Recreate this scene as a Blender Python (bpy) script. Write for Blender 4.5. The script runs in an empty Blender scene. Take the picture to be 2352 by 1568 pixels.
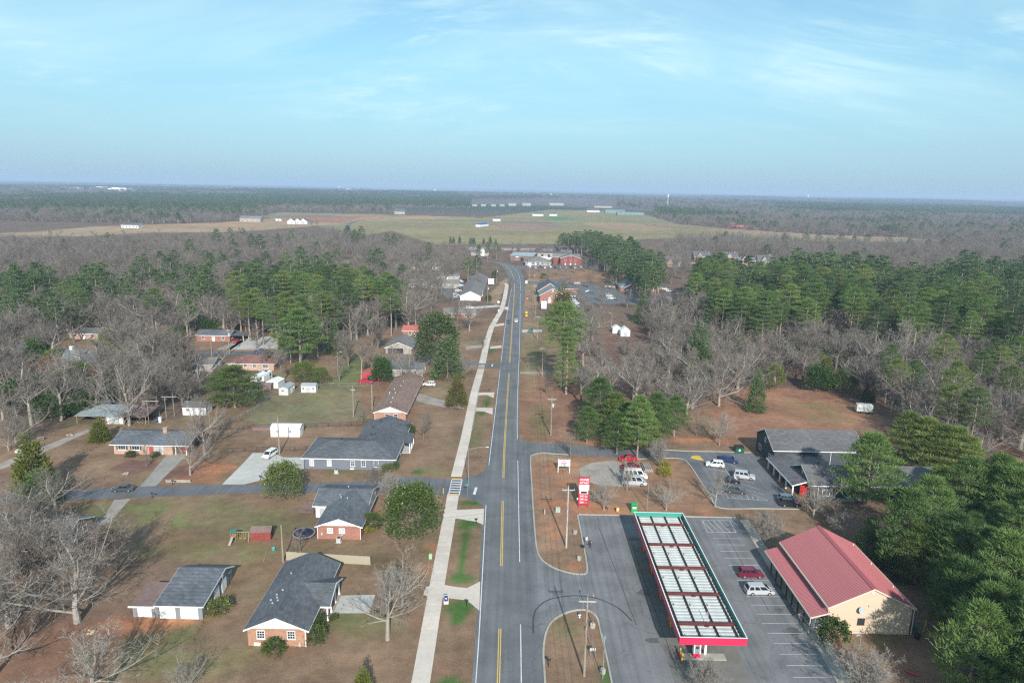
import bpy, bmesh, math, random
import numpy as np
from mathutils import Vector, Matrix
R = math.radians
SC = bpy.context.scene
COL = SC.collection
# ---------------------------------------------------------------- camera
F_PX, W_PX = 1600.0, 2352.0          # focal length in pixels of a 2352 px wide frame
CAM_H, PITCH, ROLL = 70.0, math.atan((784 - 432) / 1600.0), R(1.096)
cam_d = bpy.data.cameras.new('camera'); cam = bpy.data.objects.new('camera', cam_d); COL.objects.link(cam)
cam_d.sensor_width = 36.0; cam_d.lens = 36.0 * F_PX / W_PX
cam_d.clip_start = 0.5; cam_d.clip_end = 120000
_f = Vector((0, math.cos(PITCH), -math.sin(PITCH))); _r0 = Vector((1, 0, 0)); _u0 = Vector((0, math.sin(PITCH), math.cos(PITCH)))
_r = _r0 * math.cos(ROLL) + _u0 * math.sin(ROLL); _u = -_r0 * math.sin(ROLL) + _u0 * math.cos(ROLL)
cam.matrix_world = Matrix(((_r.x, _u.x, -_f.x, 0), (_r.y, _u.y, -_f.y, 0), (_r.z, _u.z, -_f.z, CAM_H), (0, 0, 0, 1)))
SC.camera = cam
# ---------------------------------------------------------------- sky and sun
SUN_EL, SUN_AZ = R(29.0), R(172.5)   # azimuth clockwise from +Y
world = bpy.data.worlds.new('World'); SC.world = world; world.use_nodes = True
def build_world():
    nt = world.node_tree; N = nt.nodes; L = nt.links; N.clear()
    out = N.new('ShaderNodeOutputWorld'); bg = N.new('ShaderNodeBackground'); bg.inputs['Strength'].default_value = 0.11
    sky = N.new('ShaderNodeTexSky'); sky.sky_type = 'NISHITA'; sky.sun_disc = False
    sky.sun_elevation = SUN_EL; sky.sun_rotation = SUN_AZ; sky.altitude = 200; sky.air_density = 1.0; sky.dust_density = 0.6; sky.ozone_density = 2.2
    tc = N.new('ShaderNodeTexCoord'); sep = N.new('ShaderNodeSeparateXYZ'); L.new(tc.outputs['Generated'], sep.inputs[0])
    def m(op, a, b=None):
        n = N.new('ShaderNodeMath'); n.operation = op
        for i, v in enumerate((a, b)):
            if v is None: continue
            if isinstance(v, (int, float)): n.inputs[i].default_value = v
            else: L.new(v, n.inputs[i])
        return n.outputs[0]
    zz = m('ADD', m('MAXIMUM', sep.outputs['Z'], 0.0), 0.30)
    cx = m('DIVIDE', sep.outputs['X'], zz); cy = m('DIVIDE', sep.outputs['Y'], zz)
    cv = N.new('ShaderNodeCombineXYZ'); L.new(cx, cv.inputs[0]); L.new(cy, cv.inputs[1])
    def noise(scale, rot, sx, sy, det, rough, dist, lo, hi):
        mp = N.new('ShaderNodeMapping'); mp.inputs['Rotation'].default_value = (0, 0, rot); mp.inputs['Scale'].default_value = (sx, sy, 1)
        L.new(cv.outputs[0], mp.inputs['Vector'])
        n = N.new('ShaderNodeTexNoise'); n.inputs['Scale'].default_value = scale; n.inputs['Detail'].default_value = det
        n.inputs['Roughness'].default_value = rough; n.inputs['Distortion'].default_value = dist
        L.new(mp.outputs[0], n.inputs['Vector'])
        mr = N.new('ShaderNodeMapRange'); mr.interpolation_type = 'SMOOTHSTEP'
        mr.inputs['From Min'].default_value = lo; mr.inputs['From Max'].default_value = hi
        L.new(n.outputs['Fac'], mr.inputs['Value']); return mr.outputs[0]
    broad = noise(1.5, 0.35, 0.8, 1.0, 4, 0.5, 0.4, 0.40, 0.66)
    wisp = noise(2.6, -1.05, 0.4, 1.3, 11, 0.68, 1.2, 0.40, 0.68)
    veil = noise(1.7, -0.8, 0.45, 1.1, 9, 0.62, 0.9, 0.36, 0.72)
    high = N.new('ShaderNodeMapRange'); high.interpolation_type = 'SMOOTHSTEP'
    high.inputs['From Min'].default_value = 0.04; high.inputs['From Max'].default_value = 0.15
    L.new(sep.outputs['Z'], high.inputs['Value'])
    amt = m('MULTIPLY', m('ADD', m('MULTIPLY', m('MULTIPLY', broad, wisp), 0.95), m('MULTIPLY', veil, 0.40)), high.outputs[0])
    tint = N.new('ShaderNodeMix'); tint.data_type = 'RGBA'; tint.blend_type = 'MULTIPLY'; tint.inputs[0].default_value = 1.0
    L.new(sky.outputs[0], tint.inputs[6]); tint.inputs[7].default_value = SKY_TINT
    low = N.new('ShaderNodeMapRange'); low.inputs['From Min'].default_value = 0.0; low.inputs['From Max'].default_value = 0.17
    low.inputs['To Min'].default_value = 0.93; low.inputs['To Max'].default_value = 0.45; L.new(sep.outputs['Z'], low.inputs['Value'])
    veil2 = N.new('ShaderNodeMix'); veil2.data_type = 'RGBA'; L.new(low.outputs[0], veil2.inputs[0]); L.new(tint.outputs[2], veil2.inputs[6]); veil2.inputs[7].default_value = VEIL
    mix = N.new('ShaderNodeMix'); mix.data_type = 'RGBA'; L.new(amt, mix.inputs[0]); L.new(veil2.outputs[2], mix.inputs[6])
    mix.inputs[7].default_value = CLOUD
    L.new(mix.outputs[2], bg.inputs['Color']); L.new(bg.outputs[0], out.inputs['Surface'])
SKY_TINT = (0.82, 1.24, 1.15, 1); CLOUD = (4.9, 6.9, 7.3, 1); VEIL = (2.60, 3.85, 5.30, 1)   # thin high haze and cirrus over the clear sky
build_world()
sun_d = bpy.data.lights.new('sun', 'SUN'); sun_d.energy = 4.8; sun_d.angle = R(0.6); sun_d.color = (1.0, 0.95, 0.88)
sun = bpy.data.objects.new('sun', sun_d); COL.objects.link(sun)
_sd = Vector((math.sin(SUN_AZ) * math.cos(SUN_EL), math.cos(SUN_AZ) * math.cos(SUN_EL), math.sin(SUN_EL)))
sun.rotation_euler = _sd.to_track_quat('Z', 'Y').to_euler(); sun.location = (0, 0, 200)
SC.view_settings.view_transform = 'Standard'; SC.view_settings.look = 'None'
SC.view_settings.exposure = 0.38; SC.view_settings.gamma = 1.0; SC.view_settings.use_curve_mapping = False
SC.cycles.max_bounces = 5; SC.cycles.diffuse_bounces = 2; SC.cycles.glossy_bounces = 2; SC.cycles.volume_bounces = 0
SC.cycles.use_denoising = False; SC.cycles.caustics_reflective = False; SC.cycles.caustics_refractive = False
SC.cycles.filter_width = 1.3
rng = random.Random(7); nrg = np.random.default_rng(11)
# ---------------------------------------------------------------- measuring helper: a mark in the survey picture -> ground point
def G(x, y, z=0.0):
    x -= 1176; y -= 784
    u = (x * math.cos(ROLL) + y * math.sin(ROLL)) / F_PX; v = (-x * math.sin(ROLL) + y * math.cos(ROLL)) / F_PX
    d = (u, math.cos(PITCH) - v * math.sin(PITCH), -math.sin(PITCH) - v * math.cos(PITCH))
    t = (z - CAM_H) / d[2]
    return (d[0] * t, d[1] * t)
def Gs(pts, z=0.0): return [G(x, y, z) for x, y in pts]
# ---------------------------------------------------------------- materials
MATS = {}
def mat(name, col, rough=0.8, var=0.12, scale=3.0, metal=0.0, bump=0.0, spec=0.3, pattern=None, pc=None, ps=(1, 1), tr=0.0):
    """procedural material: base colour broken up by two noises; pattern = 'brick' | 'lap' | 'rib' lines"""
    if name in MATS: return MATS[name]
    m = bpy.data.materials.new(name); m.use_nodes = True; nt = m.node_tree; N = nt.nodes; L = nt.links
    b = N['Principled BSDF']; b.inputs['Roughness'].default_value = rough; b.inputs['Metallic'].default_value = metal
    b.inputs['Specular IOR Level'].default_value = spec
    tc = N.new('ShaderNodeTexCoord'); src = tc.outputs['Object']
    base = N.new('ShaderNodeRGB'); base.outputs[0].default_value = (*col, 1); cur = base.outputs[0]; hgt = None
    if pattern == 'brick':
        # running bond laid on whichever wall the point belongs to: x+y runs along either wall
        s = N.new('ShaderNodeSeparateXYZ'); L.new(src, s.inputs[0]); a = N.new('ShaderNodeMath'); a.operation = 'ADD'
        L.new(s.outputs[0], a.inputs[0]); L.new(s.outputs[1], a.inputs[1])
        c = N.new('ShaderNodeCombineXYZ'); L.new(a.outputs[0], c.inputs[0]); L.new(s.outputs[2], c.inputs[1])
        t = N.new('ShaderNodeTexBrick'); L.new(c.outputs[0], t.inputs['Vector']); t.inputs['Scale'].default_value = 1.0
        t.inputs['Brick Width'].default_value = ps[0]; t.inputs['Row Height'].default_value = ps[1]; t.inputs['Mortar Size'].default_value = ps[1] * 0.12
        t.inputs['Color1'].default_value = (*col, 1); t.inputs['Color2'].default_value = (*pc[0], 1); t.inputs['Mortar'].default_value = (*pc[1], 1)
        cur = t.outputs['Color']; hgt = t.outputs['Fac']
    elif pattern == 'shingle':
        s = N.new('ShaderNodeSeparateXYZ'); L.new(src, s.inputs[0]); a = N.new('ShaderNodeMath'); a.operation = 'ADD'
        L.new(s.outputs[0], a.inputs[0]); L.new(s.outputs[1], a.inputs[1])
        zz = N.new('ShaderNodeMath'); zz.operation = 'MULTIPLY'; zz.inputs[1].default_value = 2.2; L.new(s.outputs[2], zz.inputs[0])
        c = N.new('ShaderNodeCombineXYZ'); L.new(a.outputs[0], c.inputs[0]); L.new(zz.outputs[0], c.inputs[1])
        t = N.new('ShaderNodeTexBrick'); L.new(c.outputs[0], t.inputs['Vector']); t.inputs['Scale'].default_value = 1.0
        t.inputs['Brick Width'].default_value = 0.9; t.inputs['Row Height'].default_value = 0.3; t.inputs['Mortar Size'].default_value = 0.015
        t.inputs['Color1'].default_value = (*col, 1); t.inputs['Color2'].default_value = (*[k * 1.45 for k in col], 1); t.inputs['Mortar'].default_value = (*[k * 0.6 for k in col], 1)
        cur = t.outputs['Color']; hgt = None
    elif pattern in ('lap', 'vert'):
        s = N.new('ShaderNodeSeparateXYZ'); L.new(src, s.inputs[0])
        if pattern == 'lap': o = s.outputs[2]
        else:
            a = N.new('ShaderNodeMath'); a.operation = 'ADD'; L.new(s.outputs[0], a.inputs[0]); L.new(s.outputs[1], a.inputs[1]); o = a.outputs[0]
        d = N.new('ShaderNodeMath'); d.operation = 'DIVIDE'; d.inputs[1].default_value = ps[0]; L.new(o, d.inputs[0])
        f = N.new('ShaderNodeMath'); f.operation = 'FRACT'; L.new(d.outputs[0], f.inputs[0])
        g = N.new('ShaderNodeMath'); g.operation = 'LESS_THAN'; g.inputs[1].default_value = 0.14; L.new(f.outputs[0], g.inputs[0])
        mx = N.new('ShaderNodeMix'); mx.data_type = 'RGBA'; L.new(g.outputs[0], mx.inputs[0]); L.new(cur, mx.inputs[6]); mx.inputs[7].default_value = (*[k * 0.72 for k in col], 1)
        cur = mx.outputs[2]; hgt = f.outputs[0]
    n1 = N.new('ShaderNodeTexNoise'); n1.inputs['Scale'].default_value = scale; n1.inputs['Detail'].default_value = 6; n1.inputs['Roughness'].default_value = 0.65
    L.new(src, n1.inputs['Vector'])
    n2 = N.new('ShaderNodeTexNoise'); n2.inputs['Scale'].default_value = scale * 0.13; n2.inputs['Detail'].default_value = 3; L.new(src, n2.inputs['Vector'])
    ad = N.new('ShaderNodeMath'); ad.operation = 'ADD'; L.new(n1.outputs['Fac'], ad.inputs[0]); L.new(n2.outputs['Fac'], ad.inputs[1])
    mr = N.new('ShaderNodeMapRange'); mr.inputs['From Min'].default_value = 0.55; mr.inputs['From Max'].default_value = 1.45
    mr.inputs['To Min'].default_value = 1 - var * 1.6; mr.inputs['To Max'].default_value = 1 + var * 1.6; L.new(ad.outputs[0], mr.inputs['Value'])
    ml = N.new('ShaderNodeVectorMath'); ml.operation = 'SCALE'; L.new(cur, ml.inputs[0]); L.new(mr.outputs[0], ml.inputs['Scale'])
    L.new(ml.outputs[0], b.inputs['Base Color'])
    if bump:
        bp = N.new('ShaderNodeBump'); bp.inputs['Strength'].default_value = bump; bp.inputs['Distance'].default_value = 0.05
        L.new(hgt if hgt is not None else n1.outputs['Fac'], bp.inputs['Height']); L.new(bp.outputs[0], b.inputs['Normal'])
    if tr: b.inputs['Transmission Weight'].default_value = tr
    MATS[name] = m; return m
def leafmat(name, c1, c2, rough=0.6, sub=0.25):
    if name in MATS: return MATS[name]
    m = bpy.data.materials.new(name); m.use_nodes = True; nt = m.node_tree; N = nt.nodes; L = nt.links
    b = N['Principled BSDF']; b.inputs['Roughness'].default_value = rough; b.inputs['Specular IOR Level'].default_value = 0.25
    tc = N.new('ShaderNodeTexCoord'); oi = N.new('ShaderNodeObjectInfo')
    n = N.new('ShaderNodeTexNoise'); n.inputs['Scale'].default_value = 0.9; n.inputs['Detail'].default_value = 3
    L.new(tc.outputs['Object'], n.inputs['Vector'])
    g = N.new('ShaderNodeNewGeometry')
    a = N.new('ShaderNodeMath'); a.operation = 'ADD'; L.new(n.outputs['Fac'], a.inputs[0])
    s = N.new('ShaderNodeMath'); s.operation = 'MULTIPLY'; s.inputs[1].default_value = 0.5; L.new(g.outputs['Random Per Island'], s.inputs[0]); L.new(s.outputs[0], a.inputs[1])
    s2 = N.new('ShaderNodeMath'); s2.operation = 'MULTIPLY_ADD'; s2.inputs[1].default_value = 0.9; s2.inputs[2].default_value = -0.65
    L.new(oi.outputs['Random'], s2.inputs[0])
    a2 = N.new('ShaderNodeMath'); a2.operation = 'ADD'; a2.use_clamp = True; L.new(a.outputs[0], a2.inputs[0]); L.new(s2.outputs[0], a2.inputs[1])
    mx = N.new('ShaderNodeMix'); mx.data_type = 'RGBA'; L.new(a2.outputs[0], mx.inputs[0]); mx.inputs[6].default_value = (*c1, 1); mx.inputs[7].default_value = (*c2, 1)
    L.new(mx.outputs[2], b.inputs['Base Color'])
    if sub:
        t = N.new('ShaderNodeBsdfTranslucent'); L.new(mx.outputs[2], t.inputs['Color']); ms = N.new('ShaderNodeMixShader'); ms.inputs[0].default_value = sub
        L.new(b.outputs[0], ms.inputs[1]); L.new(t.outputs[0], ms.inputs[2]); L.new(ms.outputs[0], N['Material Output'].inputs['Surface'])
    MATS[name] = m; return m
# ---------------------------------------------------------------- mesh builder and object helpers
class MB:
    def __init__(s): s.v = []; s.f = []; s.m = []; s.k = 0
    def mi(s, k): s.k = k; return s
    def poly(s, pts):
        i = len(s.v); s.v += [tuple(p) for p in pts]; s.f.append(tuple(range(i, i + len(pts)))); s.m.append(s.k); return s
    def box(s, x0, y0, z0, x1, y1, z1):
        i = len(s.v); s.v += [(x0, y0, z0), (x1, y0, z0), (x1, y1, z0), (x0, y1, z0), (x0, y0, z1), (x1, y0, z1), (x1, y1, z1), (x0, y1, z1)]
        for q in ((0, 3, 2, 1), (4, 5, 6, 7), (0, 1, 5, 4), (1, 2, 6, 5), (2, 3, 7, 6), (3, 0, 4, 7)): s.f.append(tuple(i + k for k in q)); s.m.append(s.k)
        return s
    def cbox(s, cx, cy, cz, dx, dy, dz): return s.box(cx - dx / 2, cy - dy / 2, cz - dz / 2, cx + dx / 2, cy + dy / 2, cz + dz / 2)
    def prism(s, pts, z0, z1):          # plan outline extruded upward (counter-clockwise outline)
        n = len(pts); i = len(s.v); s.v += [(x, y, z0) for x, y in pts] + [(x, y, z1) for x, y in pts]
        s.f.append(tuple(range(i + n - 1, i - 1, -1))); s.m.append(s.k); s.f.append(tuple(range(i + n, i + 2 * n))); s.m.append(s.k)
        for k in range(n):
            l = (k + 1) % n; s.f.append((i + k, i + l, i + n + l, i + n + k)); s.m.append(s.k)
        return s
    def hexa(s, b, t):                  # two quads joined
        i = len(s.v); s.v += [tuple(p) for p in b] + [tuple(p) for p in t]; n = len(b)
        s.f.append(tuple(range(i + n - 1, i - 1, -1))); s.m.append(s.k); s.f.append(tuple(range(i + n, i + 2 * n))); s.m.append(s.k)
        for k in range(n):
            l = (k + 1) % n; s.f.append((i + k, i + l, i + n + l, i + n + k)); s.m.append(s.k)
        return s
    def tube(s, p0, p1, r0, r1=None, n=8, cap=True):
        r1 = r0 if r1 is None else r1; p0 = Vector(p0); p1 = Vector(p1); d = (p1 - p0)
        if d.length < 1e-6: return s
        d.normalize(); a = d.orthogonal().normalized(); b = d.cross(a); i = len(s.v)
        for p, r in ((p0, r0), (p1, r1)):
            for k in range(n):
                t = 2 * math.pi * k / n; s.v.append(tuple(p + (a * math.cos(t) + b * math.sin(t)) * r))
        for k in range(n):
            l = (k + 1) % n; s.f.append((i + k, i + l, i + n + l, i + n + k)); s.m.append(s.k)
        if cap:
            s.f.append(tuple(range(i + n - 1, i - 1, -1))); s.m.append(s.k); s.f.append(tuple(range(i + n, i + 2 * n))); s.m.append(s.k)
        return s
    def lathe(s, cx, cy, prof, n=12):   # prof = [(r, z)]
        i = len(s.v)
        for r, z in prof:
            for k in range(n): t = 2 * math.pi * k / n; s.v.append((cx + r * math.cos(t), cy + r * math.sin(t), z))
        for j in range(len(prof) - 1):
            for k in range(n):
                l = (k + 1) % n; s.f.append((i + j * n + k, i + j * n + l, i + (j + 1) * n + l, i + (j + 1) * n + k)); s.m.append(s.k)
        s.f.append(tuple(range(i + n - 1, i - 1, -1))); s.m.append(s.k); j = len(prof) - 1; s.f.append(tuple(i + j * n + k for k in range(n))); s.m.append(s.k)
        return s
    def path(s, pts, r, n=6):
        for a, b in zip(pts, pts[1:]): s.tube(a, b, r, r, n)
        return s
    def mesh(s, name, mats, smooth=False):
        me = bpy.data.meshes.new(name); me.from_pydata(s.v, [], s.f)
        for m in (mats if isinstance(mats, (list, tuple)) else [mats]): me.materials.append(m)
        me.polygons.foreach_set('material_index', s.m)
        if smooth: me.polygons.foreach_set('use_smooth', [True] * len(s.f))
        me.update(); return me
    def build(s, name, mats, parent=None, loc=(0, 0, 0), rz=0.0, smooth=False):
        return link(name, s.mesh(name, mats, smooth), parent, loc, rz)
def link(name, data, parent=None, loc=(0, 0, 0), rz=0.0):
    o = bpy.data.objects.new(name, data); COL.objects.link(o); o.location = loc; o.rotation_euler = (0, 0, rz)
    if parent is not None: o.parent = parent
    return o
def tag(o, label, cat, group=None):
    o['label'] = label; o['category'] = cat
    if group: o['group'] = group
    return o
def thing(name, label, cat, loc=(0, 0, 0), rz=0.0, group=None): return tag(link(name, None, None, loc, rz), label, cat, group)
def struct(o): o['kind'] = 'structure'; return o
KIDS = {}
def copy_tree(root, loc, rz=0.0, scale=None, label=None, group=None):
    r = root.copy(); COL.objects.link(r); r.location = loc; r.rotation_euler = (0, 0, rz)
    if scale: r.scale = scale if isinstance(scale, tuple) else (scale,) * 3
    if label: r['label'] = label
    if group: r['group'] = group
    kids = KIDS.setdefault(root.name, None) or list(root.children); KIDS[root.name] = kids
    for ch in kids:
        c = ch.copy(); COL.objects.link(c); c.parent = r
        for g in ch.children:
            d = g.copy(); COL.objects.link(d); d.parent = c
    return r
def text_mesh(txt, size, extrude=0.01, bold=0.0, align='CENTER'):
    cu = bpy.data.curves.new('lettering', 'FONT'); cu.body = txt; cu.size = size; cu.extrude = extrude; cu.offset = bold
    cu.align_x = align; cu.align_y = 'CENTER'; cu.resolution_u = 2
    o = bpy.data.objects.new('lettering', cu); COL.objects.link(o)
    dg = bpy.context.evaluated_depsgraph_get(); dg.update(); me = bpy.data.meshes.new_from_object(o.evaluated_get(dg))
    bpy.data.objects.remove(o); bpy.data.curves.remove(cu); return me
def lettering(txt, size, m, parent, loc, rot, wid=None, bold=0.0, name='lettering'):
    """words cut as thin letters; the letters face local -y when rot = (90 deg, 0, 0)"""
    me = text_mesh(txt, size, 0.012, bold); me.materials.clear(); me.materials.append(m)
    o = link(name, me, parent, loc); o.rotation_euler = rot
    if wid:
        xs = [v.co.x for v in me.vertices]; w = max(xs) - min(xs); o.scale = (wid / w, 1, 1)
    return o
def vnoise(x, y, seed=0):               # smooth value noise on arrays
    xi = np.floor(x).astype(np.int64); yi = np.floor(y).astype(np.int64); xf = x - xi; yf = y - yi
    xf = xf * xf * (3 - 2 * xf); yf = yf * yf * (3 - 2 * yf)
    def h(a, b):
        n = (a * 374761393 + b * 668265263 + seed * 974711) & 0x7fffffff
        n = ((n ^ (n >> 13)) * 1274126177) & 0x7fffffff; n = (n ^ (n >> 16)) & 0xffff
        return n / 65535.0
    return (h(xi, yi) * (1 - xf) + h(xi + 1, yi) * xf) * (1 - yf) + (h(xi, yi + 1) * (1 - xf) + h(xi + 1, yi + 1) * xf) * yf
def fbm(x, y, s, seed=0, oc=4):
    v = 0; a = 0.5; t = 0
    for k in range(oc): v = v + a * vnoise(x / s, y / s, seed + k * 17); t += a; a *= 0.5; s *= 0.5
    return v / t
def inpoly(X, Y, poly):
    r = np.zeros(np.shape(X), bool); n = len(poly)
    for i in range(n):
        x0, y0 = poly[i]; x1, y1 = poly[(i + 1) % n]
        if y0 == y1: continue
        c = ((y0 > Y) != (y1 > Y)) & (X < (x1 - x0) * (Y - y0) / (y1 - y0) + x0); r ^= c
    return r
def smooth_line(pts, k=6, closed=False):
    P = [Vector((*p, 0)) for p in pts]; n = len(P); out = []
    for i in range(n if closed else n - 1):
        g = lambda j: P[j % n] if closed else P[min(max(j, 0), n - 1)]
        a, b, c, d = g(i - 1), g(i), g(i + 1), g(i + 2)
        for t in range(k):
            u = t / k; q = 0.5 * ((2 * b) + (c - a) * u + (2 * a - 5 * b + 4 * c - d) * u * u + (3 * b - a - 3 * c + d) * u ** 3); out.append((q.x, q.y))
    if not closed: out.append(tuple(pts[-1]))
    return out
def offset_line(pts, d, closed=False):
    n = len(pts); out = []
    for i in range(n):
        a = pts[(i - 1) % n] if closed or i else pts[0]; b = pts[(i + 1) % n] if closed or i < n - 1 else pts[-1]
        t = Vector((b[0] - a[0], b[1] - a[1])); t.normalize(); out.append((pts[i][0] - t.y * d, pts[i][1] + t.x * d))
    return out
def sheet(name, pts, z, m, parent=None):
    if sum(pts[i][0] * pts[(i + 1) % len(pts)][1] - pts[(i + 1) % len(pts)][0] * pts[i][1] for i in range(len(pts))) < 0: pts = pts[::-1]
    o = MB().poly([(x, y, z) for x, y in pts]).build(name, m, parent)
    return o if parent else struct(o)
def ribbon(mb, pts, w, z, h=0.0, closed=False):
    a = offset_line(pts, w / 2, closed); b = offset_line(pts, -w / 2, closed); n = len(pts)
    for i in range(n if closed else n - 1):
        j = (i + 1) % n
        if h: mb.hexa([(*b[i], z), (*b[j], z), (*a[j], z), (*a[i], z)], [(*b[i], z + h), (*b[j], z + h), (*a[j], z + h), (*a[i], z + h)])
        else: mb.poly([(*b[i], z), (*b[j], z), (*a[j], z), (*a[i], z)])
    return mb
# ================================================================ GROUND
T_, GR_, CL_, LT_, FF_ = (0.228, 0.148, 0.096), (0.122, 0.124, 0.058), (0.40, 0.175, 0.090), (0.190, 0.118, 0.082), (0.135, 0.098, 0.076)
FIELD_POLYS = [  # far pasture and farm ground, colour
    (Gs([(600, 498), (640, 487), (860, 492), (1110, 500), (1260, 482), (1420, 485), (1480, 492), (1560, 515), (1700, 528), (1900, 540), (2120, 548), (2060, 556), (1800, 552), (1600, 545), (1500, 548), (1300, 560), (1000, 562), (900, 530), (840, 540), (700, 515)]), (0.205, 0.192, 0.105)),
    (Gs([(0, 536), (110, 530), (200, 520), (330, 516), (500, 512), (640, 500), (780, 494), (1040, 498), (1000, 502), (860, 505), (700, 522), (500, 534), (350, 534), (200, 542), (0, 548)]), (0.30, 0.215, 0.135)),
    (Gs([(640, 497), (720, 494), (830, 498), (800, 512), (690, 511)]), (0.24, 0.15, 0.11)),
    (Gs([(1122, 512), (1250, 508), (1290, 520), (1250, 529), (1150, 526)]), (0.215, 0.155, 0.120)),
    (Gs([(1235, 500), (1265, 497), (1340, 503), (1280, 506)]), (0.09, 0.20, 0.075)),
    (Gs([(1335, 512), (1450, 514), (1560, 524), (1480, 532), (1380, 525)]), (0.27, 0.21, 0.135)),
    (Gs([(1590, 528), (1700, 527), (1900, 540), (2110, 547), (2040, 552), (1800, 543)]), (0.28, 0.20, 0.13)),
    (Gs([(1220, 490), (1330, 485), (1460, 491), (1330, 496)]), (0.23, 0.20, 0.11)),
]
def ground_colour(X, Y):
    n1 = fbm(X, Y, 26, 1); n2 = fbm(X, Y, 9, 5); n3 = fbm(X, Y, 60, 9); n4 = fbm(X, Y, 3.2, 21, 3)
    c = np.empty(X.shape + (3,)); c[:] = T_
    def blend(w, col): c[:] = c * (1 - w[..., None]) + np.array(col) * w[..., None]
    ss = lambda v, a, b: np.clip((v - a) / (b - a), 0, 1) ** 2 * (3 - 2 * np.clip((v - a) / (b - a), 0, 1))
    blend(ss(n1, 0.54, 0.70) * 0.30, GR_); blend(ss(n2, 0.56, 0.75) * 0.5, LT_); blend(ss(n3 * 0.6 + n2 * 0.4, 0.54, 0.70) * 0.6, (0.255, 0.135, 0.082))
    # woodland floor: everything beyond the yards
    far = ss(Y, 300, 420) ; blend(far * 0.75, FF_)
    def poly(pts, col, w, edge=1.0, nz=None):
        k = inpoly(X + (n2 - 0.5) * 8 * edge, Y + (n1 - 0.5) * 8 * edge, pts).astype(float) * w
        if nz is not None: k = k * (0.45 + 0.55 * nz)
        blend(k, col)
    gs = lambda *p: Gs(p)
    poly(gs((0, 860), (260, 850), (560, 780), (640, 700), (1000, 660), (1000, 700), (760, 800), (560, 880), (420, 960), (250, 960), (100, 990), (0, 1010)), FF_, 0.8)
    poly(gs((1310, 870), (1330, 780), (1600, 720), (2352, 740), (2352, 1020), (2150, 1000), (1990, 940), (1880, 900), (1740, 890), (1640, 905), (1580, 960), (1330, 960)), (0.165, 0.100, 0.078), 0.85)
    poly(gs((1630, 905), (1740, 888), (1880, 895), (2000, 945), (2070, 1000), (2050, 1040), (1700, 1030), (1640, 1000)), (0.290, 0.150, 0.095), 0.9)
    poly(gs((1195, 862), (1330, 862), (1330, 1012), (1195, 1012)), (0.250, 0.132, 0.085), 0.8)
    poly(gs((1215, 1045), (1420, 1052), (1580, 1062), (1650, 1180), (1335, 1185), (1240, 1290)), (0.29, 0.165, 0.105), 0.8)
    poly(gs((1960, 980), (2352, 960), (2352, 1700), (2120, 1700), (2000, 1400), (1880, 1240), (1880, 1190)), (0.185, 0.110, 0.078), 0.8)
    poly(gs((0, 1400), (330, 1405), (360, 1450), (250, 1520), (230, 1600), (0, 1640)), (0.225, 0.120, 0.080), 0.75)
    poly(gs((0, 1180), (300, 1160), (420, 1300), (330, 1420), (0, 1460)), (0.185, 0.125, 0.092), 0.7)
    poly(gs((370, 1110), (500, 1108), (520, 1060), (440, 1045)), (0.30, 0.145, 0.085), 0.85, 0.3)
    poly(gs((250, 1076), (290, 1058), (365, 1056), (350, 1075), (300, 1092)), (0.165, 0.090, 0.075), 0.9, 0.2)
    poly(gs((366, 1090), (430, 1062), (436, 1090), (375, 1098)), (0.165, 0.090, 0.075), 0.9, 0.2)
    poly(gs((1200, 700), (1230, 690), (1235, 900), (1205, 900)), (0.27, 0.19, 0.115), 0.6, 0.3)
    poly(gs((1110, 690), (1160, 640), (1170, 640), (1140, 700)), (0.30, 0.205, 0.13), 0.9, 0.2)
    poly(gs((1200, 700), (1208, 640), (1240, 640), (1236, 700)), (0.30, 0.205, 0.13), 0.9, 0.2)
    poly(gs((1205, 618), (1500, 618), (1500, 640), (1300, 650), (1215, 640)), (0.30, 0.165, 0.095), 0.75, 0.5)
    poly(gs((830, 880), (830, 960), (620, 1000), (560, 960), (600, 905), (720, 880)), (0.20, 0.175, 0.105), 0.7)
    poly(gs((790, 830), (830, 822), (835, 880), (760, 886)), (0.13, 0.165, 0.06), 0.8, 0.3)
    poly(gs((380, 800), (620, 790), (640, 808), (380, 808)), (0.33, 0.19, 0.115), 0.8, 0.3)
    def spot(px, py, rx, ry, col, w, nz=True):
        cx, cy = G(px, py); d = ((X - cx + (n4 - .5) * 2.2) / rx) ** 2 + ((Y - cy + (n2 - .5) * 3) / ry) ** 2
        k = np.clip(1.25 - d, 0, 1) * w
        if nz: k = k * ss(n2 * 0.5 + n4 * 0.5, 0.34, 0.58)
        blend(k, col)
    g1, g2 = (0.125, 0.145, 0.055), (0.068, 0.130, 0.034)
    for p in ((430, 1185, 26, 9), (330, 1180, 20, 7), (560, 1210, 18, 5), (500, 1440, 10, 5), (420, 1500, 14, 7), (640, 960, 9, 10), (700, 925, 16, 14), (730, 890, 22, 6), (830, 1435, 9, 5), (770, 1420, 5, 4), (905, 1090, 9, 3), (780, 1083, 9, 2.2), (620, 860, 10, 5), (1225, 800, 7, 22), (1215, 850, 5, 14), (1850, 935, 12, 9), (1900, 960, 9, 6), (1300, 1440, 2.5, 4), (1985, 1470, 7, 3), (1240, 960, 4, 20), (1095, 985, 3, 14), (1060, 1010, 7, 6), (470, 1265, 22, 5), (150, 970, 16, 5), (1000, 1080, 6, 4)): spot(*p, g1, 0.5)
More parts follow.
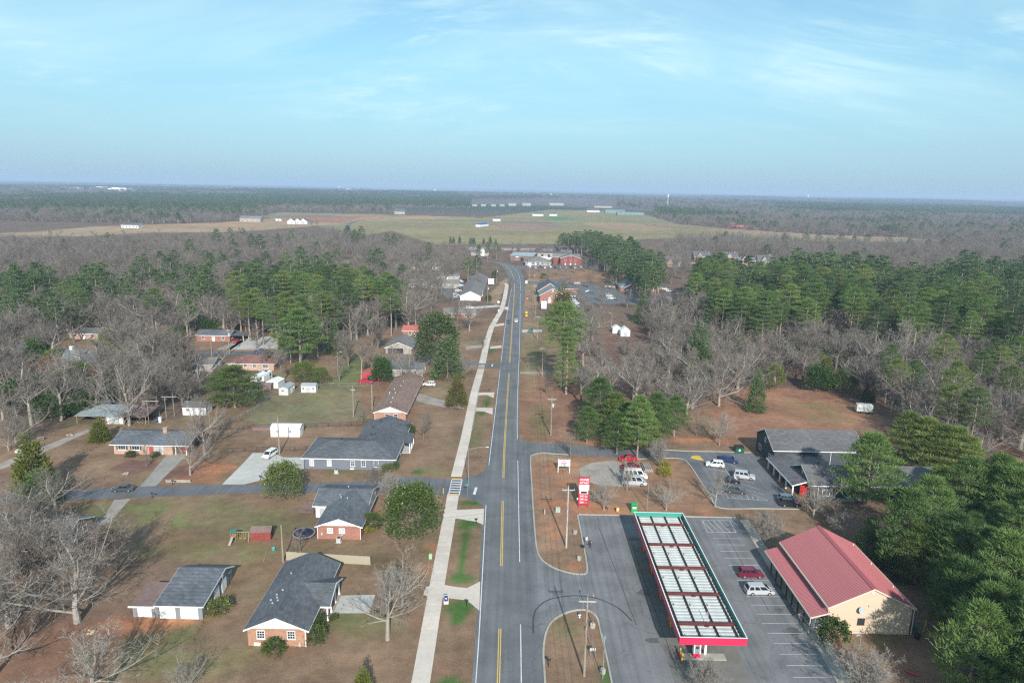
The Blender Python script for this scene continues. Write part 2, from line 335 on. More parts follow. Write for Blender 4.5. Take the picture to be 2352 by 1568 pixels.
    for p in ((1060, 1331, 2.9, 1.9), (1055, 1393, 2.9, 2.7), (1052, 1412, 1.4, 3), (1063, 1300, 0.8, 6), (1066, 1270, 0.8, 6), (1070, 1240, 0.9, 5), (1076, 1205, 2.3, 2.6), (1080, 1156, 3.2, 1.8), (1035, 1562, 2.4, 2), (1388, 1560, 1.4, 4), (1118, 922, 1.5, 6), (1105, 947, 1.6, 3), (1128, 805, 1.6, 6), (960, 1085, 2, 2)): spot(*p, g2, 1.0, False)
    for p in ((1300, 1075, 5, 5), (1312, 1105, 4, 4), (1335, 1160, 8, 3), (1285, 1155, 5, 2.4), (1290, 1230, 2.6, 2), (1265, 1208, 2, 2), (1320, 1300, 2, 2), (1400, 1175, 7, 2), (1560, 1175, 9, 2.2), (335, 1428, 8, 2.5), (465, 1420, 8, 1), (1000, 1262, 2.5, 3), (985, 1310, 2.5, 2), (965, 1425, 2, 2), (500, 1075, 6, 4), (450, 1130, 12, 1.2), (1352, 1190, 4, 1), (2050, 1010, 9, 4), (1610, 1010, 10, 3), (1400, 1015, 14, 2.5), (1250, 1020, 8, 1.5)): spot(*p, CL_, 0.85)
    for p in ((1250, 1050, 9, 2), (1000, 900, 6, 6), (1360, 1090, 8, 6)): spot(*p, (0.30, 0.235, 0.16), 0.6)
    c *= (0.70 + 0.42 * n4 + 0.18 * fbm(X, Y, 1.6, 91, 2))[..., None]
    # far farmland
    fn = fbm(X, Y, 240, 31); fs = fbm(X * 0.35, Y, 55, 37)
    fw = ss(Y, 850, 900)
    for pts, col in FIELD_POLYS:
        k = inpoly(X, Y, pts).astype(float) * fw
        cc = np.array(col) * (0.80 + 0.60 * fs[..., None]) * np.where(fn[..., None] > 0.52, np.array((1.12, 0.98, 0.92)), 1.0)
        c[:] = c * (1 - k[..., None]) + cc * k[..., None]
    # distant country: pine and bare woodland with clearings
    dn = fbm(X * 0.5, Y * 0.22, 420, 41); dw = ss(Y, 1500, 2600) * (~np.any([inpoly(X, Y, p) for p, _ in FIELD_POLYS], axis=0))
    pine = ss(dn, 0.5, 0.56); k = dw * 0.95
    c2 = np.where(pine[..., None] > 0.5, np.array((0.050, 0.075, 0.045)), np.array((0.145, 0.115, 0.100))) * (0.8 + 0.4 * fs[..., None])
    clear = ss(fbm(X * 0.4, Y * 0.15, 300, 53), 0.70, 0.75); c2 = c2 * (1 - clear[..., None]) + np.array((0.26, 0.21, 0.14)) * clear[..., None]
    c[:] = c * (1 - k[..., None]) + c2 * k[..., None]
    return c
def hills(X, Y):
    d = np.sqrt(X * X + Y * Y); k = np.clip((d - 2600) / 5000, 0, 1)
    return k * (fbm(X, Y, 2600, 61) - 0.42) * 75
def axis(near, step, far, ratio):
    v = list(np.arange(0, near + 0.1, step)); s = step
    while v[-1] < far: s *= ratio; v.append(v[-1] + s)
    return np.array(v)
_px = axis(165, 1.25, 42000, 1.040); xs = np.concatenate([-_px[:0:-1], _px])
ys = np.concatenate([[-6000, -3000, -1500, -800, -400, -200, -100, -50, 0, 30, 50, 60, 68, 74], 78 + axis(330, 1.1, 45000, 1.026)])
XX, YY = np.meshgrid(xs, ys); ZZ = hills(XX, YY)
def make_ground():
    ny, nx = XX.shape; me = bpy.data.meshes.new('ground')
    co = np.stack([XX, YY, ZZ], -1).reshape(-1, 3)
    i = np.arange((ny - 1) * (nx - 1)); r = i // (nx - 1); q = i % (nx - 1); a = r * nx + q
    fc = np.stack([a, a + 1, a + nx + 1, a + nx], -1)
    me.vertices.add(len(co)); me.vertices.foreach_set('co', co.ravel()); me.loops.add(fc.size); me.loops.foreach_set('vertex_index', fc.ravel())
    me.polygons.add(len(fc)); me.polygons.foreach_set('loop_start', np.arange(len(fc)) * 4); me.polygons.foreach_set('loop_total', np.full(len(fc), 4))
    me.update(calc_edges=True)
    ca = me.color_attributes.new('soil', 'FLOAT_COLOR', 'POINT'); cc = ground_colour(XX, YY).reshape(-1, 3)
    ca.data.foreach_set('color', np.concatenate([cc, np.ones((len(cc), 1))], 1).ravel())
    m = bpy.data.materials.new('soil_and_dormant_grass'); m.use_nodes = True; N = m.node_tree.nodes; L = m.node_tree.links; b = N['Principled BSDF']
    b.inputs['Roughness'].default_value = 0.95; b.inputs['Specular IOR Level'].default_value = 0.1
    at = N.new('ShaderNodeAttribute'); at.attribute_name = 'soil'; g = N.new('ShaderNodeNewGeometry')
    def noise(s, d, r=0.6):
        n = N.new('ShaderNodeTexNoise'); n.inputs['Scale'].default_value = s; n.inputs['Detail'].default_value = d; n.inputs['Roughness'].default_value = r
        L.new(g.outputs['Position'], n.inputs['Vector']); return n.outputs['Fac']
    a1, a2, a3 = noise(0.5, 7, 0.7), noise(3.5, 4, 0.7), noise(0.06, 4)
    ad = N.new('ShaderNodeMath'); ad.operation = 'ADD'; L.new(a1, ad.inputs[0]); L.new(a2, ad.inputs[1])
    ad2 = N.new('ShaderNodeMath'); ad2.operation = 'ADD'; L.new(ad.outputs[0], ad2.inputs[0]); L.new(a3, ad2.inputs[1])
    mr = N.new('ShaderNodeMapRange'); mr.inputs['From Min'].default_value = 1.05; mr.inputs['From Max'].default_value = 1.95; mr.inputs['To Min'].default_value = 0.52; mr.inputs['To Max'].default_value = 1.48
    L.new(ad2.outputs[0], mr.inputs['Value'])
    sc = N.new('ShaderNodeVectorMath'); sc.operation = 'SCALE'; L.new(at.outputs['Color'], sc.inputs[0]); L.new(mr.outputs[0], sc.inputs['Scale'])
    L.new(sc.outputs[0], b.inputs['Base Color'])
    bp = N.new('ShaderNodeBump'); bp.inputs['Strength'].default_value = 0.6; bp.inputs['Distance'].default_value = 0.12; L.new(ad.outputs[0], bp.inputs['Height']); L.new(bp.outputs[0], b.inputs['Normal'])
    me.materials.append(m); return struct(link('ground', me))
make_ground()
# ================================================================ ROADS, LOTS, WALKS
def asphalt(name, col, crack=0.35, stain=0.25):
    m = mat(name, col, 0.9, 0.10, 1.6); nt = m.node_tree; N = nt.nodes; L = nt.links; b = N['Principled BSDF']
    src = b.inputs['Base Color'].links[0].from_socket; g = N.new('ShaderNodeNewGeometry')
    wn = N.new('ShaderNodeTexNoise'); wn.inputs['Scale'].default_value = 0.35; wn.inputs['Detail'].default_value = 4; L.new(g.outputs['Position'], wn.inputs['Vector'])
    wv = N.new('ShaderNodeVectorMath'); wv.operation = 'MULTIPLY_ADD'; wv.inputs[1].default_value = (3.0, 3.0, 0); L.new(wn.outputs['Color'], wv.inputs[0]); L.new(g.outputs['Position'], wv.inputs[2])
    v = N.new('ShaderNodeTexVoronoi'); v.feature = 'DISTANCE_TO_EDGE'; v.inputs['Scale'].default_value = 0.13; L.new(wv.outputs[0], v.inputs['Vector'])
    lt = N.new('ShaderNodeMapRange'); lt.inputs['From Min'].default_value = 0.0; lt.inputs['From Max'].default_value = 0.010; lt.inputs['To Min'].default_value = 1 - crack; lt.inputs['To Max'].default_value = 1
    L.new(v.outputs['Distance'], lt.inputs['Value'])
    sn = N.new('ShaderNodeTexNoise'); sn.inputs['Scale'].default_value = 0.16; sn.inputs['Detail'].default_value = 5; L.new(g.outputs['Position'], sn.inputs['Vector'])
    sr = N.new('ShaderNodeMapRange'); sr.inputs['From Min'].default_value = 0.42; sr.inputs['From Max'].default_value = 0.68; sr.inputs['To Min'].default_value = 1.08; sr.inputs['To Max'].default_value = 1 - stain
    L.new(sn.outputs['Fac'], sr.inputs['Value'])
    mp = N.new('ShaderNodeMapping'); mp.inputs['Scale'].default_value = (1.1, 0.02, 1); L.new(g.outputs['Position'], mp.inputs['Vector'])
    tn = N.new('ShaderNodeTexNoise'); tn.inputs['Scale'].default_value = 1.0; tn.inputs['Detail'].default_value = 5; L.new(mp.outputs[0], tn.inputs['Vector'])
    tr = N.new('ShaderNodeMapRange'); tr.inputs['From Min'].default_value = 0.3; tr.inputs['From Max'].default_value = 0.7; tr.inputs['To Min'].default_value = 0.82; tr.inputs['To Max'].default_value = 1.14; L.new(tn.outputs['Fac'], tr.inputs['Value'])
    mt = N.new('ShaderNodeMath'); mt.operation = 'MULTIPLY'; L.new(lt.outputs[0], mt.inputs[0]); L.new(tr.outputs[0], mt.inputs[1])
    mu = N.new('ShaderNodeMath'); mu.operation = 'MULTIPLY'; L.new(mt.outputs[0], mu.inputs[0]); L.new(sr.outputs[0], mu.inputs[1])
    s = N.new('ShaderNodeVectorMath'); s.operation = 'SCALE'; L.new(src, s.inputs[0]); L.new(mu.outputs[0], s.inputs['Scale']); L.new(s.outputs[0], b.inputs['Base Color'])
    return m
M_ROAD = asphalt('road_asphalt', (0.142, 0.143, 0.149), 0.18, 0.14); M_SIDE = asphalt('street_asphalt', (0.128, 0.131, 0.142), 0.2, 0.15)
M_LOT = asphalt('lot_asphalt', (0.178, 0.177, 0.182), 0.30, 0.22); M_LOT2 = asphalt('lot_asphalt_dark', (0.140, 0.142, 0.150), 0.3, 0.2)
M_CONC = mat('walk_concrete', (0.55, 0.485, 0.42), 0.9, 0.12, 0.9); M_CONC2 = mat('drive_concrete', (0.44, 0.43, 0.40), 0.9, 0.16, 0.7); M_KERB = mat('kerb_concrete', (0.36, 0.335, 0.29), 0.9, 0.2, 1.5)
M_PAD = mat('forecourt_concrete', (0.175, 0.165, 0.150), 0.9, 0.25, 0.5); M_GRAV = mat('gravel', (0.31, 0.27, 0.235), 0.95, 0.3, 2.0)
M_WHITE = mat('white_road_paint', (0.60, 0.60, 0.58), 0.8, 0.25, 3); M_YELLOW = mat('yellow_road_paint', (0.62, 0.42, 0.10), 0.8, 0.15, 3); M_WORN = mat('worn_paint', (0.47, 0.47, 0.46), 0.85, 0.25, 2)
ROAD_L = smooth_line([(-4.9, 30), (-4.9, 88), (-5.2, 113), (-5.8, 148), (-5.9, 171), (-5.3, 211), (-4.8, 272), (-4.0, 365), (-2.8, 430), (-1.3, 495), (-3.0, 549), (-7.3, 608), (-12.7, 650), (-20, 672), (-38, 696), (-90, 750), (-200, 900), (-300, 1250), (-318, 1480), (-270, 1650), (-200, 1850)], 5)
ROAD_R = smooth_line([(2.9, 30), (2.9, 88), (2.9, 113), (2.8, 148), (2.7, 171), (2.6, 211), (3.4, 272), (5.0, 345), (7.1, 424), (8.7, 500), (8.0, 579), (3.5, 634), (-1.4, 652), (-10, 668), (-30, 688), (-82, 742), (-190, 894), (-290, 1246), (-309, 1480), (-261, 1650), (-190, 1850)], 5)
sheet('main_road', ROAD_L + ROAD_R[::-1], 0.03, M_ROAD)
sheet('turn_lane', [(2.8, 30), (5.6, 30), (5.55, 88), (5.35, 125), (5.3, 172), (6.0, 177), (9, 178.5), (11.7, 178), (29, 175.6), (45, 176.4), (47, 172.2), (47.2, 162.6), (47.3, 152.5), (47.8, 147), (66, 147), (66.4, 156), (66.5, 168), (68.2, 181), (60, 181.4), (49, 181.4), (30, 183), (9.6, 185.6), (4.5, 186.4), (2.5, 190), (2.5, 175)], 0.022, M_LOT2)
sheet('forecourt', smooth_line([(5.5, 30), (5.6, 87)], 2) + [(5.8, 97), (7.1, 102.5), (10.0, 105.6), (13.1, 106.6), (15.0, 104.9), (15.4, 100.4), (15.6, 88), (15.6, 30), (46, 30), (46.8, 80), (48.9, 89.3), (49.3, 102.6), (49.8, 123.3), (50.4, 140.6), (49.9, 141.7), (15.0, 141.8), (15.15, 122.8), (14.9, 118.2), (13.7, 117.3), (10.9, 118.0), (7.9, 120.2), (5.8, 124.9), (5.4, 130)], 0.014, M_LOT)
sheet('forecourt_pad', [(24.7, 85), (36.2, 85), (36.6, 134.5), (24.3, 134.5)], 0.022, M_PAD)
st = smooth_line([(-4.6, 170), (-7.5, 163.5), (-11, 160.6), (-14.9, 159.7), (-26.3, 160.7), (-33, 158.6), (-38.9, 156.8), (-60.3, 154.5), (-88.8, 151.9), (-105, 148.6), (-130, 144), (-170, 139)], 4)
sb = smooth_line([(-4.6, 143), (-7.5, 147.5), (-11, 149.8), (-14.1, 150.3), (-23.9, 151.4), (-37.5, 151.0), (-57.4, 149.8), (-85.6, 146.0), (-101.8, 143.7), (-130, 138.8), (-170, 133)], 4)
sheet('side_street', st + sb[::-1], 0.020, M_SIDE)
sheet('back_street', Gs([(360, 812), (440, 806), (560, 806), (640, 803), (700, 800), (700, 806), (640, 810), (560, 814), (440, 814), (360, 820)]), 0.016, M_SIDE)
sheet('far_street', Gs([(40, 822), (110, 800), (150, 800), (150, 808), (60, 832)]), 0.016, M_SIDE)
sheet('second_side_street', Gs([(1148, 838), (1120, 834), (1000, 822), (930, 818), (860, 822), (860, 828), (930, 824), (1000, 829), (1110, 842), (1146, 846)]), 0.016, M_SIDE)
sheet('church_lot', Gs([(1300, 662), (1345, 650), (1420, 668), (1500, 676), (1570, 672), (1560, 692), (1480, 700), (1410, 698), (1300, 702)]), 0.016, M_LOT2)
sheet('church_lot_drive', Gs([(1206, 645), (1240, 646), (1330, 652), (1340, 657), (1300, 656), (1240, 652), (1206, 652)]), 0.012, M_LOT2)
sheet('row_lot', Gs([(1012, 655), (1022, 650), (1062, 650), (1057, 690), (1035, 690), (1016, 675)]), 0.016, M_LOT2)
sheet('upper_lot', Gs([(1180, 611), (1260, 611), (1330, 613), (1400, 606), (1370, 616), (1290, 619), (1195, 618)]), 0.012, M_LOT2)
sheet('cul_de_sac', Gs([(780, 620), (795, 602), (820, 602), (826, 606), (805, 616)]), 0.016, M_SIDE)
sheet('subdivision_street', Gs([(1580, 605), (1640, 598), (1760, 606), (1790, 612), (1700, 612)]), 0.016, M_CONC2)
for nm, pts, m in (('driveway', [(510, 1112), (560, 1112), (640, 1092), (700, 1075), (700, 1050), (650, 1050), (632, 1040), (580, 1040), (560, 1062)], M_CONC2), ('driveway', [(322, 1117), (357, 1116), (432, 1042), (386, 1040)], mat('old_drive', (0.29, 0.27, 0.24), 0.9, 0.2, 1)),
                   ('patio_slab', [(758, 1408), (848, 1407), (862, 1365), (766, 1367)], M_CONC2), ('driveway', [(955, 900), (985, 910), (1040, 925), (1068, 932), (1066, 938), (1020, 935), (960, 922), (945, 912)], M_GRAV),
                   ('driveway', [(0, 1063), (60, 1040), (150, 1005), (200, 985), (208, 990), (120, 1030), (60, 1056), (0, 1078)], M_GRAV), ('driveway', [(240, 1185), (262, 1148), (300, 1145), (250, 1200), (200, 1215)], M_GRAV),
                   ('driveway', [(520, 803), (560, 778), (640, 770), (640, 800)], M_CONC2), ('driveway', [(495, 803), (545, 780), (566, 780), (530, 803)], M_GRAV), ('driveway', [(1060, 706), (1145, 700), (1150, 704), (1060, 712)], M_CONC2),
                   ('driveway', [(1070, 795), (1112, 790), (1113, 797), (1070, 804)], M_GRAV), ('gravel_lot', [(1330, 1075), (1360, 1062), (1410, 1056), (1470, 1085), (1470, 1118), (1380, 1115), (1335, 1100)], M_GRAV),
                   ('driveway', [(1196, 757), (1245, 757), (1245, 762), (1196, 764)], M_CONC2), ('driveway', [(1195, 853), (1280, 855), (1280, 858), (1195, 858)], M_GRAV)):
    sheet(nm, Gs(pts), 0.010, m)
# sidewalk of separate slabs
WL = [(-13.4, 55), (-13.6, 87.6), (-14.0, 113), (-14.2, 138.9), (-14.5, 159.4), (-14.1, 189.4), (-14.1, 232.9), (-13.3, 271.4), (-13.0, 318), (-12.0, 351.5), (-7.8, 404.6), (-6.6, 450), (-5.9, 508), (-9, 545), (-13.5, 600)]
def walk_x(y):
    for (x0, y0), (x1, y1) in zip(WL, WL[1:]):
        if y0 <= y <= y1: return x0 + (x1 - x0) * (y - y0) / (y1 - y0)
    return WL[-1][0]
walk = struct(link('sidewalk', None)); y = 56.0; k = 0
rr = random.Random(3); wm = [M_CONC] + [mat('walk_concrete_%d' % i, tuple(c * f for c in (0.55, 0.485, 0.42)), 0.9, 0.12, 0.9) for i, f in enumerate((0.93, 1.05, 0.97))]
while y < 520:
    l = 3.4 if y < 200 else 4.6 if y < 350 else 7.0; y1 = min(y + l - 0.05, 520)
    if not (150.4 < y + l / 2 < 159.8 or 268 < y + l / 2 < 274):
        w = 2.7; a, b = walk_x(y), walk_x(y1); h = 0.09 + rr.uniform(-0.008, 0.008)
        MB().hexa([(a, y, -0.05), (a + w, y, -0.05), (b + w, y1, -0.05), (b, y1, -0.05)], [(a, y, h), (a + w, y, h), (b + w, y1, h), (b, y1, h)]).build('slab', rr.choice(wm), walk)
    y += l
for pts in ([(1021, 1343), (1050, 1348), (1073, 1350), (1103, 1335), (1101, 1402), (1082, 1386), (1068, 1378), (1016, 1372)], [(972, 1367), (978, 1347), (987, 1346), (983, 1368)], [(1047, 1171), (1112, 1168), (1110, 1205), (1094, 1198), (1044, 1190)],
            [(1097, 902), (1136, 901), (1134, 914), (1118, 907), (1095, 908)], [(1091, 936), (1132, 937), (1131, 952), (1112, 945), (1089, 944)], [(1127, 796), (1152, 793), (1152, 799), (1125, 801)], [(1138, 745), (1158, 742), (1158, 747), (1136, 750)], [(1160, 705), (1168, 704), (1168, 712), (1158, 711)]):
    sheet('driveway_apron', Gs(pts), 0.06, M_CONC)
KB = lambda name, pts, closed=False: struct(ribbon(MB(), smooth_line(pts, 5, closed), 0.32, 0.0, 0.15, closed).build(name, M_KERB))
KB('kerb', [(15.15, 141.4), (15.2, 128), (15.15, 122.8), (14.9, 118.4), (13.7, 117.5), (10.9, 118.2), (7.9, 120.4), (5.9, 125), (5.5, 138), (5.45, 160), (5.5, 173.5), (6.3, 176.6), (9, 178.2), (11.7, 177.7), (16, 177.2)])
KB('kerb', [(5.75, 60), (5.75, 88), (5.9, 96.5), (7.2, 102.2), (10.0, 105.3), (13.1, 106.3), (14.9, 104.7), (15.3, 100.4), (15.45, 88), (15.45, 60)])
KB('kerb', [(15.3, 141.9), (30, 141.9), (50.0, 141.9)]); KB('kerb', [(34, 175.1), (45, 176.1), (47.1, 172.2), (47.3, 162.6), (47.4, 152.5), (47.9, 146.6), (57, 146.6), (66, 146.7)]); KB('kerb', [(40, 182.6), (49, 181.6), (60, 181.6), (66.5, 181.3)])
def road_line(name, xs_ys, w, m, z=0.040): struct(ribbon(MB(), xs_ys, w, z).build(name, m))
CEN = smooth_line([(-1.05, 30), (-1.05, 96), (-1.5, 161), (-1.35, 211), (-0.4, 319), (0.6, 440), (1.1, 500), (0.6, 545), (-1.6, 590), (-5, 630), (-11, 656), (-28, 684)], 14)
def cut(line, y0, y1): return [p for p in line if y0 <= p[1] <= y1]
for y0, y1 in ((30, 101.5), (118.5, 148.6), (160.5, 267), (275, 520), (545, 690)):
    for d in (-0.16, 0.16):
        q = offset_line(cut(CEN, y0 - 1, y1 + 1), d)
        if len(q) > 1: road_line('yellow_line', q, 0.15, M_YELLOW)
LW = smooth_line([(-4.25, 30), (-4.3, 88), (-4.6, 113), (-5.2, 148), (-5.4, 163), (-4.95, 211), (-4.4, 272), (-3.6, 365), (-2.4, 430), (-1.0, 492)], 12)
for y0, y1 in ((30, 146), (167, 266), (276, 500)): road_line('edge_line', cut(LW, y0, y1), 0.16, M_WHITE)
RW = smooth_line([(2.3, 30), (2.3, 88), (2.3, 113), (2.2, 148), (2.15, 163), (2.1, 211), (2.9, 272), (3.6, 320), (4.2, 380), (4.7, 440), (5.4, 500), (5.0, 560), (1.6, 615), (-4, 648)], 12)
for y0, y1 in ((30, 102), (121, 174), (187, 470), (482, 660)): road_line('edge_line', cut(RW, y0, y1), 0.16, M_WHITE)
cw = MB()
for x in (-14.1, -11.6): cw.poly([(x - 0.1, 150.6, 0.05), (x + 0.1, 150.6, 0.05), (x + 0.1, 159.4, 0.05), (x - 0.1, 159.4, 0.05)])
for i in range(7): yy = 150.7 + i * 1.42; cw.poly([(-14.0, yy, 0.054), (-11.7, yy, 0.054), (-11.7, yy + 0.5, 0.054), (-14.0, yy + 0.5, 0.054)])
struct(cw.build('crosswalk', M_WHITE)); cw = MB()
for i in range(4): yy = 268.4 + i * 1.45; cw.poly([(-13.3, yy, 0.05), (-10.8, yy, 0.05), (-10.8, yy + 0.6, 0.05), (-13.3, yy + 0.6, 0.05)])
struct(cw.build('crosswalk', M_WHITE))
sheet('stop_line', Gs([(1086, 1135), (1091, 1119), (1097, 1119), (1092, 1136)]), 0.05, M_WHITE); sheet('stop_line', Gs([(1128, 841), (1130, 836.5), (1133, 836.5), (1131, 842)]), 0.05, M_WHITE)
for y0 in (150.35, 159.55): sheet('tactile_strip', [(-14.2, y0), (-11.6, y0), (-11.6, y0 + 0.5), (-14.2, y0 + 0.5)], 0.10, mat('tactile_yellow', (0.62, 0.38, 0.10), 0.8, 0.15, 4))
lines = []
for i in range(18): lines.append(((42.3 + 0.02 * i, 134.9 - 2.62 * i), (48.2 + (0.3 if i > 5 else 0.0), 135.0 - 2.62 * i)))
H0 = Gs([(1613, 1195), (1625, 1222), (1690, 1222), (1676, 1195)])
lines += [(H0[0], H0[1]), (H0[1], H0[2]), (H0[2], H0[3]), (H0[3], H0[0])]
for k in (0.2, 0.4, 0.6, 0.8): lines.append(((42.2 + 6 * (k - 0.2), 140.3), (42 + 6 * k, 135)))
for a, b in (((1945, 1115), (2105, 1170)), ((1790, 1165), (1960, 1200)), ((2060, 1240), (2220, 1305)), ((1950, 1195), (2000, 1235)), ((2100, 1310), (2265, 1360)), ((1925, 1355), (2000, 1395)), ((2130, 1360), (2308, 1410)), ((2190, 1400), (2347, 1462)), ((1965, 1440), (2347, 1464)), ((1960, 1405), (1985, 1440)), ((2010, 1420), (2050, 1446)), ((2065, 1425), (2085, 1446)), ((2090, 1410), (2110, 1446)), ((2150, 1410), (2170, 1452)), ((2200, 1425), (2215, 1455)), ((2250, 1440), (2260, 1458)), ((2060, 1325), (2078, 1340)), ((1955, 1180), (1990, 1225))):
    lines.append((G(1176 + a[0] / 3.9916, 782.7 + a[1] / 3.9916), G(1176 + b[0] / 3.9916, 782.7 + b[1] / 3.9916)))
sm = MB()
for i, (a, b) in enumerate(lines): ribbon(sm, [a, b], 0.11, 0.036 + 0.0006 * (i % 7))
struct(sm.build('stall_markings', M_WORN))
sheet('kerb_paint_patch', Gs([(1586, 1052), (1590, 1046), (1606, 1046), (1617, 1058), (1604, 1056)]), 0.05, mat('kerb_yellow', (0.62, 0.42, 0.06), 0.8, 0.2, 2))
for px, py, rx, ry in ((1793, 1321, 1.5, .8), (1803, 1346, 1.7, .9), (1786, 1302, 1.2, .7), (1811, 1371, 1.8, 1.0), (1832, 1388, 1.3, .8), (1820, 1449, 1.5, .9), (1790, 1400, .8, .5), (1454, 1237, 1.2, .8), (1480, 1360, 1.2, .9), (1462, 1265, .5, .4), (1500, 1470, 1.1, .8)):
    x, y = G(px, py); sheet('oil_stain', [(x + rx * (1 + .25 * math.sin(3 * a + px)) * math.cos(a), y + ry * (1 + .25 * math.cos(2 * a + py)) * math.sin(a)) for a in np.linspace(0, 6.1, 16)], 0.030 if px > 1600 or px < 1440 else 0.034, mat('oil_stain', (0.10, 0.10, 0.106), .8, .35, 2))
struct(ribbon(MB(), smooth_line([G(1176 + a / 3.9916, 1175.4 + c / 3.9916) for a, c in ((195, 1110), (198, 960), (240, 870), (350, 800), (550, 768), (750, 785), (900, 840), (1000, 900), (1100, 1000))], 6), .22, .047).build('sealed_crack', mat('tar_seal', (0.05, 0.05, 0.055), .6, .3, 2)))
for a, c in (((785, 115), (960, 560)), ((960, 560), (1140, 1040)), ((1100, 300), (1510, 1450)), ((1960, 200), (2351, 900)), ((700, 20), (1100, 60))): struct(ribbon(MB(), [G(1176 + q[0] / 3.9916, 1175.4 + q[1] / 3.9916) for q in (a, c)], .09, .032).build('pavement_joint', MATS['tar_seal']))
# store front walk: raised concrete
wk = MB(); wk.prism([(47.0, 60), (50.6, 60), (51.0, 92), (52.2, 101), (52.3, 122.5), (52.3, 140.8), (50.6, 140.8), (50.0, 123.3), (49.3, 102.6), (48.6, 89)], 0.0, 0.15); struct(wk.build('store_walk', M_KERB))
# ================================================================ TREES: templates
M_BARK = mat('grey_bark', (0.305, 0.276, 0.238), 0.9, 0.25, 2.0); M_BARKD = mat('brown_bark', (0.165, 0.142, 0.120), 0.9, 0.25, 2.0)
M_TWIG = leafmat('bare_twigs', (0.132, 0.114, 0.098), (0.235, 0.206, 0.178), 0.9, 0.0); M_TWIGR = leafmat('reddish_twigs', (0.150, 0.105, 0.090), (0.215, 0.160, 0.136), 0.9, 0.0)
M_TWIGL = leafmat('pale_twigs', (0.205, 0.185, 0.163), (0.315, 0.288, 0.252), 0.9, 0.0)
M_PBARK = mat('pine_bark', (0.33, 0.265, 0.22), 0.95, 0.3, 1.5)
M_NEED = leafmat('pine_needles', (0.048, 0.098, 0.028), (0.165, 0.250, 0.068), 0.55, 0.25); M_NEEDY = leafmat('yellow_green_needles', (0.080, 0.122, 0.030), (0.215, 0.270, 0.072), 0.55, 0.25)  # second needle set is the yellower green
M_NEEDD = leafmat('deep_needles', (0.050, 0.090, 0.036), (0.130, 0.185, 0.070), 0.55, 0.22)
M_HOLLY = leafmat('holly_leaves', (0.055, 0.095, 0.022), (0.150, 0.180, 0.050), 0.35, 0.2); M_MAG = leafmat('magnolia_leaves', (0.028, 0.058, 0.022), (0.085, 0.115, 0.045), 0.48, 0.12)
M_CEDAR = leafmat('cedar_foliage', (0.095, 0.095, 0.028), (0.185, 0.165, 0.052), 0.7, 0.25); M_CYP = leafmat('cypress_foliage', (0.105, 0.130, 0.022), (0.225, 0.235, 0.045), 0.6, 0.25)
M_BROWN = leafmat('dead_leaves', (0.22, 0.115, 0.065), (0.34, 0.19, 0.11), 0.8, 0.3); M_IVY = leafmat('ivy_leaves', (0.032, 0.075, 0.018), (0.085, 0.145, 0.036), 0.45, 0.25)
M_BOX = leafmat('hedge_leaves', (0.040, 0.075, 0.020), (0.095, 0.130, 0.035), 0.5, 0.2); M_GOLD = leafmat('golden_shrub_leaves', (0.16, 0.16, 0.02), (0.30, 0.28, 0.04), 0.5, 0.25)
def tri_mesh(name, V, F_, m):
    me = bpy.data.meshes.new(name); V = np.asarray(V, float); F_ = np.asarray(F_, np.int64); k = F_.shape[1]
    me.vertices.add(len(V)); me.vertices.foreach_set('co', V.ravel()); me.loops.add(F_.size); me.loops.foreach_set('vertex_index', F_.ravel())
    me.polygons.add(len(F_)); me.polygons.foreach_set('loop_start', np.arange(len(F_)) * k); me.polygons.foreach_set('loop_total', np.full(len(F_), k))
    me.update(calc_edges=True); me.materials.append(m); return me
def unit(n, g):
    v = g.normal(size=(n, 3)); return v / np.linalg.norm(v, axis=1, keepdims=True)
def blades(C, D, L_, W_, g):            # one tapered triangle each
    n = len(C); s = np.cross(D, unit(n, g)); s /= np.linalg.norm(s, axis=1, keepdims=True) + 1e-9; s *= (np.asarray(W_) / 2).reshape(-1, 1)
    V = np.stack([C - s, C + s, C + D * np.asarray(L_).reshape(-1, 1)], 1).reshape(-1, 3); return V, np.arange(3 * n).reshape(n, 3)
def leaves(C, D, L_, W_, g):            # one rhombus each
    n = len(C); s = np.cross(D, unit(n, g)); s /= np.linalg.norm(s, axis=1, keepdims=True) + 1e-9; s *= (np.asarray(W_) / 2).reshape(-1, 1); l = np.asarray(L_).reshape(-1, 1)
    V = np.stack([C, C + D * l * .5 - s, C + D * l, C + D * l * .5 + s], 1).reshape(-1, 3); return V, np.arange(4 * n).reshape(n, 4)
TPL = {}                                # key -> (height, trunk mesh, crown mesh)
def rand_perp(d, r): 
    a = d.orthogonal().normalized(); b = d.cross(a); t = r.uniform(0, 2 * math.pi); return a * math.cos(t) + b * math.sin(t)
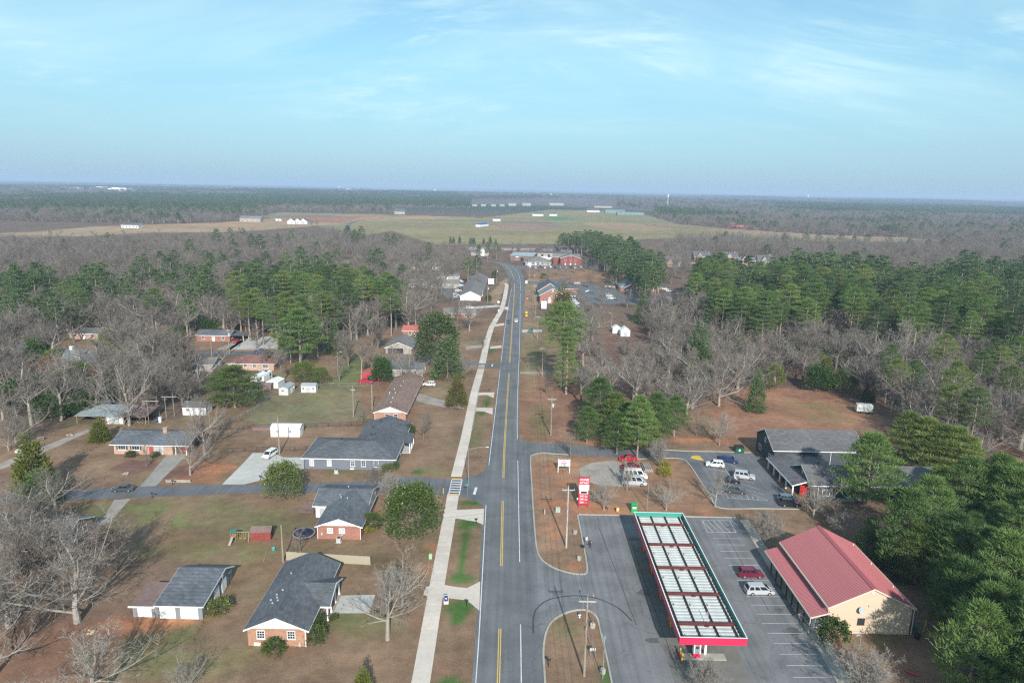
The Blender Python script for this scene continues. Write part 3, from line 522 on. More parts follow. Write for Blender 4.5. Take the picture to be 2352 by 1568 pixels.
def bare(key, seed, H, trunk, nl, ang, nch, twig_w, mb_bark, m_twig, multi=1, up=0.12, lev3=True, len1=0.52, fork=(0.35, 0.95)):
    r = random.Random(seed); tb = MB(); P0, DD, LL, WW = [], [], [], []
    def twig(p, d, l, w): P0.append(tuple(p)); DD.append(tuple(d)); LL.append(l); WW.append(w)
    def grow(p, d, length, rad, lev):
        ns = 5 if lev == 0 else 4 if lev == 1 else 3; p = p.copy(); d = d.copy()
        for i in range(ns):
            d = (d + rand_perp(d, r) * r.uniform(0.05, 0.26) + Vector((0, 0, up))).normalized(); q = p + d * (length / ns); r1 = rad * (0.80 if i < ns - 1 else 0.5)
            if lev <= 2: tb.tube(p, q, rad, r1, 6 if lev == 0 else 4 if lev == 1 else 3, False)
            else: twig(p, d, length / ns * 1.25, rad * 2.0)
            k = nch[lev] if lev < len(nch) else 0
            for _ in range(int(k) + (1 if r.random() < k - int(k) else 0)):
                if lev == 0 and i < 1: break
                a = R(r.uniform(ang[0], ang[1])); e = (d * math.cos(a) + rand_perp(d, r) * math.sin(a)).normalized(); t = r.random(); s = p.lerp(q, t)
                frac = 1 - 0.45 * (i + t) / ns
                if lev < 3: grow(s, e, length * r.uniform(0.42, 0.66) * frac, r1 * r.uniform(0.42, 0.6), lev + 1)
                else: twig(s, e, length * r.uniform(0.35, 0.8), twig_w)
            p = q; rad = r1
        if lev >= 3:
            for _ in range(3): twig(p, (d + rand_perp(d, r) * 0.5).normalized(), length * 0.45, twig_w)
    base_r = H * 0.021 / math.sqrt(multi)
    for mm in range(multi):
        d0 = Vector((r.uniform(-.05, .05), r.uniform(-.05, .05), 1)) if multi == 1 else Vector((math.cos(mm * 2.4 + seed) * 0.28, math.sin(mm * 2.4 + seed) * 0.28, 1)); d0.normalize()
        p = Vector((0, 0, -0.15)); th = H * trunk; q = p + d0 * th; tb.tube(p, q, base_r * 1.25, base_r * 0.85, 8, False); mid = q
        top = H - th; grow(mid, d0, top * 0.78, base_r * 0.8, 0)
        for k in range(nl):
            a = R(r.uniform(ang[0], ang[1] + 8)); az = 2 * math.pi * (k + r.random() * 0.6) / nl
            t = r.uniform(*fork); s = p.lerp(q, 1.0 if trunk > 0.3 else t) + d0 * (r.random() * top * 0.25)
            e = Vector((math.cos(az) * math.sin(a), math.sin(az) * math.sin(a), math.cos(a))); grow(s, e, top * len1 * r.uniform(0.8, 1.25), base_r * r.uniform(0.34, 0.55), 1)
    V, F_ = blades(np.array(P0), np.array(DD), np.array(LL), np.array(WW), np.random.default_rng(seed))
    zmax = V[:, 2].max(); TPL[key] = (zmax, tb.mesh('trunk', mb_bark), tri_mesh('crown', V, F_, m_twig)); return len(F_), len(tb.f)
def pine(key, seed, H, crown0, rad, ncl, nbl, bl, bw, m_need, flat=0.55, shape=0.8, lean=0.0):
    r = random.Random(seed); g = np.random.default_rng(seed); tb = MB(); p = Vector((0, 0, -0.2)); n = 6; pts = [p]
    for i in range(n): pts.append(Vector((lean * (i + 1) / n + r.uniform(-.12, .12), r.uniform(-.12, .12), H * 0.97 * (i + 1) / n)))
    for i in range(n): tb.tube(pts[i], pts[i + 1], H * 0.011 * (1 - 0.8 * i / n) + .03, H * 0.011 * (1 - 0.8 * (i + 1) / n) + .03, 6, False)
    def axis_at(z):
        f = min(max(z / (H * 0.97) * n, 0), n - 0.001); i = int(f); return pts[i].lerp(pts[i + 1], f - i)
    Cs, Ds, Ls = [], [], []
    for c in range(ncl):
        u = (c + r.random()) / ncl; nt_ = max(6, int(H * (1 - crown0) / 1.7)); uq = min(1.0, (math.floor(u * nt_) + 0.5 + r.uniform(-.28, .28)) / nt_); u = uq if u < 0.93 else u; z = H * (crown0 + (1 - crown0) * u ** 0.85); prof = math.sin(math.pi * min(1, (0.16 + 0.84 * u)) ** shape) ** 0.75 if u < 0.97 else 0.12
        rr_ = rad * max(0.10, prof) * r.uniform(0.25, 1.22) ** 0.6; az = c * 2.39996 + r.uniform(-.4, .4); a = axis_at(z - rr_ * 0.15)
        e = Vector((a.x + math.cos(az) * rr_, a.y + math.sin(az) * rr_, z)); 
        if rr_ > 0.6: tb.mi(1).tube(a, e, 0.04 + 0.010 * rr_, 0.015, 3, False).mi(0)
        s = r.uniform(0.7, 1.2) * (0.40 + rad * 0.135); v = unit(nbl, g); v[:, 2] = np.abs(v[:, 2]) * 0.9 - 0.18
        v /= np.linalg.norm(v, axis=1, keepdims=True); off = v * (g.random((nbl, 1)) ** 0.45) * s * np.array((1.15, 1.15, flat)); Cs.append(np.array(e) + off)
        d = v + np.array((0, 0, 0.8)) + g.normal(size=(nbl, 3)) * 0.3; Ds.append(d / np.linalg.norm(d, axis=1, keepdims=True)); Ls.append(bl * g.uniform(0.7, 1.25, nbl))
    C_, D_, L_ = np.concatenate(Cs), np.concatenate(Ds), np.concatenate(Ls); V, F_ = blades(C_, D_, L_, np.full(len(C_), bw), g)
    TPL[key] = (H, tb.mesh('trunk', [M_PBARK, M_BARKD]), tri_mesh('crown', V, F_, m_need)); return len(F_), len(tb.f)
def dome(key, seed, H, rad, z0, nl, ncl, ls, lw, m_leaf, lump=0.22, bark=None, upright=0.5, kind='dome', drop=1.0):
    """leafy evergreen: clumps over an ovoid or cone, real gaps between them"""
    g = np.random.default_rng(seed); tb = MB(); tb.tube((0, 0, -0.15), (0, 0, H * 0.6), max(0.06, H * 0.016), 0.04, 6, False)
    v = unit(ncl, g); t = g.random(ncl)
    if kind == 'cone':
        u = 1 - np.sqrt(g.random(ncl)); az = g.random(ncl) * 6.283; rr_ = rad * (1 - u) ** 0.85 * g.uniform(0.72, 1.05, ncl); C0 = np.stack([np.cos(az) * rr_, np.sin(az) * rr_, z0 + (H - z0) * u], -1); nrm = np.stack([np.cos(az), np.sin(az), np.full(ncl, 0.45)], -1)
    else:
        k = g.uniform(0.55, 1.0, ncl) ** 0.5; v[:, 2] = np.where(v[:, 2] < -0.55 * drop, -v[:, 2], v[:, 2]); C0 = v * k[:, None] * np.array((rad, rad, (H - z0) / 2)) * (0.86 + 0.28 * g.random((ncl, 1))) + np.array((0, 0, (H + z0) / 2)); nrm = v
    for i in range(0, ncl, max(1, ncl // 14)): tb.tube((0, 0, H * 0.25), tuple(C0[i]), 0.05, 0.015, 3, False)
    C = np.repeat(C0, nl, 0) + g.normal(size=(ncl * nl, 3)) * lump * rad * np.array((1, 1, 0.8)); D = np.repeat(nrm, nl, 0) + g.normal(size=(ncl * nl, 3)) * 0.7 + np.array((0, 0, upright)); D /= np.linalg.norm(D, axis=1, keepdims=True)
    C[:, 2] = np.maximum(C[:, 2], 0.05); n = len(C); V, F_ = leaves(C, D, ls * g.uniform(.7, 1.3, n), np.full(n, lw), g)
    TPL[key] = (H, tb.mesh('trunk', bark or M_BARKD), tri_mesh('crown', V, F_, m_leaf)); return len(F_), len(tb.f)
cnt = {}
# near and middle bare trees
cnt['o1'] = bare('oak1', 1, 18, 0.14, 7, (38, 68), (1.8, 1.9, 2.0, 2.4), 0.06, M_BARK, M_TWIG, len1=0.66)
cnt['o2'] = bare('oak2', 5, 18, 0.16, 6, (34, 66), (1.8, 1.9, 2.0, 2.4), 0.055, M_BARK, M_TWIG, len1=0.78)
cnt['o3'] = bare('oak3', 9, 20, 0.22, 6, (28, 55), (1.9, 1.9, 1.9, 2.4), 0.06, M_BARK, M_TWIG, len1=0.66)
cnt['d1'] = bare('dense1', 12, 15, 0.16, 8, (22, 52), (2.0, 2.0, 2.1, 2.4), 0.05, M_BARKD, M_TWIG, up=0.16, len1=0.72)
cnt['d2'] = bare('dense2', 14, 15, 0.14, 8, (20, 48), (2.0, 2.0, 2.1, 2.4), 0.05, M_BARKD, M_TWIGR, up=0.18, len1=0.75)
cnt['f1'] = bare('tall1', 21, 20, 0.42, 5, (20, 46), (1.9, 1.8, 1.9, 2.2), 0.055, M_BARK, M_TWIG, len1=0.62)
cnt['f2'] = bare('tall2', 23, 21, 0.38, 5, (20, 44), (1.9, 1.8, 1.9, 2.2), 0.055, M_BARK, M_TWIG, len1=0.58)
cnt['f3'] = bare('tall3', 27, 19, 0.40, 6, (24, 50), (1.9, 1.8, 1.9, 2.2), 0.055, M_BARKD, M_TWIG, len1=0.60)
cnt['s1'] = bare('small1', 31, 7, 0.10, 4, (20, 50), (1.7, 1.7, 1.8, 2.4), 0.03, M_BARK, M_TWIGL, multi=4, up=0.14, len1=0.7)
cnt['s2'] = bare('small2', 33, 8, 0.18, 6, (30, 60), (1.8, 1.8, 1.8, 2.4), 0.03, M_BARK, M_TWIGL, len1=0.75)
cnt['y1'] = bare('yard1', 37, 13, 0.30, 5, (30, 58), (1.8, 1.8, 1.9, 2.4), 0.04, M_BARK, M_TWIGL, len1=0.72)
# pines
cnt['pn1'] = pine('pineN1', 41, 18, 0.16, 4.2, 150, 52, 0.78, 0.135, M_NEED, shape=0.72)
cnt['pn2'] = pine('pineN2', 43, 20, 0.22, 4.4, 150, 52, 0.78, 0.135, M_NEED, shape=0.8)
cnt['pn3'] = pine('pineN3', 47, 16, 0.14, 4.0, 140, 52, 0.78, 0.135, M_NEEDY, shape=0.7)
cnt['pm1'] = pine('pineM1', 51, 25, 0.52, 4.2, 120, 46, 0.62, 0.13, M_NEED, shape=0.9)
cnt['pm2'] = pine('pineM2', 53, 26, 0.58, 3.8, 110, 46, 0.62, 0.13, M_NEED, shape=0.95)
cnt['pm3'] = pine('pineM3', 57, 24, 0.45, 4.6, 130, 46, 0.62, 0.13, M_NEEDD, shape=0.85)
cnt['pm4'] = pine('pineM4', 59, 23, 0.50, 4.4, 120, 46, 0.62, 0.13, M_NEEDY, shape=0.9)
cnt['iv'] = pine('ivypine', 61, 24, 0.10, 2.6, 150, 46, 0.5, 0.12, M_NEED, shape=0.5)
# leafy evergreens and conifers
cnt['h1'] = dome('holly1', 71, 9, 4.0, 0.2, 26, 190, 0.42, 0.26, M_HOLLY, 0.14); cnt['mg'] = dome('magnolia1', 73, 20, 7.2, 0.3, 26, 260, 0.75, 0.45, M_MAG, 0.12)
cnt['cd'] = dome('cedar1', 75, 11, 3.2, 0.2, 26, 170, 0.5, 0.2, M_CEDAR, 0.15, kind='cone', upright=0.6); cnt['cy'] = dome('cypress1', 77, 9, 2.6, 0.1, 26, 170, 0.5, 0.2, M_CYP, 0.15, kind='cone', upright=1.0)
cnt['iv2'] = dome('ivymass1', 79, 7, 3.6, 0.0, 24, 130, 0.5, 0.35, M_IVY, 0.2); cnt['br'] = dome('beech1', 81, 7, 3.0, 0.6, 18, 90, 0.4, 0.25, M_BROWN, 0.22)
cnt['bx'] = dome('shrub1', 83, 2.2, 1.3, 0.0, 22, 80, 0.20, 0.13, M_BOX, 0.13); cnt['gd'] = dome('shrubgold', 85, 1.8, 1.3, 0.0, 22, 70, 0.20, 0.13, M_GOLD, 0.13); cnt['hb'] = dome('shrubholly', 87, 2.2, 1.5, 0.0, 22, 80, 0.22, 0.14, M_HOLLY, 0.13)
cnt['ce'] = dome('cedardark', 89, 14, 3.6, 0.4, 26, 170, 0.6, 0.24, M_NEEDD, 0.15, kind='cone', upright=0.4)
# light versions for distant woods
for i in range(4): bare('lodbare%d' % i, 101 + i, 17 + i, 0.30, 5, (22, 54), (1.6, 1.6, 1.7, 0.6), 0.12, M_BARKD, M_TWIG, len1=0.7)
for i in range(3): pine('lodpine%d' % i, 111 + i, 23, 0.42, 4.2, 42, 22, 1.0, 0.45, M_NEEDD, shape=0.9)
print('tree faces', cnt, {k: len(v[2].polygons) + len(v[1].polygons) for k, v in TPL.items() if k.startswith('lod')})
PLACE = []                              # (kind, template, x, y, height, spin, widen, label, group, category, name)
def put(kind, tpl, x, y, h, label, group=None, widen=1.0, cat='tree', name=None): PLACE.append((kind, tpl, x, y, h, rng.uniform(0, 6.283), widen, label, group, cat, name))
# ================================================================ TREES: where they stand
def hero(kind, tpl, px, py, h, label, widen=1.0, cat='tree', name=None, group=None): x, y = G(px, py); put(kind, tpl, x, y, h, label, group, widen, cat, name)
B = 'bare'; Pn = 'pine'
hero(B, 'oak2', 178, 1428, 19.5, 'huge spreading bare tree beside the grey garage with three white doors', 1.3)
hero(B, 'yard1', 215, 1625, 13, 'pale bare tree on the reddish leaf litter in front of the grey garage', 1.35)
hero(B, 'small2', 432, 1590, 6, 'small pale bare tree on the lawn between garage and brick house')
hero(B, 'yard1', 890, 1468, 13.2, 'pale bare tree with a low side limb in front of the brick house porch', 1.05)
hero(B, 'small2', 925, 1392, 9.5, 'pale bare tree on the lawn beyond the concrete patio slab', 1.0)
hero(B, 'small1', 690, 1268, 4.6, 'low many-stemmed bare tree behind the picket fence', 1.2)
hero(B, 'small1', 893, 1152, 7.5, 'grey many-stemmed bare tree by the side street beside the round holly')
hero(B, 'dense1', 858, 1128, 7.0, 'fine-twigged bare tree on the verge in front of the slate grey house', 0.9)
hero(B, 'small1', 972, 1008, 6.5, 'spreading many-stemmed bare tree on the lawn of the slate grey house', 1.2)
hero(B, 'dense1', 985, 985, 6.0, 'bushy bare tree beside the brown-roofed brick house', 1.3)
hero(B, 'oak2', 437, 1090, 14, 'bare tree on the red mulch bed beside the old driveway', 0.8)
hero(B, 'oak3', 470, 1046, 18, 'tall bare tree behind the carport of the long brick ranch house', 0.85)
hero(B, 'small2', 337, 1072, 7.5, 'slim young bare tree in the mulch bed in front of the long brick ranch house', 0.7)
hero(B, 'oak1', 297, 977, 23, 'tall bare tree with a clear trunk beside the open lean-to sheds', 0.85)
hero(B, 'oak2', 37, 1020, 14, 'spreading bare tree beside the parked white sedan', 1.05)
hero(B, 'oak2', 20, 1035, 10, 'slim bare tree at the gravel drive by the white sedan', 0.8)
hero(B, 'oak2', 128, 1168, 10.5, 'branchy bare tree in front of the yellow-green conifer', 1.5)
hero(B, 'dense1', 375, 930, 15, 'dense twiggy bare tree behind the garden swing frame', 1.2)
hero(B, 'small1', 832, 975, 6.5, 'bare shrub-like tree at the foot of the garden service pole', 0.8)
hero(B, 'tall3', 648, 880, 13, 'bare many-limbed tree behind the two white sheds', 1.0)
hero(B, 'oak2', 935, 882, 14, 'pale bare tree in front of the dark roof behind the brown-roofed house', 1.05)
hero(B, 'oak2', 1055, 868, 11.5, 'bare tree beside the golden cedar on the sidewalk', 1.15)
hero(B, 'tall2', 830, 870, 15, 'bare tree in front of the red roofed shed', 0.8)
hero(B, 'dense1', 780, 876, 11, 'twiggy bare tree behind the evergreen thicket', 1.2)
hero(B, 'dense2', 1110, 800, 7, 'small reddish bare tree on the verge beside the sidewalk', 1.0)
hero(B, 'oak3', 1078, 760, 17, 'vase-shaped bare tree in front of the small brick house', 1.0)
hero(B, 'dense1', 868, 805, 17, 'rounded fine-twigged bare tree behind the brown-gabled carport house', 1.15)
hero(B, 'dense1', 760, 780, 23, 'great domed bare tree in front of the pine belt', 1.1)
hero(B, 'oak3', 938, 760, 24, 'tall pale-limbed bare tree behind the red roofed house', 1.05)
hero(B, 'tall3', 870, 770, 20, 'pale dead tree with broken limbs before the pines', 0.6)
hero(B, 'dense2', 845, 812, 7, 'small reddish bare tree beside the dome-shaped one', 1.3)
hero(B, 'small2', 1310, 1049, 7.5, 'pale bare tree at the mouth of the shared driveway under the wires', 1.0)
hero(B, 'small1', 1515, 1072, 8.5, 'pale upright bare tree at the corner of the day care car park', 0.75)
hero(B, 'small2', 1652, 1022, 11, 'pale bare tree on the field edge near the green dumpster', 0.8)
hero(B, 'small1', 1600, 1000, 9, 'thin bare tree beside the pale one on the field edge', 0.8)
hero(B, 'oak1', 1651, 932, 19.5, 'great spreading bare tree on the far edge of the brown field', 1.0)
hero(B, 'oak2', 1430, 898, 14, 'bare tree with a leaning trunk behind the pine group', 1.0)
hero(B, 'oak3', 1372, 880, 16, 'broad bare tree next to the ivy-clad pine', 1.1)
hero(B, 'oak2', 1490, 890, 14, 'bare tree standing between the pine group and the dark hanging pine', 1.0)
hero(B, 'small2', 1387, 1171, 7.6, 'pale bare tree on red clay beside the price sign', 1.0)
hero(B, 'small2', 1530, 1172, 7.0, 'pale bare tree on red clay behind the petrol canopy', 1.15)
hero(B, 'small2', 1440, 1128, 9, 'slim bare tree in front of the two white vans', 0.5)
hero(B, 'small1', 1540, 1122, 3.2, 'little bare shrub beside the gravel lot', 1.0)
hero(B, 'small1', 1757, 1250, 8.0, 'dense pale bare tree at the corner of the hatched parking bays', 1.15)
hero(B, 'small2', 1868, 1189, 10.0, 'pale bare tree in front of the dark day care wing', 1.0)
hero(B, 'small2', 1938, 1236, 7.5, 'small bare tree behind the red-roofed store', 1.0)
hero(B, 'small1', 1990, 1600, 8.0, 'pale lichen-grey bare tree in the yard below the cream store wall', 1.4)
hero(B, 'small1', 1612, 1592, 6.0, 'bare twiggy tree at the end of the canopy pump island', 1.1)
hero(B, 'small1', 1255, 905, 5.5, 'low wide bare shrub under the roadside wires', 1.2)
hero(B, 'tall3', 1980, 1160, 13, 'bare tree growing through the day care roof shadow', 0.8)
hero(B, 'oak2', 2120, 1000, 16, 'pale bare tree at the low end of the brown field', 1.0)
hero(B, 'oak1', 2062, 880, 27, 'giant pale-limbed bare tree with ivy on the field edge', 0.9)
hero(B, 'tall2', 2200, 1020, 15, 'bare tree at the edge of the day care play yard', 1.0)
hero(B, 'tall1', 2290, 1010, 17, 'bare tree above the day care play yard fence', 1.0)
hero(B, 'dense1', 1345, 735, 15, 'wide pale bare tree in front of the church car park', 1.5)
hero(B, 'dense1', 1385, 695, 14, 'bare tree on the island in the church car park', 0.9)
hero(B, 'dense2', 1435, 745, 6, 'small reddish bare tree near the two white sheds', 1.2)
hero(B, 'oak2', 1540, 790, 21, 'broad bare tree behind the white garden sheds', 1.1)
hero(B, 'dense1', 1600, 770, 24, 'round-topped bare tree at the wood edge behind the sheds', 1.1)
hero(B, 'dense1', 1468, 700, 13, 'bare tree in front of the blue-roofed brick office', 0.9)
hero(B, 'tall3', 1310, 672, 16, 'bare tree beside the brick law office', 1.0)
hero(B, 'dense1', 1560, 705, 15, 'bare tree at the end of the church car park', 1.0)
for i, (px, py, h) in enumerate(((1225, 640, 9), (1262, 637, 10), (1283, 634, 14), (1300, 636, 13), (1345, 625, 15), (1372, 622, 16), (1400, 648, 15), (1420, 645, 16))): hero(B, ('tall1', 'tall2', 'dense1')[i % 3], px, py, h, 'bare tree on the broomsedge bank below the two-storey red brick block', 0.9, group='trees on the broomsedge bank')
# pines and evergreens with a place of their own
hero(Pn, 'ivypine', 1300, 905, 24, 'ivy-clad pine column beside the roadside wires', 1.5)
hero(Pn, 'pineM1', 1290, 892, 31, 'very tall broad-topped pine just behind the ivy-clad column', 1.45)
for i, (px, py, h, t, w) in enumerate(((1348, 1018, 10.5, 'pineN1', .95), (1376, 985, 15.5, 'pineN2', 1.05), (1417, 1042, 11.5, 'pineN1', 1.0), (1411, 1008, 13.5, 'pineN3', .95), (1463, 1051, 17, 'pineN2', .75), (1503, 1022, 15, 'pineN1', .85), (1548, 1002, 12, 'pineN2', 1.0), (1440, 1020, 12, 'pineN1', .9), (1485, 1035, 11, 'pineN3', .85))):
    hero(Pn, t, px, py, h, 'green pine in the clump beside the shared driveway', w * 1.45, group='pines beside the shared driveway')
hero(B, 'yard1', 1642, 1163, 10, 'thin dark-twigged tree on the bank of the day care car park', 0.8)
for x, y, h, lab in ((65.3, 85.5, 15.5, 'pine nearest the cream gable wall of the store'), (70.5, 91, 15, 'second pine out from the cream gable wall of the store'), (74, 84, 17, 'tall pine at the yard edge below the store'), (72, 99, 14, 'pine behind the wire cage at the store corner')): put(Pn, 'pineN1', x, y, h, lab, None, 1.25)
hero(Pn, 'pineN1', 1985, 1172, 18, 'loose-crowned pine in front of the day care roof', 1.45)
for px, py, h in ((2075, 1075, 15), (2115, 1090, 15), (2150, 1100, 14), (2185, 1105, 14), (2215, 1110, 12)): hero(Pn, rng.choice(('pineN1', 'pineN3', 'pineN2')), px, py, h, 'pine in the row above the day care play yard', 1.35, group='pines above the play yard')
hero(Pn, 'pineN3', 540, 935, 13, 'yellow-green pine with a bare lower trunk behind the white camper', 2.4)
hero(Pn, 'pineN3', 505, 918, 9, 'lower yellow-green pine beside the one behind the camper', 2.0)
hero(Pn, 'pineN2', 690, 838, 22, 'big dark pine spreading over the concrete drive', 1.85)
hero(Pn, 'pineN1', 668, 835, 15, 'lower pine leaning beside the big dark one', 1.1)
hero('ever', 'cedardark', 768, 815, 15, 'slim dark cedar beside the garden lamp post', 0.9, name='evergreen_tree')
hero('ever', 'holly1', 700, 882, 8, 'glossy green evergreen thicket behind the white sheds', 1.15, name='evergreen_tree')
hero('ever', 'holly1', 737, 885, 6.5, 'smaller evergreen bush beside the glossy thicket', 1.0, name='evergreen_tree')
hero('ever', 'ivymass1', 878, 880, 9, 'ivy-covered stump tree beside the red pickup', 0.7, name='evergreen_tree')
hero('ever', 'holly1', 950, 1238, 11.2, 'large round olive-green holly beside the sidewalk', 1.05, name='evergreen_tree')
hero('ever', 'holly1', 652, 1148, 8.6, 'round green holly on the verge of the side street', 1.0, name='evergreen_tree')
hero('ever', 'magnolia1', 1005, 850, 22, 'huge dark glossy magnolia beside the sidewalk', 1.0, name='magnolia_tree')
hero('ever', 'cedardark', 1028, 868, 17, 'dull green cedar growing against the magnolia', 1.3, name='evergreen_tree')
hero('ever', 'cedar1', 1050, 932, 11, 'golden-brown cedar cone beside the sidewalk railing', 1.1, name='cedar_tree')
hero('ever', 'cedar1', 1290, 745, 22, 'brownish cedar in front of the brick law office', 1.1, name='cedar_tree')
hero('ever', 'cypress1', 80, 1128, 14, 'tall yellow-green conifer beside the gravel drive', 1.0, name='conifer')
hero('ever', 'cedardark', 88, 1158, 8.5, 'dark rounded evergreen at the foot of the yellow-green conifer', 1.9, name='evergreen_tree')
hero('ever', 'cypress1', 230, 1013, 6.8, 'bushy bright green cypress at the corner of the long brick ranch house', 1.3, name='conifer')
hero('ever', 'cypress1', 835, 1600, 4.5, 'golden little conifer on the lawn below the brick house', 1.2, name='conifer')
hero('ever', 'cedardark', 1478, 742, 17, 'dark tiered cedar on the church lawn', 1.2, name='evergreen_tree')
hero('ever', 'cedardark', 1600, 880, 24, 'dark hanging evergreen at the edge of the brown field', 0.9, name='evergreen_tree')
hero('ever', 'cedardark', 1735, 945, 15, 'dark evergreen beside the great bare tree', 0.8, name='evergreen_tree')
hero('ever', 'holly1', 1775, 895, 9, 'broad glossy evergreen at the top of the brown field', 0.9, name='evergreen_tree')
hero('ever', 'ivymass1', 1880, 900, 9, 'ivy-draped tree above the brown field', 0.9, name='evergreen_tree')
hero(Pn, 'pineM4', 1620, 800, 16, 'flat-topped yellow-green pine before the wood', 1.2)
for px, py, h, w in ((118, 965, 7, 1.1), (150, 945, 8, 1.1), (190, 955, 7, 1.0), (215, 940, 8, 1.0), (105, 930, 9, .9), (170, 915, 9, .9)): hero('ever', 'ivymass1', px, py, h, 'bright green vine-covered thicket behind the open lean-to sheds', w, name='evergreen_tree', group='vine thickets behind the sheds')
for px, py, h, t, lab in ((30, 1300, 14, 'oak2', 'bare tree in the grove by the half hidden pink brick house'), (110, 1345, 13, 'dense1', 'dense bare tree between the grove and the huge spreading tree'), (20, 1440, 13, 'oak3', 'bare tree at the reddish leaf litter edge of the grove'), (40, 1220, 12, 'oak2', 'bare tree on the verge behind the half hidden pink brick house'), (250, 1300, 11, 'dense2', 'reddish fine-twigged bare tree behind the huge spreading tree'), (90, 1240, 10, 'dense1', 'low dense bare tree behind the grove'), (-20, 1560, 12, 'yard1', 'pale bare tree at the bottom of the leaf litter')): hero(B, t, px, py, h, lab, 1.25)
for px, py, h, t in ((640, 800, 17, 'tall1'), (610, 850, 12, 'dense1'), (800, 840, 16, 'dense1'), (900, 850, 13, 'oak2'), (855, 870, 12, 'tall3'), (730, 820, 15, 'tall2'), (985, 800, 18, 'tall3'), (1000, 770, 18, 'dense2'), (960, 740, 18, 'dense1'), (820, 780, 18, 'tall1'), (720, 770, 20, 'tall2'), (1050, 740, 15, 'tall1'), (680, 780, 18, 'tall3'), (590, 800, 13, 'oak3'), (990, 720, 17, 'dense1'), (900, 740, 22, 'tall1'), (1040, 695, 14, 'dense2'), (1100, 660, 12, 'tall3'), (985, 680, 15, 'dense1')): hero(B, t, px, py, h, 'leafless yard tree among the houses between the pine belt and the main road', 1.05, group='yard trees below the pine belt')
for px, py, h, t in ((535, 770, 15, 'tall1'), (565, 762, 17, 'dense1'), (600, 765, 16, 'tall3'), (640, 772, 16, 'oak3'), (675, 768, 18, 'dense1'), (705, 772, 17, 'tall2'), (735, 775, 18, 'dense1'), (785, 772, 19, 'dense1'), (815, 768, 16, 'tall1'), (845, 770, 18, 'oak3'), (880, 762, 18, 'dense1'), (910, 758, 20, 'tall3'), (925, 735, 19, 'dense1'), (960, 705, 18, 'dense1')): hero(B, t, px, py, h, 'leafless tree standing before the trunks of the pine belt', 1.2, group='bare trees before the pine belt')
for px, py in ((205, 905), (185, 885), (120, 870)): hero('ever', 'beech1', px, py, 8, 'small beech holding rusty dead leaves in the vine thicket', 1.0, name='beech_tree', group='rusty beeches')
for px, py, h in ((700, 765, 9), (750, 770, 10), (800, 765, 9), (850, 760, 9), (900, 750, 9), (440, 760, 9), (480, 770, 7), (610, 745, 10), (560, 752, 8), (640, 760, 10)): hero('ever', 'ivymass1', px, py, h, 'ivy-green understorey tree below the pine belt', 1.0, name='evergreen_tree', group='ivy trees below the pine belt')
for px, py, h, w, t, lab in ((505, 1408, 2.4, 1.15, 'shrubholly', 'round clipped shrub at the corner of the grey garage'), (630, 1500, 2.2, 1.1, 'shrubholly', 'olive shrub against the brick gable wall'), (728, 1446, 2.4, 1.0, 'shrub1', 'round dark shrub at the porch step of the brick house'), (723, 1476, 2.6, 1.0, 'shrub1', 'larger round dark shrub at the corner of the brick house'), (767, 1424, 1.0, 1.2, 'shrub1', 'tiny low shrub beside the patio slab'),
                             (855, 1216, 3.4, 0.95, 'shrub1', 'tall oval dark shrub beside the white-gabled brick house'), (848, 1222, 1.2, 1.1, 'shrubgold', 'yellow shrub in front of the oval dark one'), (890, 1083, 2.0, 1.1, 'shrubholly', 'olive round shrub at the corner of the slate grey house'), (905, 1078, 2.0, 1.1, 'shrub1', 'green round shrub next in the hedge of the slate grey house'), (940, 1003, 3.3, 0.9, 'shrub1', 'upright dark shrub at the far corner of the slate grey house'),
                             (1525, 1073, 1.6, 1.25, 'shrubgold', 'bright yellow-green ball shrub near the corner of the day care car park'), (1527, 1093, 2.0, 1.1, 'shrubgold', 'bright yellow-green ball shrub beside the log pile'), (1912, 1480, 4.0, 0.95, 'shrub1', 'big dark ball shrub at the corner of the cream store'), (300, 1049, 1.4, 1.6, 'shrub1', 'clipped dark shrub under the window of the long brick ranch house'), (355, 1049, 1.2, 1.7, 'shrub1', 'clipped dark shrub beside the door of the long brick ranch house'),
                             (960, 1128, 1.2, 1.0, 'shrub1', 'low shrub by the kerb of the side street'), (1122, 693, 4, 0.9, 'shrub1', 'dark upright shrub at the pole by the white gabled row'), (1250, 640, 4, 1.2, 'shrub1', 'clipped dark hedge ball behind the brick law office'), (1137, 640, 6, 0.7, 'shrub1', 'dark shrub beside the tall white sign')):
    hero('shrub', t, px, py, h, lab, w, 'shrub', 'shrub')
# ---- woods: crown outlines on the survey picture, laid on the ground at crown height
ALLB = ('tall1', 'tall2', 'tall3', 'oak3', 'dense1', 'oak2'); ALLP = ('pineM1', 'pineM2', 'pineM3', 'pineM4')
KEEP = []                               # clearings kept free of wood
def clearing(*pts): KEEP.append(Gs(pts))
clearing((-400, 1000), (100, 985), (180, 965), (330, 965), (480, 935), (560, 880), (640, 850), (800, 815), (960, 800), (1000, 700), (1100, 640), (1310, 640), (1310, 860), (1330, 1000), (1560, 1020), (1630, 905), (1740, 890), (1880, 895), (2000, 945), (2075, 1010), (1900, 1250), (2120, 1700), (-400, 1700))
clearing((1200, 612), (1500, 610), (1520, 640), (1580, 690), (1500, 705), (1310, 705), (1200, 650)); clearing((1375, 725), (1490, 720), (1490, 862), (1375, 862)); clearing((350, 804), (720, 796), (720, 818), (350, 822)); clearing((520, 780), (640, 770), (660, 800), (520, 806)); clearing((1010, 650), (1120, 640), (1120, 700), (1020, 695))
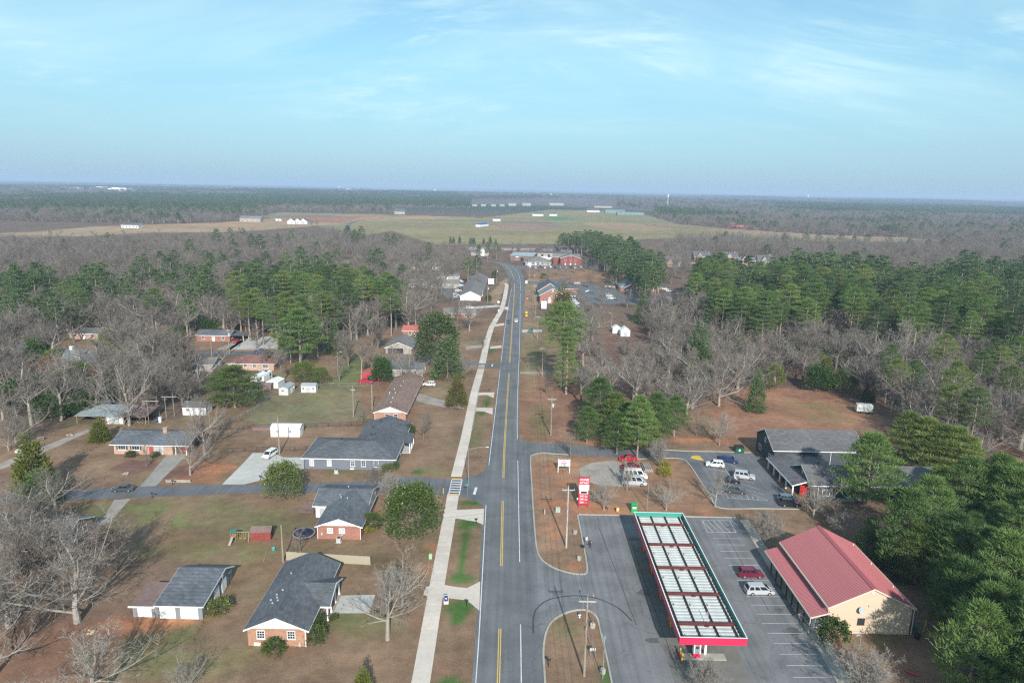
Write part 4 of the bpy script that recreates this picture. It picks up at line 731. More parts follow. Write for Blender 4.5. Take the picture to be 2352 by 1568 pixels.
clearing((505, 815), (650, 810), (650, 860), (505, 860)); clearing((780, 600), (830, 598), (830, 625), (780, 625)); clearing((440, 770), (580, 765), (580, 800), (440, 803)); clearing((140, 790), (240, 790), (240, 862), (140, 865)); clearing((260, 770), (360, 770), (360, 795), (260, 795)); clearing((410, 805), (470, 800), (470, 850), (410, 850)); clearing((880, 780), (960, 770), (960, 815), (880, 820)); clearing((940, 600), (1000, 598), (1000, 625), (940, 628)); clearing((600, 720), (650, 720), (650, 775), (600, 775))
clearing((1080, 580), (1180, 590), (1200, 612), (1150, 640), (1120, 640)); clearing((1580, 590), (1800, 595), (1800, 625), (1580, 620)); clearing((20, 805), (160, 795), (150, 815), (20, 835))
clearing((1160, 590), (1350, 585), (1350, 612), (1160, 612))
taken = [(p[2], p[3]) for p in PLACE]
def wood(kind, tpls, outline, z, spacing, hr, label, group, skip=0.0, widen=1.0, free=True, gap=0.0):
    pts = Gs(outline, z); xs_, ys_ = [p[0] for p in pts], [p[1] for p in pts]; gx = np.arange(min(xs_), max(xs_) + spacing, spacing); gy = np.arange(min(ys_), max(ys_) + spacing, spacing)
    GX, GY = np.meshgrid(gx, gy); GX = GX + nrg.uniform(-.42, .42, GX.shape) * spacing; GY = GY + nrg.uniform(-.42, .42, GX.shape) * spacing
    ok = inpoly(GX, GY, pts) & (nrg.random(GX.shape) > skip) & (fbm(GX, GY, 34, 83) > gap)
    if free:
        for c in KEEP: ok &= ~inpoly(GX, GY, c)
    n = 0; nh = len(tpls)
    for x, y in zip(GX[ok], GY[ok]):
        if free and any((x - a) ** 2 + (y - b) ** 2 < 9 for a, b in taken): continue
        t_ = rng.choice(tpls); put(kind, t_, float(x), float(y), rng.uniform(*hr), (ADJ[t_] + ' ' + label).strip(), group, widen * rng.uniform(0.88, 1.15)); n += 1
    return n
W_ = {}
ADJ = dict(tall1='high-crowned grey', tall2='slim straight', tall3='brown-barked', oak2='spreading', oak3='vase-shaped', dense1='round fine-twigged', pineM1='mid green', pineM2='narrow-crowned', pineM3='broad dark', pineM4='yellowish', pineN1='bushy green', pineN2='taller bushy', pineN3='yellow-green', cedardark='conical', ivymass1='ivy-covered', holly1='rounded glossy')
W_['pbelt'] = wood(Pn, ALLP, [(500, 690), (525, 645), (570, 600), (620, 588), (700, 585), (755, 615), (800, 622), (880, 640), (925, 655), (915, 690), (800, 700), (700, 715), (640, 722), (560, 700)], 17, 7.6, (15, 25), 'pine in the dense belt behind the back street houses', 'pines of the belt behind the houses', 0.22, 1.25, free=False, gap=0.45)
W_['pleft'] = wood(Pn, ALLP, [(-330, 640), (20, 620), (70, 610), (100, 622), (150, 625), (200, 622), (235, 612), (255, 625), (210, 670), (190, 690), (120, 700), (60, 690), (-330, 700)], 17, 8.5, (14, 23), 'pine in the stand at the far end of the back street', 'pines at the end of the back street', 0.15, 1.3, free=False, gap=0.41)
for px, py, h in ((335, 655, 21), (350, 690, 22), (372, 640, 20), (318, 705, 20), (295, 700, 19), (405, 700, 18), (440, 690, 20), (470, 705, 20), (440, 610, 22), (510, 640, 20), (535, 590, 20), (580, 590, 22), (600, 600, 24), (640, 585, 20), (670, 575, 20), (500, 575, 22), (560, 560, 18), (530, 565, 20), (480, 700, 18), (250, 570, 16), (300, 575, 14), (800, 568, 24), (830, 570, 24), (815, 575, 22), (890, 580, 20), (905, 582, 20), (920, 580, 18), (965, 640, 16), (985, 600, 18), (1075, 655, 20), (1095, 640, 18), (985, 625, 15), (1010, 615, 14), (150, 590, 16), (700, 570, 16), (730, 600, 18), (755, 590, 16), (1100, 605, 17), (1120, 600, 18), (1140, 596, 16)):
    hero(Pn, rng.choice(ALLP), px, py, h, 'single dark pine among the grey woods', rng.uniform(.9, 1.3), group='pines scattered through the grey woods')
W_['pright'] = wood(Pn, ALLP, [(1595, 625), (1620, 608), (1700, 598), (1740, 618), (1770, 600), (1830, 612), (1900, 640), (1960, 640), (2030, 670), (2100, 660), (2180, 680), (2260, 700), (2640, 690), (2640, 740), (2300, 745), (2200, 755), (2130, 735), (2060, 735), (2010, 720), (1950, 700), (1890, 715), (1830, 700), (1760, 715), (1680, 705), (1640, 690), (1600, 672)], 21, 7.6, (20, 29), 'pine in the plantation beyond the brown field', 'pines of the plantation', 0.12, 1.15, free=False, gap=0.34)
W_['pright2'] = wood(Pn, ALLP, [(1790, 602), (1850, 585), (1960, 590), (2060, 612), (2130, 625), (2200, 590), (2250, 590), (2300, 605), (2640, 600), (2640, 690), (2260, 695), (2150, 672), (2050, 650), (1960, 636), (1880, 625), (1800, 620)], 21, 10.0, (19, 28), 'pine in the back of the plantation', 'pines at the back of the plantation', 0.15, 1.2, free=False, gap=0.40)
W_['pchurch'] = wood(Pn, ALLP, [(1270, 548), (1300, 542), (1370, 536), (1420, 548), (1450, 552), (1490, 580), (1520, 600), (1530, 625), (1490, 640), (1450, 625), (1410, 600), (1375, 578), (1355, 552), (1300, 549)], 18, 8.2, (15, 24), 'pine behind the two-storey red brick block', 'pines behind the red brick block', 0.15, 1.2, free=False, gap=0.36)
W_['pnear'] = wood(Pn, ('pineN1', 'pineN2', 'pineN2', 'pineN1', 'pineN3'), [(2075, 1130), (2120, 1080), (2180, 1090), (2230, 1070), (2290, 1090), (2560, 1050), (2560, 1700), (2340, 1700), (2310, 1560), (2275, 1480), (2250, 1400), (2180, 1330), (2125, 1250), (2085, 1190)], 12, 6.2, (11, 18.5), 'young pine in the thick stand behind the red-roofed store', 'young pines behind the store', 0.1, 1.3, free=False)
W_['pdark'] = wood('ever', ('cedardark',), [(1985, 1230), (2040, 1225), (2090, 1300), (2110, 1400), (2060, 1330), (2010, 1270)], 4, 4.2, (6, 9), 'low evergreen in the shade behind the red-roofed store', 'dark evergreens behind the store', 0.25, free=False)
bl, bg = 'leafless tree in the wood %s', 'bare trees %s'
W_['b1'] = wood(B, ALLB, [(-330, 660), (180, 690), (300, 650), (500, 640), (520, 690), (640, 715), (700, 740), (760, 750), (700, 780), (600, 740), (420, 740), (470, 830), (400, 900), (260, 930), (120, 950), (-330, 960)], 10, 8.8, (11, 19), bl % 'around the back street houses', bg % 'around the back street', 0.2, 1.3)
W_['b2'] = wood(B, ALLB, [(-330, 550), (200, 543), (440, 536), (620, 530), (760, 527), (900, 544), (1060, 590), (1060, 640), (930, 650), (760, 610), (560, 590), (500, 640), (300, 640), (100, 620), (-330, 640)], 14, 13.0, (13, 21), bl % 'beyond the pine belt', bg % 'beyond the pine belt', 0.1, 1.3)
W_['b3'] = wood(B, ALLB, [(1320, 700), (1560, 690), (1640, 720), (1800, 720), (1880, 735), (1980, 720), (2010, 750), (2150, 790), (2640, 760), (2640, 1000), (2230, 1000), (2120, 960), (2010, 930), (1880, 890), (1760, 890), (1630, 900), (1480, 880), (1330, 860)], 11, 8.8, (10, 19), bl % 'around the brown field', bg % 'around the brown field', 0.2, 1.35)
W_['e3'] = wood('ever', ('ivymass1', 'cedardark', 'holly1'), [(1600, 730), (1900, 760), (2020, 800), (2640, 820), (2640, 980), (2230, 960), (2100, 930), (1980, 890), (1800, 880), (1640, 860)], 5, 17, (5, 9), 'evergreen in the undergrowth around the brown field', 'undergrowth around the brown field', 0.35)
W_['p3'] = wood(Pn, ('pineM4', 'pineM3', 'pineM1'), [(1980, 740), (2130, 770), (2640, 740), (2640, 960), (2200, 900), (2060, 850)], 18, 17, (16, 24), 'loose pine standing in the bare wood beyond the brown field', 'loose pines beyond the brown field', 0.2)
W_['mb'] = wood(B, ALLB, [(500, 700), (560, 620), (700, 600), (900, 650), (900, 720), (700, 730)], 14, 15, (13, 19), 'leafless tree growing up through the pine belt', 'bare trees inside the pine belt', 0.2, 1.2, free=False)
W_['pm'] = wood(Pn, ALLP, [(-330, 600), (300, 590), (560, 560), (900, 565), (1040, 600), (1040, 640), (760, 610), (500, 650), (260, 660)], 18, 34, (15, 23), 'pine standing alone among the grey woods', 'pines scattered through the grey woods', 0.25, 1.3)
W_['pc'] = wood('ever', ('cedardark',), [(1030, 549), (1150, 551), (1150, 553), (1030, 551)], 5, 9, (8, 11), 'small evergreen in the row along the pasture edge', 'evergreens along the pasture edge', 0.0, 0.8, free=False)
W_['pl2'] = wood(Pn, ALLP, [(240, 640), (330, 600), (480, 600), (520, 630), (500, 680), (330, 690)], 18, 13, (14, 22), 'pine between the two stands of the grey wood', 'pines between the stands', 0.5, 1.3, free=False)
W_['e1'] = wood('ever', ('cedardark', 'ivymass1', 'holly1'), [(-330, 720), (300, 720), (470, 740), (470, 860), (300, 920), (-330, 950)], 5, 19, (5, 11), 'evergreen among the bare trees of the back street wood', 'evergreens of the back street wood', 0.3, 0.9)
for i, (px, py, h) in enumerate(((1330, 692, 12), (1352, 662, 13), (1420, 692, 11), (1380, 706, 12), (1302, 708, 9), (1455, 655, 14), (1500, 702, 12), (1515, 655, 13), (1255, 655, 10), (1405, 665, 12), (1440, 708, 12), (1340, 715, 13), (1365, 640, 13), (1545, 700, 13), (1580, 690, 14), (1300, 650, 12), (1240, 625, 9), (1320, 628, 12))): hero(B, ('dense1', 'tall1', 'tall3')[i % 3], px, py, h, 'bare tree on the planted islands of the church car park', 1.1, group='bare trees of the church car park')
W_['b4'] = wood(B, ALLB, [(1500, 558), (1560, 535), (1700, 532), (1900, 543), (2100, 552), (2640, 558), (2640, 605), (2130, 610), (1900, 590), (1800, 590), (1600, 590), (1530, 620)], 15, 13.0, (13, 20), bl % 'behind the subdivision houses', bg % 'behind the subdivision', 0.08)
W_['b5'] = wood(B, ALLB, [(900, 545), (1000, 548), (1180, 556), (1290, 556), (1290, 585), (1180, 585), (1100, 600), (960, 600)], 12, 13, (10, 15), bl % 'behind the brown workshop', bg % 'behind the workshop', 0.3)
W_['bnear'] = wood(B, ('dense1', 'oak2', 'oak3'), [(-330, 1160), (90, 1190), (120, 1240), (60, 1340), (60, 1480), (-330, 1500)], 8, 9, (11, 15), 'leafless tree in the grove beside the grey garage', 'bare grove beside the garage', 0.1, free=False)
for px, py in ((1665, 560), (1800, 565), (1850, 560), (1880, 563), (1930, 566), (1960, 572), (1990, 568), (2040, 575), (2085, 578), (2130, 582), (2165, 580), (1640, 575), (1905, 600), (1980, 610), (1760, 600)): hero(Pn, rng.choice(ALLP), px, py, 17, 'single dark pine at the pasture edge behind the subdivision', 1.5, group='pines at the pasture edge')
print('woods', W_)
# ---- the 300 that show largest of each kind stand as trees of their own; the rest of the wood is one mass
NAMES = {'bare': 'bare_tree', 'pine': 'pine_tree', 'ever': 'evergreen_tree', 'shrub': 'shrub'}
REST = {'bare': [], 'pine': []}
for kind in ('bare', 'pine', 'ever', 'shrub'):
    lst = sorted([p for p in PLACE if p[0] == kind], key=lambda p: (abs(p[2]) > 0.76 * (0.977 * p[3] + 13) + 6, -p[4] / math.hypot(p[2], p[3])))
    for i, p in enumerate(lst):
        if i >= 290 and kind in REST: REST[kind].append(p); continue
        k, tpl, x, y, h, spin, widen, label, group, cat, name = p; H, tm, cm = TPL[tpl]; s = h / H
        o = thing(name or NAMES[kind], label, cat, (x, y, 0), spin, group); o.scale = (s * widen, s * widen, s)
        link('trunk', tm, o); link('crown', cm, o)
print('trees', len(PLACE), {k: len(v) for k, v in REST.items()})
# ---- masses: instances on points
def mass(name, label, tpls, pts):       # pts = [(x, y, z, scale_xy, scale_z, spin)]
    n = len(pts); me = bpy.data.meshes.new(name); me.vertices.add(n); A = np.array(pts); me.vertices.foreach_set('co', A[:, :3].ravel())
    sc = me.attributes.new('size', 'FLOAT_VECTOR', 'POINT'); sc.data.foreach_set('vector', np.stack([A[:, 3], A[:, 3], A[:, 4]], -1).ravel())
    ro = me.attributes.new('spin', 'FLOAT_VECTOR', 'POINT'); ro.data.foreach_set('vector', np.stack([0 * A[:, 5], 0 * A[:, 5], A[:, 5]], -1).ravel())
    src = bpy.data.collections.new(name + '_kinds')
    for t in tpls:
        H, tm, cm = TPL[t]; bm = bmesh.new(); bm.from_mesh(tm); bm.from_mesh(cm); m2 = bpy.data.meshes.new('tree'); nt_ = len(tm.polygons)
        bm.faces.ensure_lookup_table()
        for f in bm.faces[nt_:]: f.material_index = 1
        bm.to_mesh(m2); bm.free(); m2.materials.append(tm.materials[0]); m2.materials.append(cm.materials[0]); src.objects.link(bpy.data.objects.new('tree', m2))
    ng = bpy.data.node_groups.new(name, 'GeometryNodeTree'); ng.interface.new_socket('Geometry', in_out='INPUT', socket_type='NodeSocketGeometry'); ng.interface.new_socket('Geometry', in_out='OUTPUT', socket_type='NodeSocketGeometry')
    N = ng.nodes; L = ng.links; gi = N.new('NodeGroupInput'); go = N.new('NodeGroupOutput'); ci = N.new('GeometryNodeCollectionInfo'); ci.inputs[0].default_value = src; ci.inputs['Separate Children'].default_value = True; ci.inputs['Reset Children'].default_value = True
    ip = N.new('GeometryNodeInstanceOnPoints'); ip.inputs['Pick Instance'].default_value = True
    a1 = N.new('GeometryNodeInputNamedAttribute'); a1.data_type = 'FLOAT_VECTOR'; a1.inputs[0].default_value = 'size'; a2 = N.new('GeometryNodeInputNamedAttribute'); a2.data_type = 'FLOAT_VECTOR'; a2.inputs[0].default_value = 'spin'
    L.new(gi.outputs[0], ip.inputs['Points']); L.new(ci.outputs[0], ip.inputs['Instance']); L.new(a1.outputs[0], ip.inputs['Scale'])
    er = N.new('FunctionNodeEulerToRotation'); L.new(a2.outputs[0], er.inputs[0]); L.new(er.outputs[0], ip.inputs['Rotation']); L.new(ip.outputs[0], go.inputs[0])
    o = link(name, me); md = o.modifiers.new('wood', 'NODES'); md.node_group = ng; o['kind'] = 'stuff'; tag(o, label, 'woodland'); return o
BL, PL = ['lodbare%d' % i for i in range(4)], ['lodpine%d' % i for i in range(3)]
hb = np.mean([TPL[t][0] for t in BL]); hp = np.mean([TPL[t][0] for t in PL])
far_b = [(p[2], p[3], 0, p[4] / hb * p[6], p[4] / hb, p[5]) for p in REST['bare']]; far_p = [(p[2], p[3], 0, p[4] / hp * p[6], p[4] / hp, p[5]) for p in REST['pine']]
FIELDS = [p for p, _ in FIELD_POLYS]
NOWOOD = FIELDS + [Gs([(900, 480), (1150, 480), (1500, 480), (1510, 500), (1400, 505), (1200, 500), (900, 500)]), Gs([(1080, 462), (1330, 460), (1420, 466), (1420, 480), (1080, 480)])]
PINEZ = [Gs([(-50, 462), (200, 448), (620, 458), (1000, 450), (1240, 452), (1260, 458), (900, 468), (620, 468), (380, 474), (-50, 474)], 15), Gs([(1240, 452), (1420, 462), (1420, 470), (1330, 468)], 15), Gs([(1800, 465), (2100, 460), (2400, 478), (2400, 492), (2150, 486), (1850, 474)], 15), Gs([(1440, 470), (1600, 478), (1700, 486), (1600, 492), (1440, 482)], 15)]
yy = 700.0
while yy < 9500:
    sp = 10 + yy * 0.0040 if yy < 2600 else 20 + (yy - 2600) * 0.012; half = yy * 0.80 + 40
    gx = np.arange(-half, half, sp); gx = gx + nrg.uniform(-.45, .45, gx.shape) * sp; gy = yy + nrg.uniform(-.5, .5, gx.shape) * sp
    ok = np.ones(gx.shape, bool)
    for p in NOWOOD: ok &= ~inpoly(gx, gy, p)
    if yy < 1180:                        # nearer ground is planted by hand; only fill behind it
        ok &= (gx > 0.62 * gy) & (gy > 780)
        for c in KEEP: ok &= ~inpoly(gx, gy, c)
    cl = fbm(gx * 0.4, gy * 0.15, 300, 53) > 0.70; ok &= ~((yy > 1700) & cl)
    pz = np.zeros(gx.shape, bool)
    for p in PINEZ: pz |= inpoly(gx + nrg.normal(0, 30, gx.shape), gy * (1 + 0.10 * (fbm(gx, gy, 160, 77) - .5)), p)
    pz &= nrg.random(gx.shape) > 0.22
    dn = fbm(gx * 0.5, gy * 0.22, 420, 41); mixn = fbm(gx, gy, 90, 71)
    pin = pz | ((gy > 2300) & (dn > 0.53)) | (nrg.random(gx.shape) < np.where(mixn > 0.62, 0.45, 0.05))
    hz = hills(gx, gy); k = 1.0 if yy < 2600 else sp / 20 * 1.35
    for x, y, z, pn_, o_ in zip(gx, gy, hz, pin, ok):
        if not o_: continue
        h = rng.uniform(0.85, 1.15)
        (far_p if pn_ else far_b).append((x, y, z - 0.3, h * k * (1.15 if pn_ else 1.05), (17 / hp if pn_ else 15.5 / hb) * h, rng.uniform(0, 6.28)))
    yy += sp * (0.95 if yy < 2600 else 1.1)
print('far woods', len(far_b), len(far_p))
mass('far_bare_woodland', 'grey leafless woodland stretching to the horizon', BL, far_b); mass('far_pine_woodland', 'dark green pine woodland running through the grey woods to the horizon', PL, far_p)
# ================================================================ BUILDINGS
M_TRIM = mat('white_trim', (0.78, 0.77, 0.75), 0.6, 0.05, 2); M_GLASS = mat('window_glass', (0.035, 0.045, 0.055), 0.08, 0.1, 1.0, spec=0.8); M_BLIND = mat('blind_behind_glass', (0.40, 0.42, 0.42), 0.3, 0.1, 4, spec=0.6)
M_BRO = mat('orange_brick', (0.40, 0.185, 0.105), 0.9, 0.14, 3, pattern='brick', pc=((0.27, 0.115, 0.07), (0.42, 0.33, 0.25)), ps=(0.42, 0.16)); M_BRR = mat('red_brick', (0.34, 0.115, 0.075), 0.9, 0.14, 3, pattern='brick', pc=((0.24, 0.085, 0.06), (0.36, 0.27, 0.22)), ps=(0.42, 0.16))
M_BRP = mat('pink_brick', (0.46, 0.285, 0.205), 0.9, 0.16, 3, pattern='brick', pc=((0.34, 0.19, 0.14), (0.50, 0.42, 0.34)), ps=(0.42, 0.16)); M_BRB = mat('brown_brick', (0.19, 0.125, 0.105), 0.9, 0.12, 3, pattern='brick', pc=((0.15, 0.10, 0.085), (0.22, 0.17, 0.15)), ps=(0.5, 0.2))
M_RCH = mat('charcoal_shingles', (0.085, 0.090, 0.100), 0.9, 0.22, 1.2, pattern='shingle'); M_RSL = mat('slate_shingles', (0.090, 0.098, 0.110), 0.9, 0.25, 1.2, pattern='shingle'); M_RBR = mat('brown_shingles', (0.185, 0.125, 0.100), 0.9, 0.14, 0.8, pattern='shingle')
M_RGR = mat('grey_shingles', (0.100, 0.097, 0.102), 0.9, 0.16, 0.8, pattern='shingle'); M_RMA = mat('maroon_shingles', (0.175, 0.085, 0.075), 0.9, 0.14, 0.8, pattern='shingle'); M_RBL = mat('blue_grey_shingles', (0.155, 0.190, 0.205), 0.9, 0.12, 0.8, pattern='shingle')
M_RTA = mat('taupe_shingles', (0.155, 0.143, 0.136), 0.9, 0.14, 0.8, pattern='shingle')
M_WHS = mat('white_siding', (0.72, 0.72, 0.70), 0.7, 0.06, 1.2, pattern='lap', ps=(0.22, 1)); M_GRS = mat('slate_siding', (0.150, 0.170, 0.205), 0.7, 0.06, 1.2, pattern='lap', ps=(0.22, 1)); M_GBB = mat('grey_board_siding', (0.215, 0.22, 0.232), 0.8, 0.1, 1.2, pattern='vert', ps=(0.3, 1))
M_DKS = mat('charcoal_siding', (0.060, 0.075, 0.082), 0.75, 0.1, 1.2, pattern='lap', ps=(0.22, 1)); M_CRS = mat('cream_siding', (0.60, 0.47, 0.345), 0.7, 0.04, 0.6, pattern='lap', ps=(0.2, 1)); M_TAU = mat('taupe_siding', (0.36, 0.33, 0.29), 0.7, 0.06, 1, pattern='lap', ps=(0.22, 1))
M_WEA = mat('weathered_grey_shakes', (0.33, 0.325, 0.31), 0.9, 0.25, 2.5); M_SHUT = mat('dark_shutter', (0.045, 0.055, 0.06), 0.7, 0.1, 3); M_MET = mat('galvanised_metal', (0.42, 0.46, 0.47), 0.45, 0.12, 1.5, metal=0.35); M_VENT = mat('vent_metal', (0.30, 0.32, 0.33), 0.5, 0.15, 3, metal=0.3)
M_RUST = mat('rusty_roof', (0.20, 0.135, 0.12), 0.8, 0.25, 1.5); M_WOOD = mat('raw_wood', (0.36, 0.28, 0.19), 0.9, 0.2, 3); M_GREYW = mat('weathered_post', (0.30, 0.275, 0.24), 0.9, 0.2, 3); M_BLACK = mat('black_paint', (0.018, 0.018, 0.020), 0.5, 0.2, 3); M_REDP = mat('red_paint', (0.42, 0.05, 0.05), 0.6, 0.12, 2)
M_WMET = mat('white_metal', (0.74, 0.76, 0.76), 0.45, 0.06, 1.0, pattern='vert', ps=(0.3, 1)); M_ACG = mat('unit_grey', (0.42, 0.43, 0.42), 0.6, 0.12, 4)
class Bld:
    def __init__(s, name, label, cat, x0, y0, w, l, rz=0.0): s.o = thing(name, label, cat, (x0, y0, 0), rz); s.w = w; s.l = l
    def wbox(s, mb, side, u0, u1, z0, z1, d0, d1):
        if side == 'S': mb.box(u0, -d1, z0, u1, -d0, z1)
        elif side == 'N': mb.box(u0, s.l + d0, z0, u1, s.l + d1, z1)
        elif side == 'E': mb.box(s.w + d0, u0, z0, s.w + d1, u1, z1)
        else: mb.box(-d1, u0, z0, -d0, u1, z1)
        return mb
    def walls(s, h, m, t=0.25, name='wall'):
        mb = MB(); w, l = s.w, s.l; mb.box(0, 0, -0.2, w, t, h).box(0, l - t, -0.2, w, l, h).box(0, t, -0.2, t, l - t, h).box(w - t, t, -0.2, w, l - t, h); return mb.build(name, m, s.o)
    def solid(s, x0, y0, x1, y1, h, m, name='wall', z0=-0.2): return MB().box(x0, y0, z0, x1, y1, h).build(name, m, s.o)
    def gable(s, e, r, m_roof, m_gable, axis='y', ov=0.5, og=0.35, box=None, trim=M_TRIM, t=0.16, off=0.5, gables=True, rname='roof'):
        x0, y0, x1, y1 = box or (0, 0, s.w, s.l); rf, ga, fa = MB(), MB(), MB()
        def P(u, v, z): return (x0 + u, y0 + v, z) if axis == 'y' else (x0 + v, y0 + u, z)
        W, L_ = (x1 - x0, y1 - y0) if axis == 'y' else (y1 - y0, x1 - x0); c = W * off
        s1 = (r - e) / c; s2 = (r - e) / (W - c); za, zb = e - s1 * ov, e - s2 * ov
        for (ua, zz, ub) in ((-ov, za, c), (W + ov, zb, c)):
            a, b, d, f = P(ua, -og, zz), P(ub, -og, r), P(ub, L_ + og, r), P(ua, L_ + og, zz); up = lambda p: (p[0], p[1], p[2] + t)
            rf.hexa([a, b, d, f], [up(a), up(b), up(d), up(f)])
            e0, e1 = P(ua, -og, zz - 0.06), P(ua, L_ + og, zz - 0.06); k = -0.03 if ua < 0 else 0.03
            q0, q1 = P(ua + k, -og, zz - 0.06), P(ua + k, L_ + og, zz - 0.06); fa.hexa([e0, q0, q1, e1], [(p[0], p[1], p[2] + t + 0.04) for p in (e0, q0, q1, e1)])
            for v, dv in ((-og, -0.03), (L_ + og, 0.03)):
                g0, g1, g2, g3 = P(ua, v, zz - 0.10), P(ub, v, r - 0.10), P(ub, v + dv, r - 0.10), P(ua, v + dv, zz - 0.10)
                fa.hexa([g0, g1, g2, g3], [(p[0], p[1], p[2] + t + 0.09) for p in (g0, g1, g2, g3)])
        if gables:
            for v, w_ in ((0.02, 0.2), (L_ - 0.02, -0.2)):
                A, B_, C_ = P(0.02, v, e - 0.02), P(W - 0.02, v, e - 0.02), P(c, v, r - 0.02); A2, B2, C2 = P(0.02, v + w_, e - 0.02), P(W - 0.02, v + w_, e - 0.02), P(c, v + w_, r - 0.02); MB().hexa([A, B_, C_], [A2, B2, C2]).build('gable', m_gable, s.o)
        rf.build(rname, m_roof, s.o); fa.build('fascia', trim, s.o); return s
    def hip(s, e, r, m_roof, ov=0.5, box=None, trim=M_TRIM, t=0.16, rname='roof'):
        x0, y0, x1, y1 = box or (0, 0, s.w, s.l); W, L_ = x1 - x0, y1 - y0; k = (r - e) / (min(W, L_) / 2); ze = e - k * ov
        a = [(x0 - ov, y0 - ov), (x1 + ov, y0 - ov), (x1 + ov, y1 + ov), (x0 - ov, y1 + ov)]
        if W >= L_: p, q = (x0 + L_ / 2, (y0 + y1) / 2), (x1 - L_ / 2, (y0 + y1) / 2); fs = ((0, 1, 5, 4), (1, 2, 5), (2, 3, 4, 5), (3, 0, 4))
        else: p, q = ((x0 + x1) / 2, y0 + W / 2), ((x0 + x1) / 2, y1 - W / 2); fs = ((0, 1, 4), (1, 2, 5, 4), (2, 3, 5), (3, 0, 4, 5))
        V = [(*c, ze + t) for c in a] + [(*p, r + t), (*q, r + t)]; mb = MB(); mb.v = V; mb.f = [tuple(f) for f in fs]; mb.m = [0] * len(fs); mb.poly([(*c, ze) for c in a[::-1]]); mb.build(rname, m_roof, s.o)
        fa = MB()
        for i in range(4): j = (i + 1) % 4; A, B_ = Vector(a[i]), Vector(a[j]); n = Vector(((B_ - A).y, -(B_ - A).x)).normalized() * 0.03; fa.hexa([(*A, ze - 0.05), (*(A + n), ze - 0.05), (*(B_ + n), ze - 0.05), (*B_, ze - 0.05)], [(*A, ze + t), (*(A + n), ze + t), (*(B_ + n), ze + t), (*B_, ze + t)])
        fa.build('fascia', trim, s.o); return s
    def win(s, side, u, z, w=1.1, h=1.4, bars=(1, 1), glass=M_GLASS, frame=M_TRIM, shut=None, base=0.0):
        mb = MB(); f = 0.09; d = base
        for a in ((u - w / 2 - f, u - w / 2, z - f, z + h + f), (u + w / 2, u + w / 2 + f, z - f, z + h + f), (u - w / 2, u + w / 2, z - f, z), (u - w / 2, u + w / 2, z + h, z + h + f)): s.wbox(mb, side, *a, d, d + 0.09)
        for i in range(bars[0]): c = u - w / 2 + w * (i + 1) / (bars[0] + 1); s.wbox(mb, side, c - 0.02, c + 0.02, z, z + h, d, d + 0.05)
        for i in range(bars[1]): c = z + h * (i + 1) / (bars[1] + 1); s.wbox(mb, side, u - w / 2, u + w / 2, c - 0.025, c + 0.025, d, d + 0.06)
        s.wbox(mb, side, u - w / 2 - 0.14, u + w / 2 + 0.14, z - f - 0.06, z - f, d, d + 0.13)
        o = mb.build('window', frame, s.o); s.wbox(MB(), side, u - w / 2, u + w / 2, z, z + h, d, d + 0.03).build('pane', glass, o)
        if shut:
            for sg in (-1, 1): a = u + sg * (w / 2 + 0.32); s.wbox(MB(), side, a - 0.2, a + 0.2, z - 0.05, z + h + 0.05, d, d + 0.05).build('shutter', shut, s.o)
        return o
    def door(s, side, u, w=1.0, h=2.1, m=M_TRIM, z=0.0, panels=0, name='door'):
        o = s.wbox(MB(), side, u - w / 2, u + w / 2, z, z + h, 0, 0.05).build(name, m, s.o)
        if panels:
            for i in range(panels): s.wbox(MB(), side, u - w / 2 + 0.04, u + w / 2 - 0.04, z + h * i / panels + 0.03, z + h * (i + 1) / panels - 0.02, 0.05, 0.075).build('panel', m, o)
        else: mb = MB(); s.wbox(mb, side, u + w * 0.36, u + w * 0.42, z + 1.0, z + 1.1, 0.05, 0.11).build('door_handle', M_VENT, o)
        return o
    def part(s, name, mb, m): return mb.build(name, m, s.o)
    def vents(s, pts, m=M_VENT):
        for x, y, z in pts: MB().tube((x, y, z - 0.3), (x, y, z + 0.35), 0.12, 0.12, 8).tube((x, y, z + 0.3), (x, y, z + 0.48), 0.22, 0.14, 8).build('roof_vent', m, s.o)
    def gutter(s, pts, m=M_TRIM):
        for (x, y, z) in pts: MB().box(x - 0.05, y - 0.05, 0.05, x + 0.05, y + 0.05, z).build('downpipe', m, s.o)
# ---- brick house with charcoal roof and porch (nearest on the left)
b = Bld('brick_house', 'orange brick house with charcoal roof, white gable and white-posted porch', 'house', -40.0, 95.3, 9.1, 19.2); b.walls(3.0, M_BRO); b.gable(3.0, 4.95, M_RCH, M_WHS, 'y', 0.5, 0.4)
b.win('S', 2.05, 1.35, 1.1, 1.25, (2, 2)); b.win('S', 6.75, 1.35, 1.1, 1.25, (2, 2)); b.part('crawl_door', b.wbox(MB(), 'S', 0.9, 1.9, 0.0, 0.55, 0, 0.05), M_TRIM); b.part('meter_box', b.wbox(MB(), 'S', 7.9, 8.2, 0.1, 0.7, 0, 0.25), M_ACG)
rf = MB()                                # porch cross gable, facing the street
for y0, y1 in ((101.4, 105.7), (110.0, 105.7)):
    A = [(4.6, y1 - 95.3, 4.62), (11.2, y1 - 95.3, 4.62), (11.2, y0 - 95.3, 2.95), (8.6, y0 - 95.3, 2.95)]; rf.hexa([(x, y, z - 0.14) for x, y, z in A], A)
b.part('porch_roof', rf, M_RCH); b.part('porch_gable', MB().hexa([(10.9, 6.6, 3.0), (10.9, 14.2, 3.0), (10.9, 10.4, 4.45)], [(10.7, 6.6, 3.0), (10.7, 14.2, 3.0), (10.7, 10.4, 4.45)]), M_WHS)
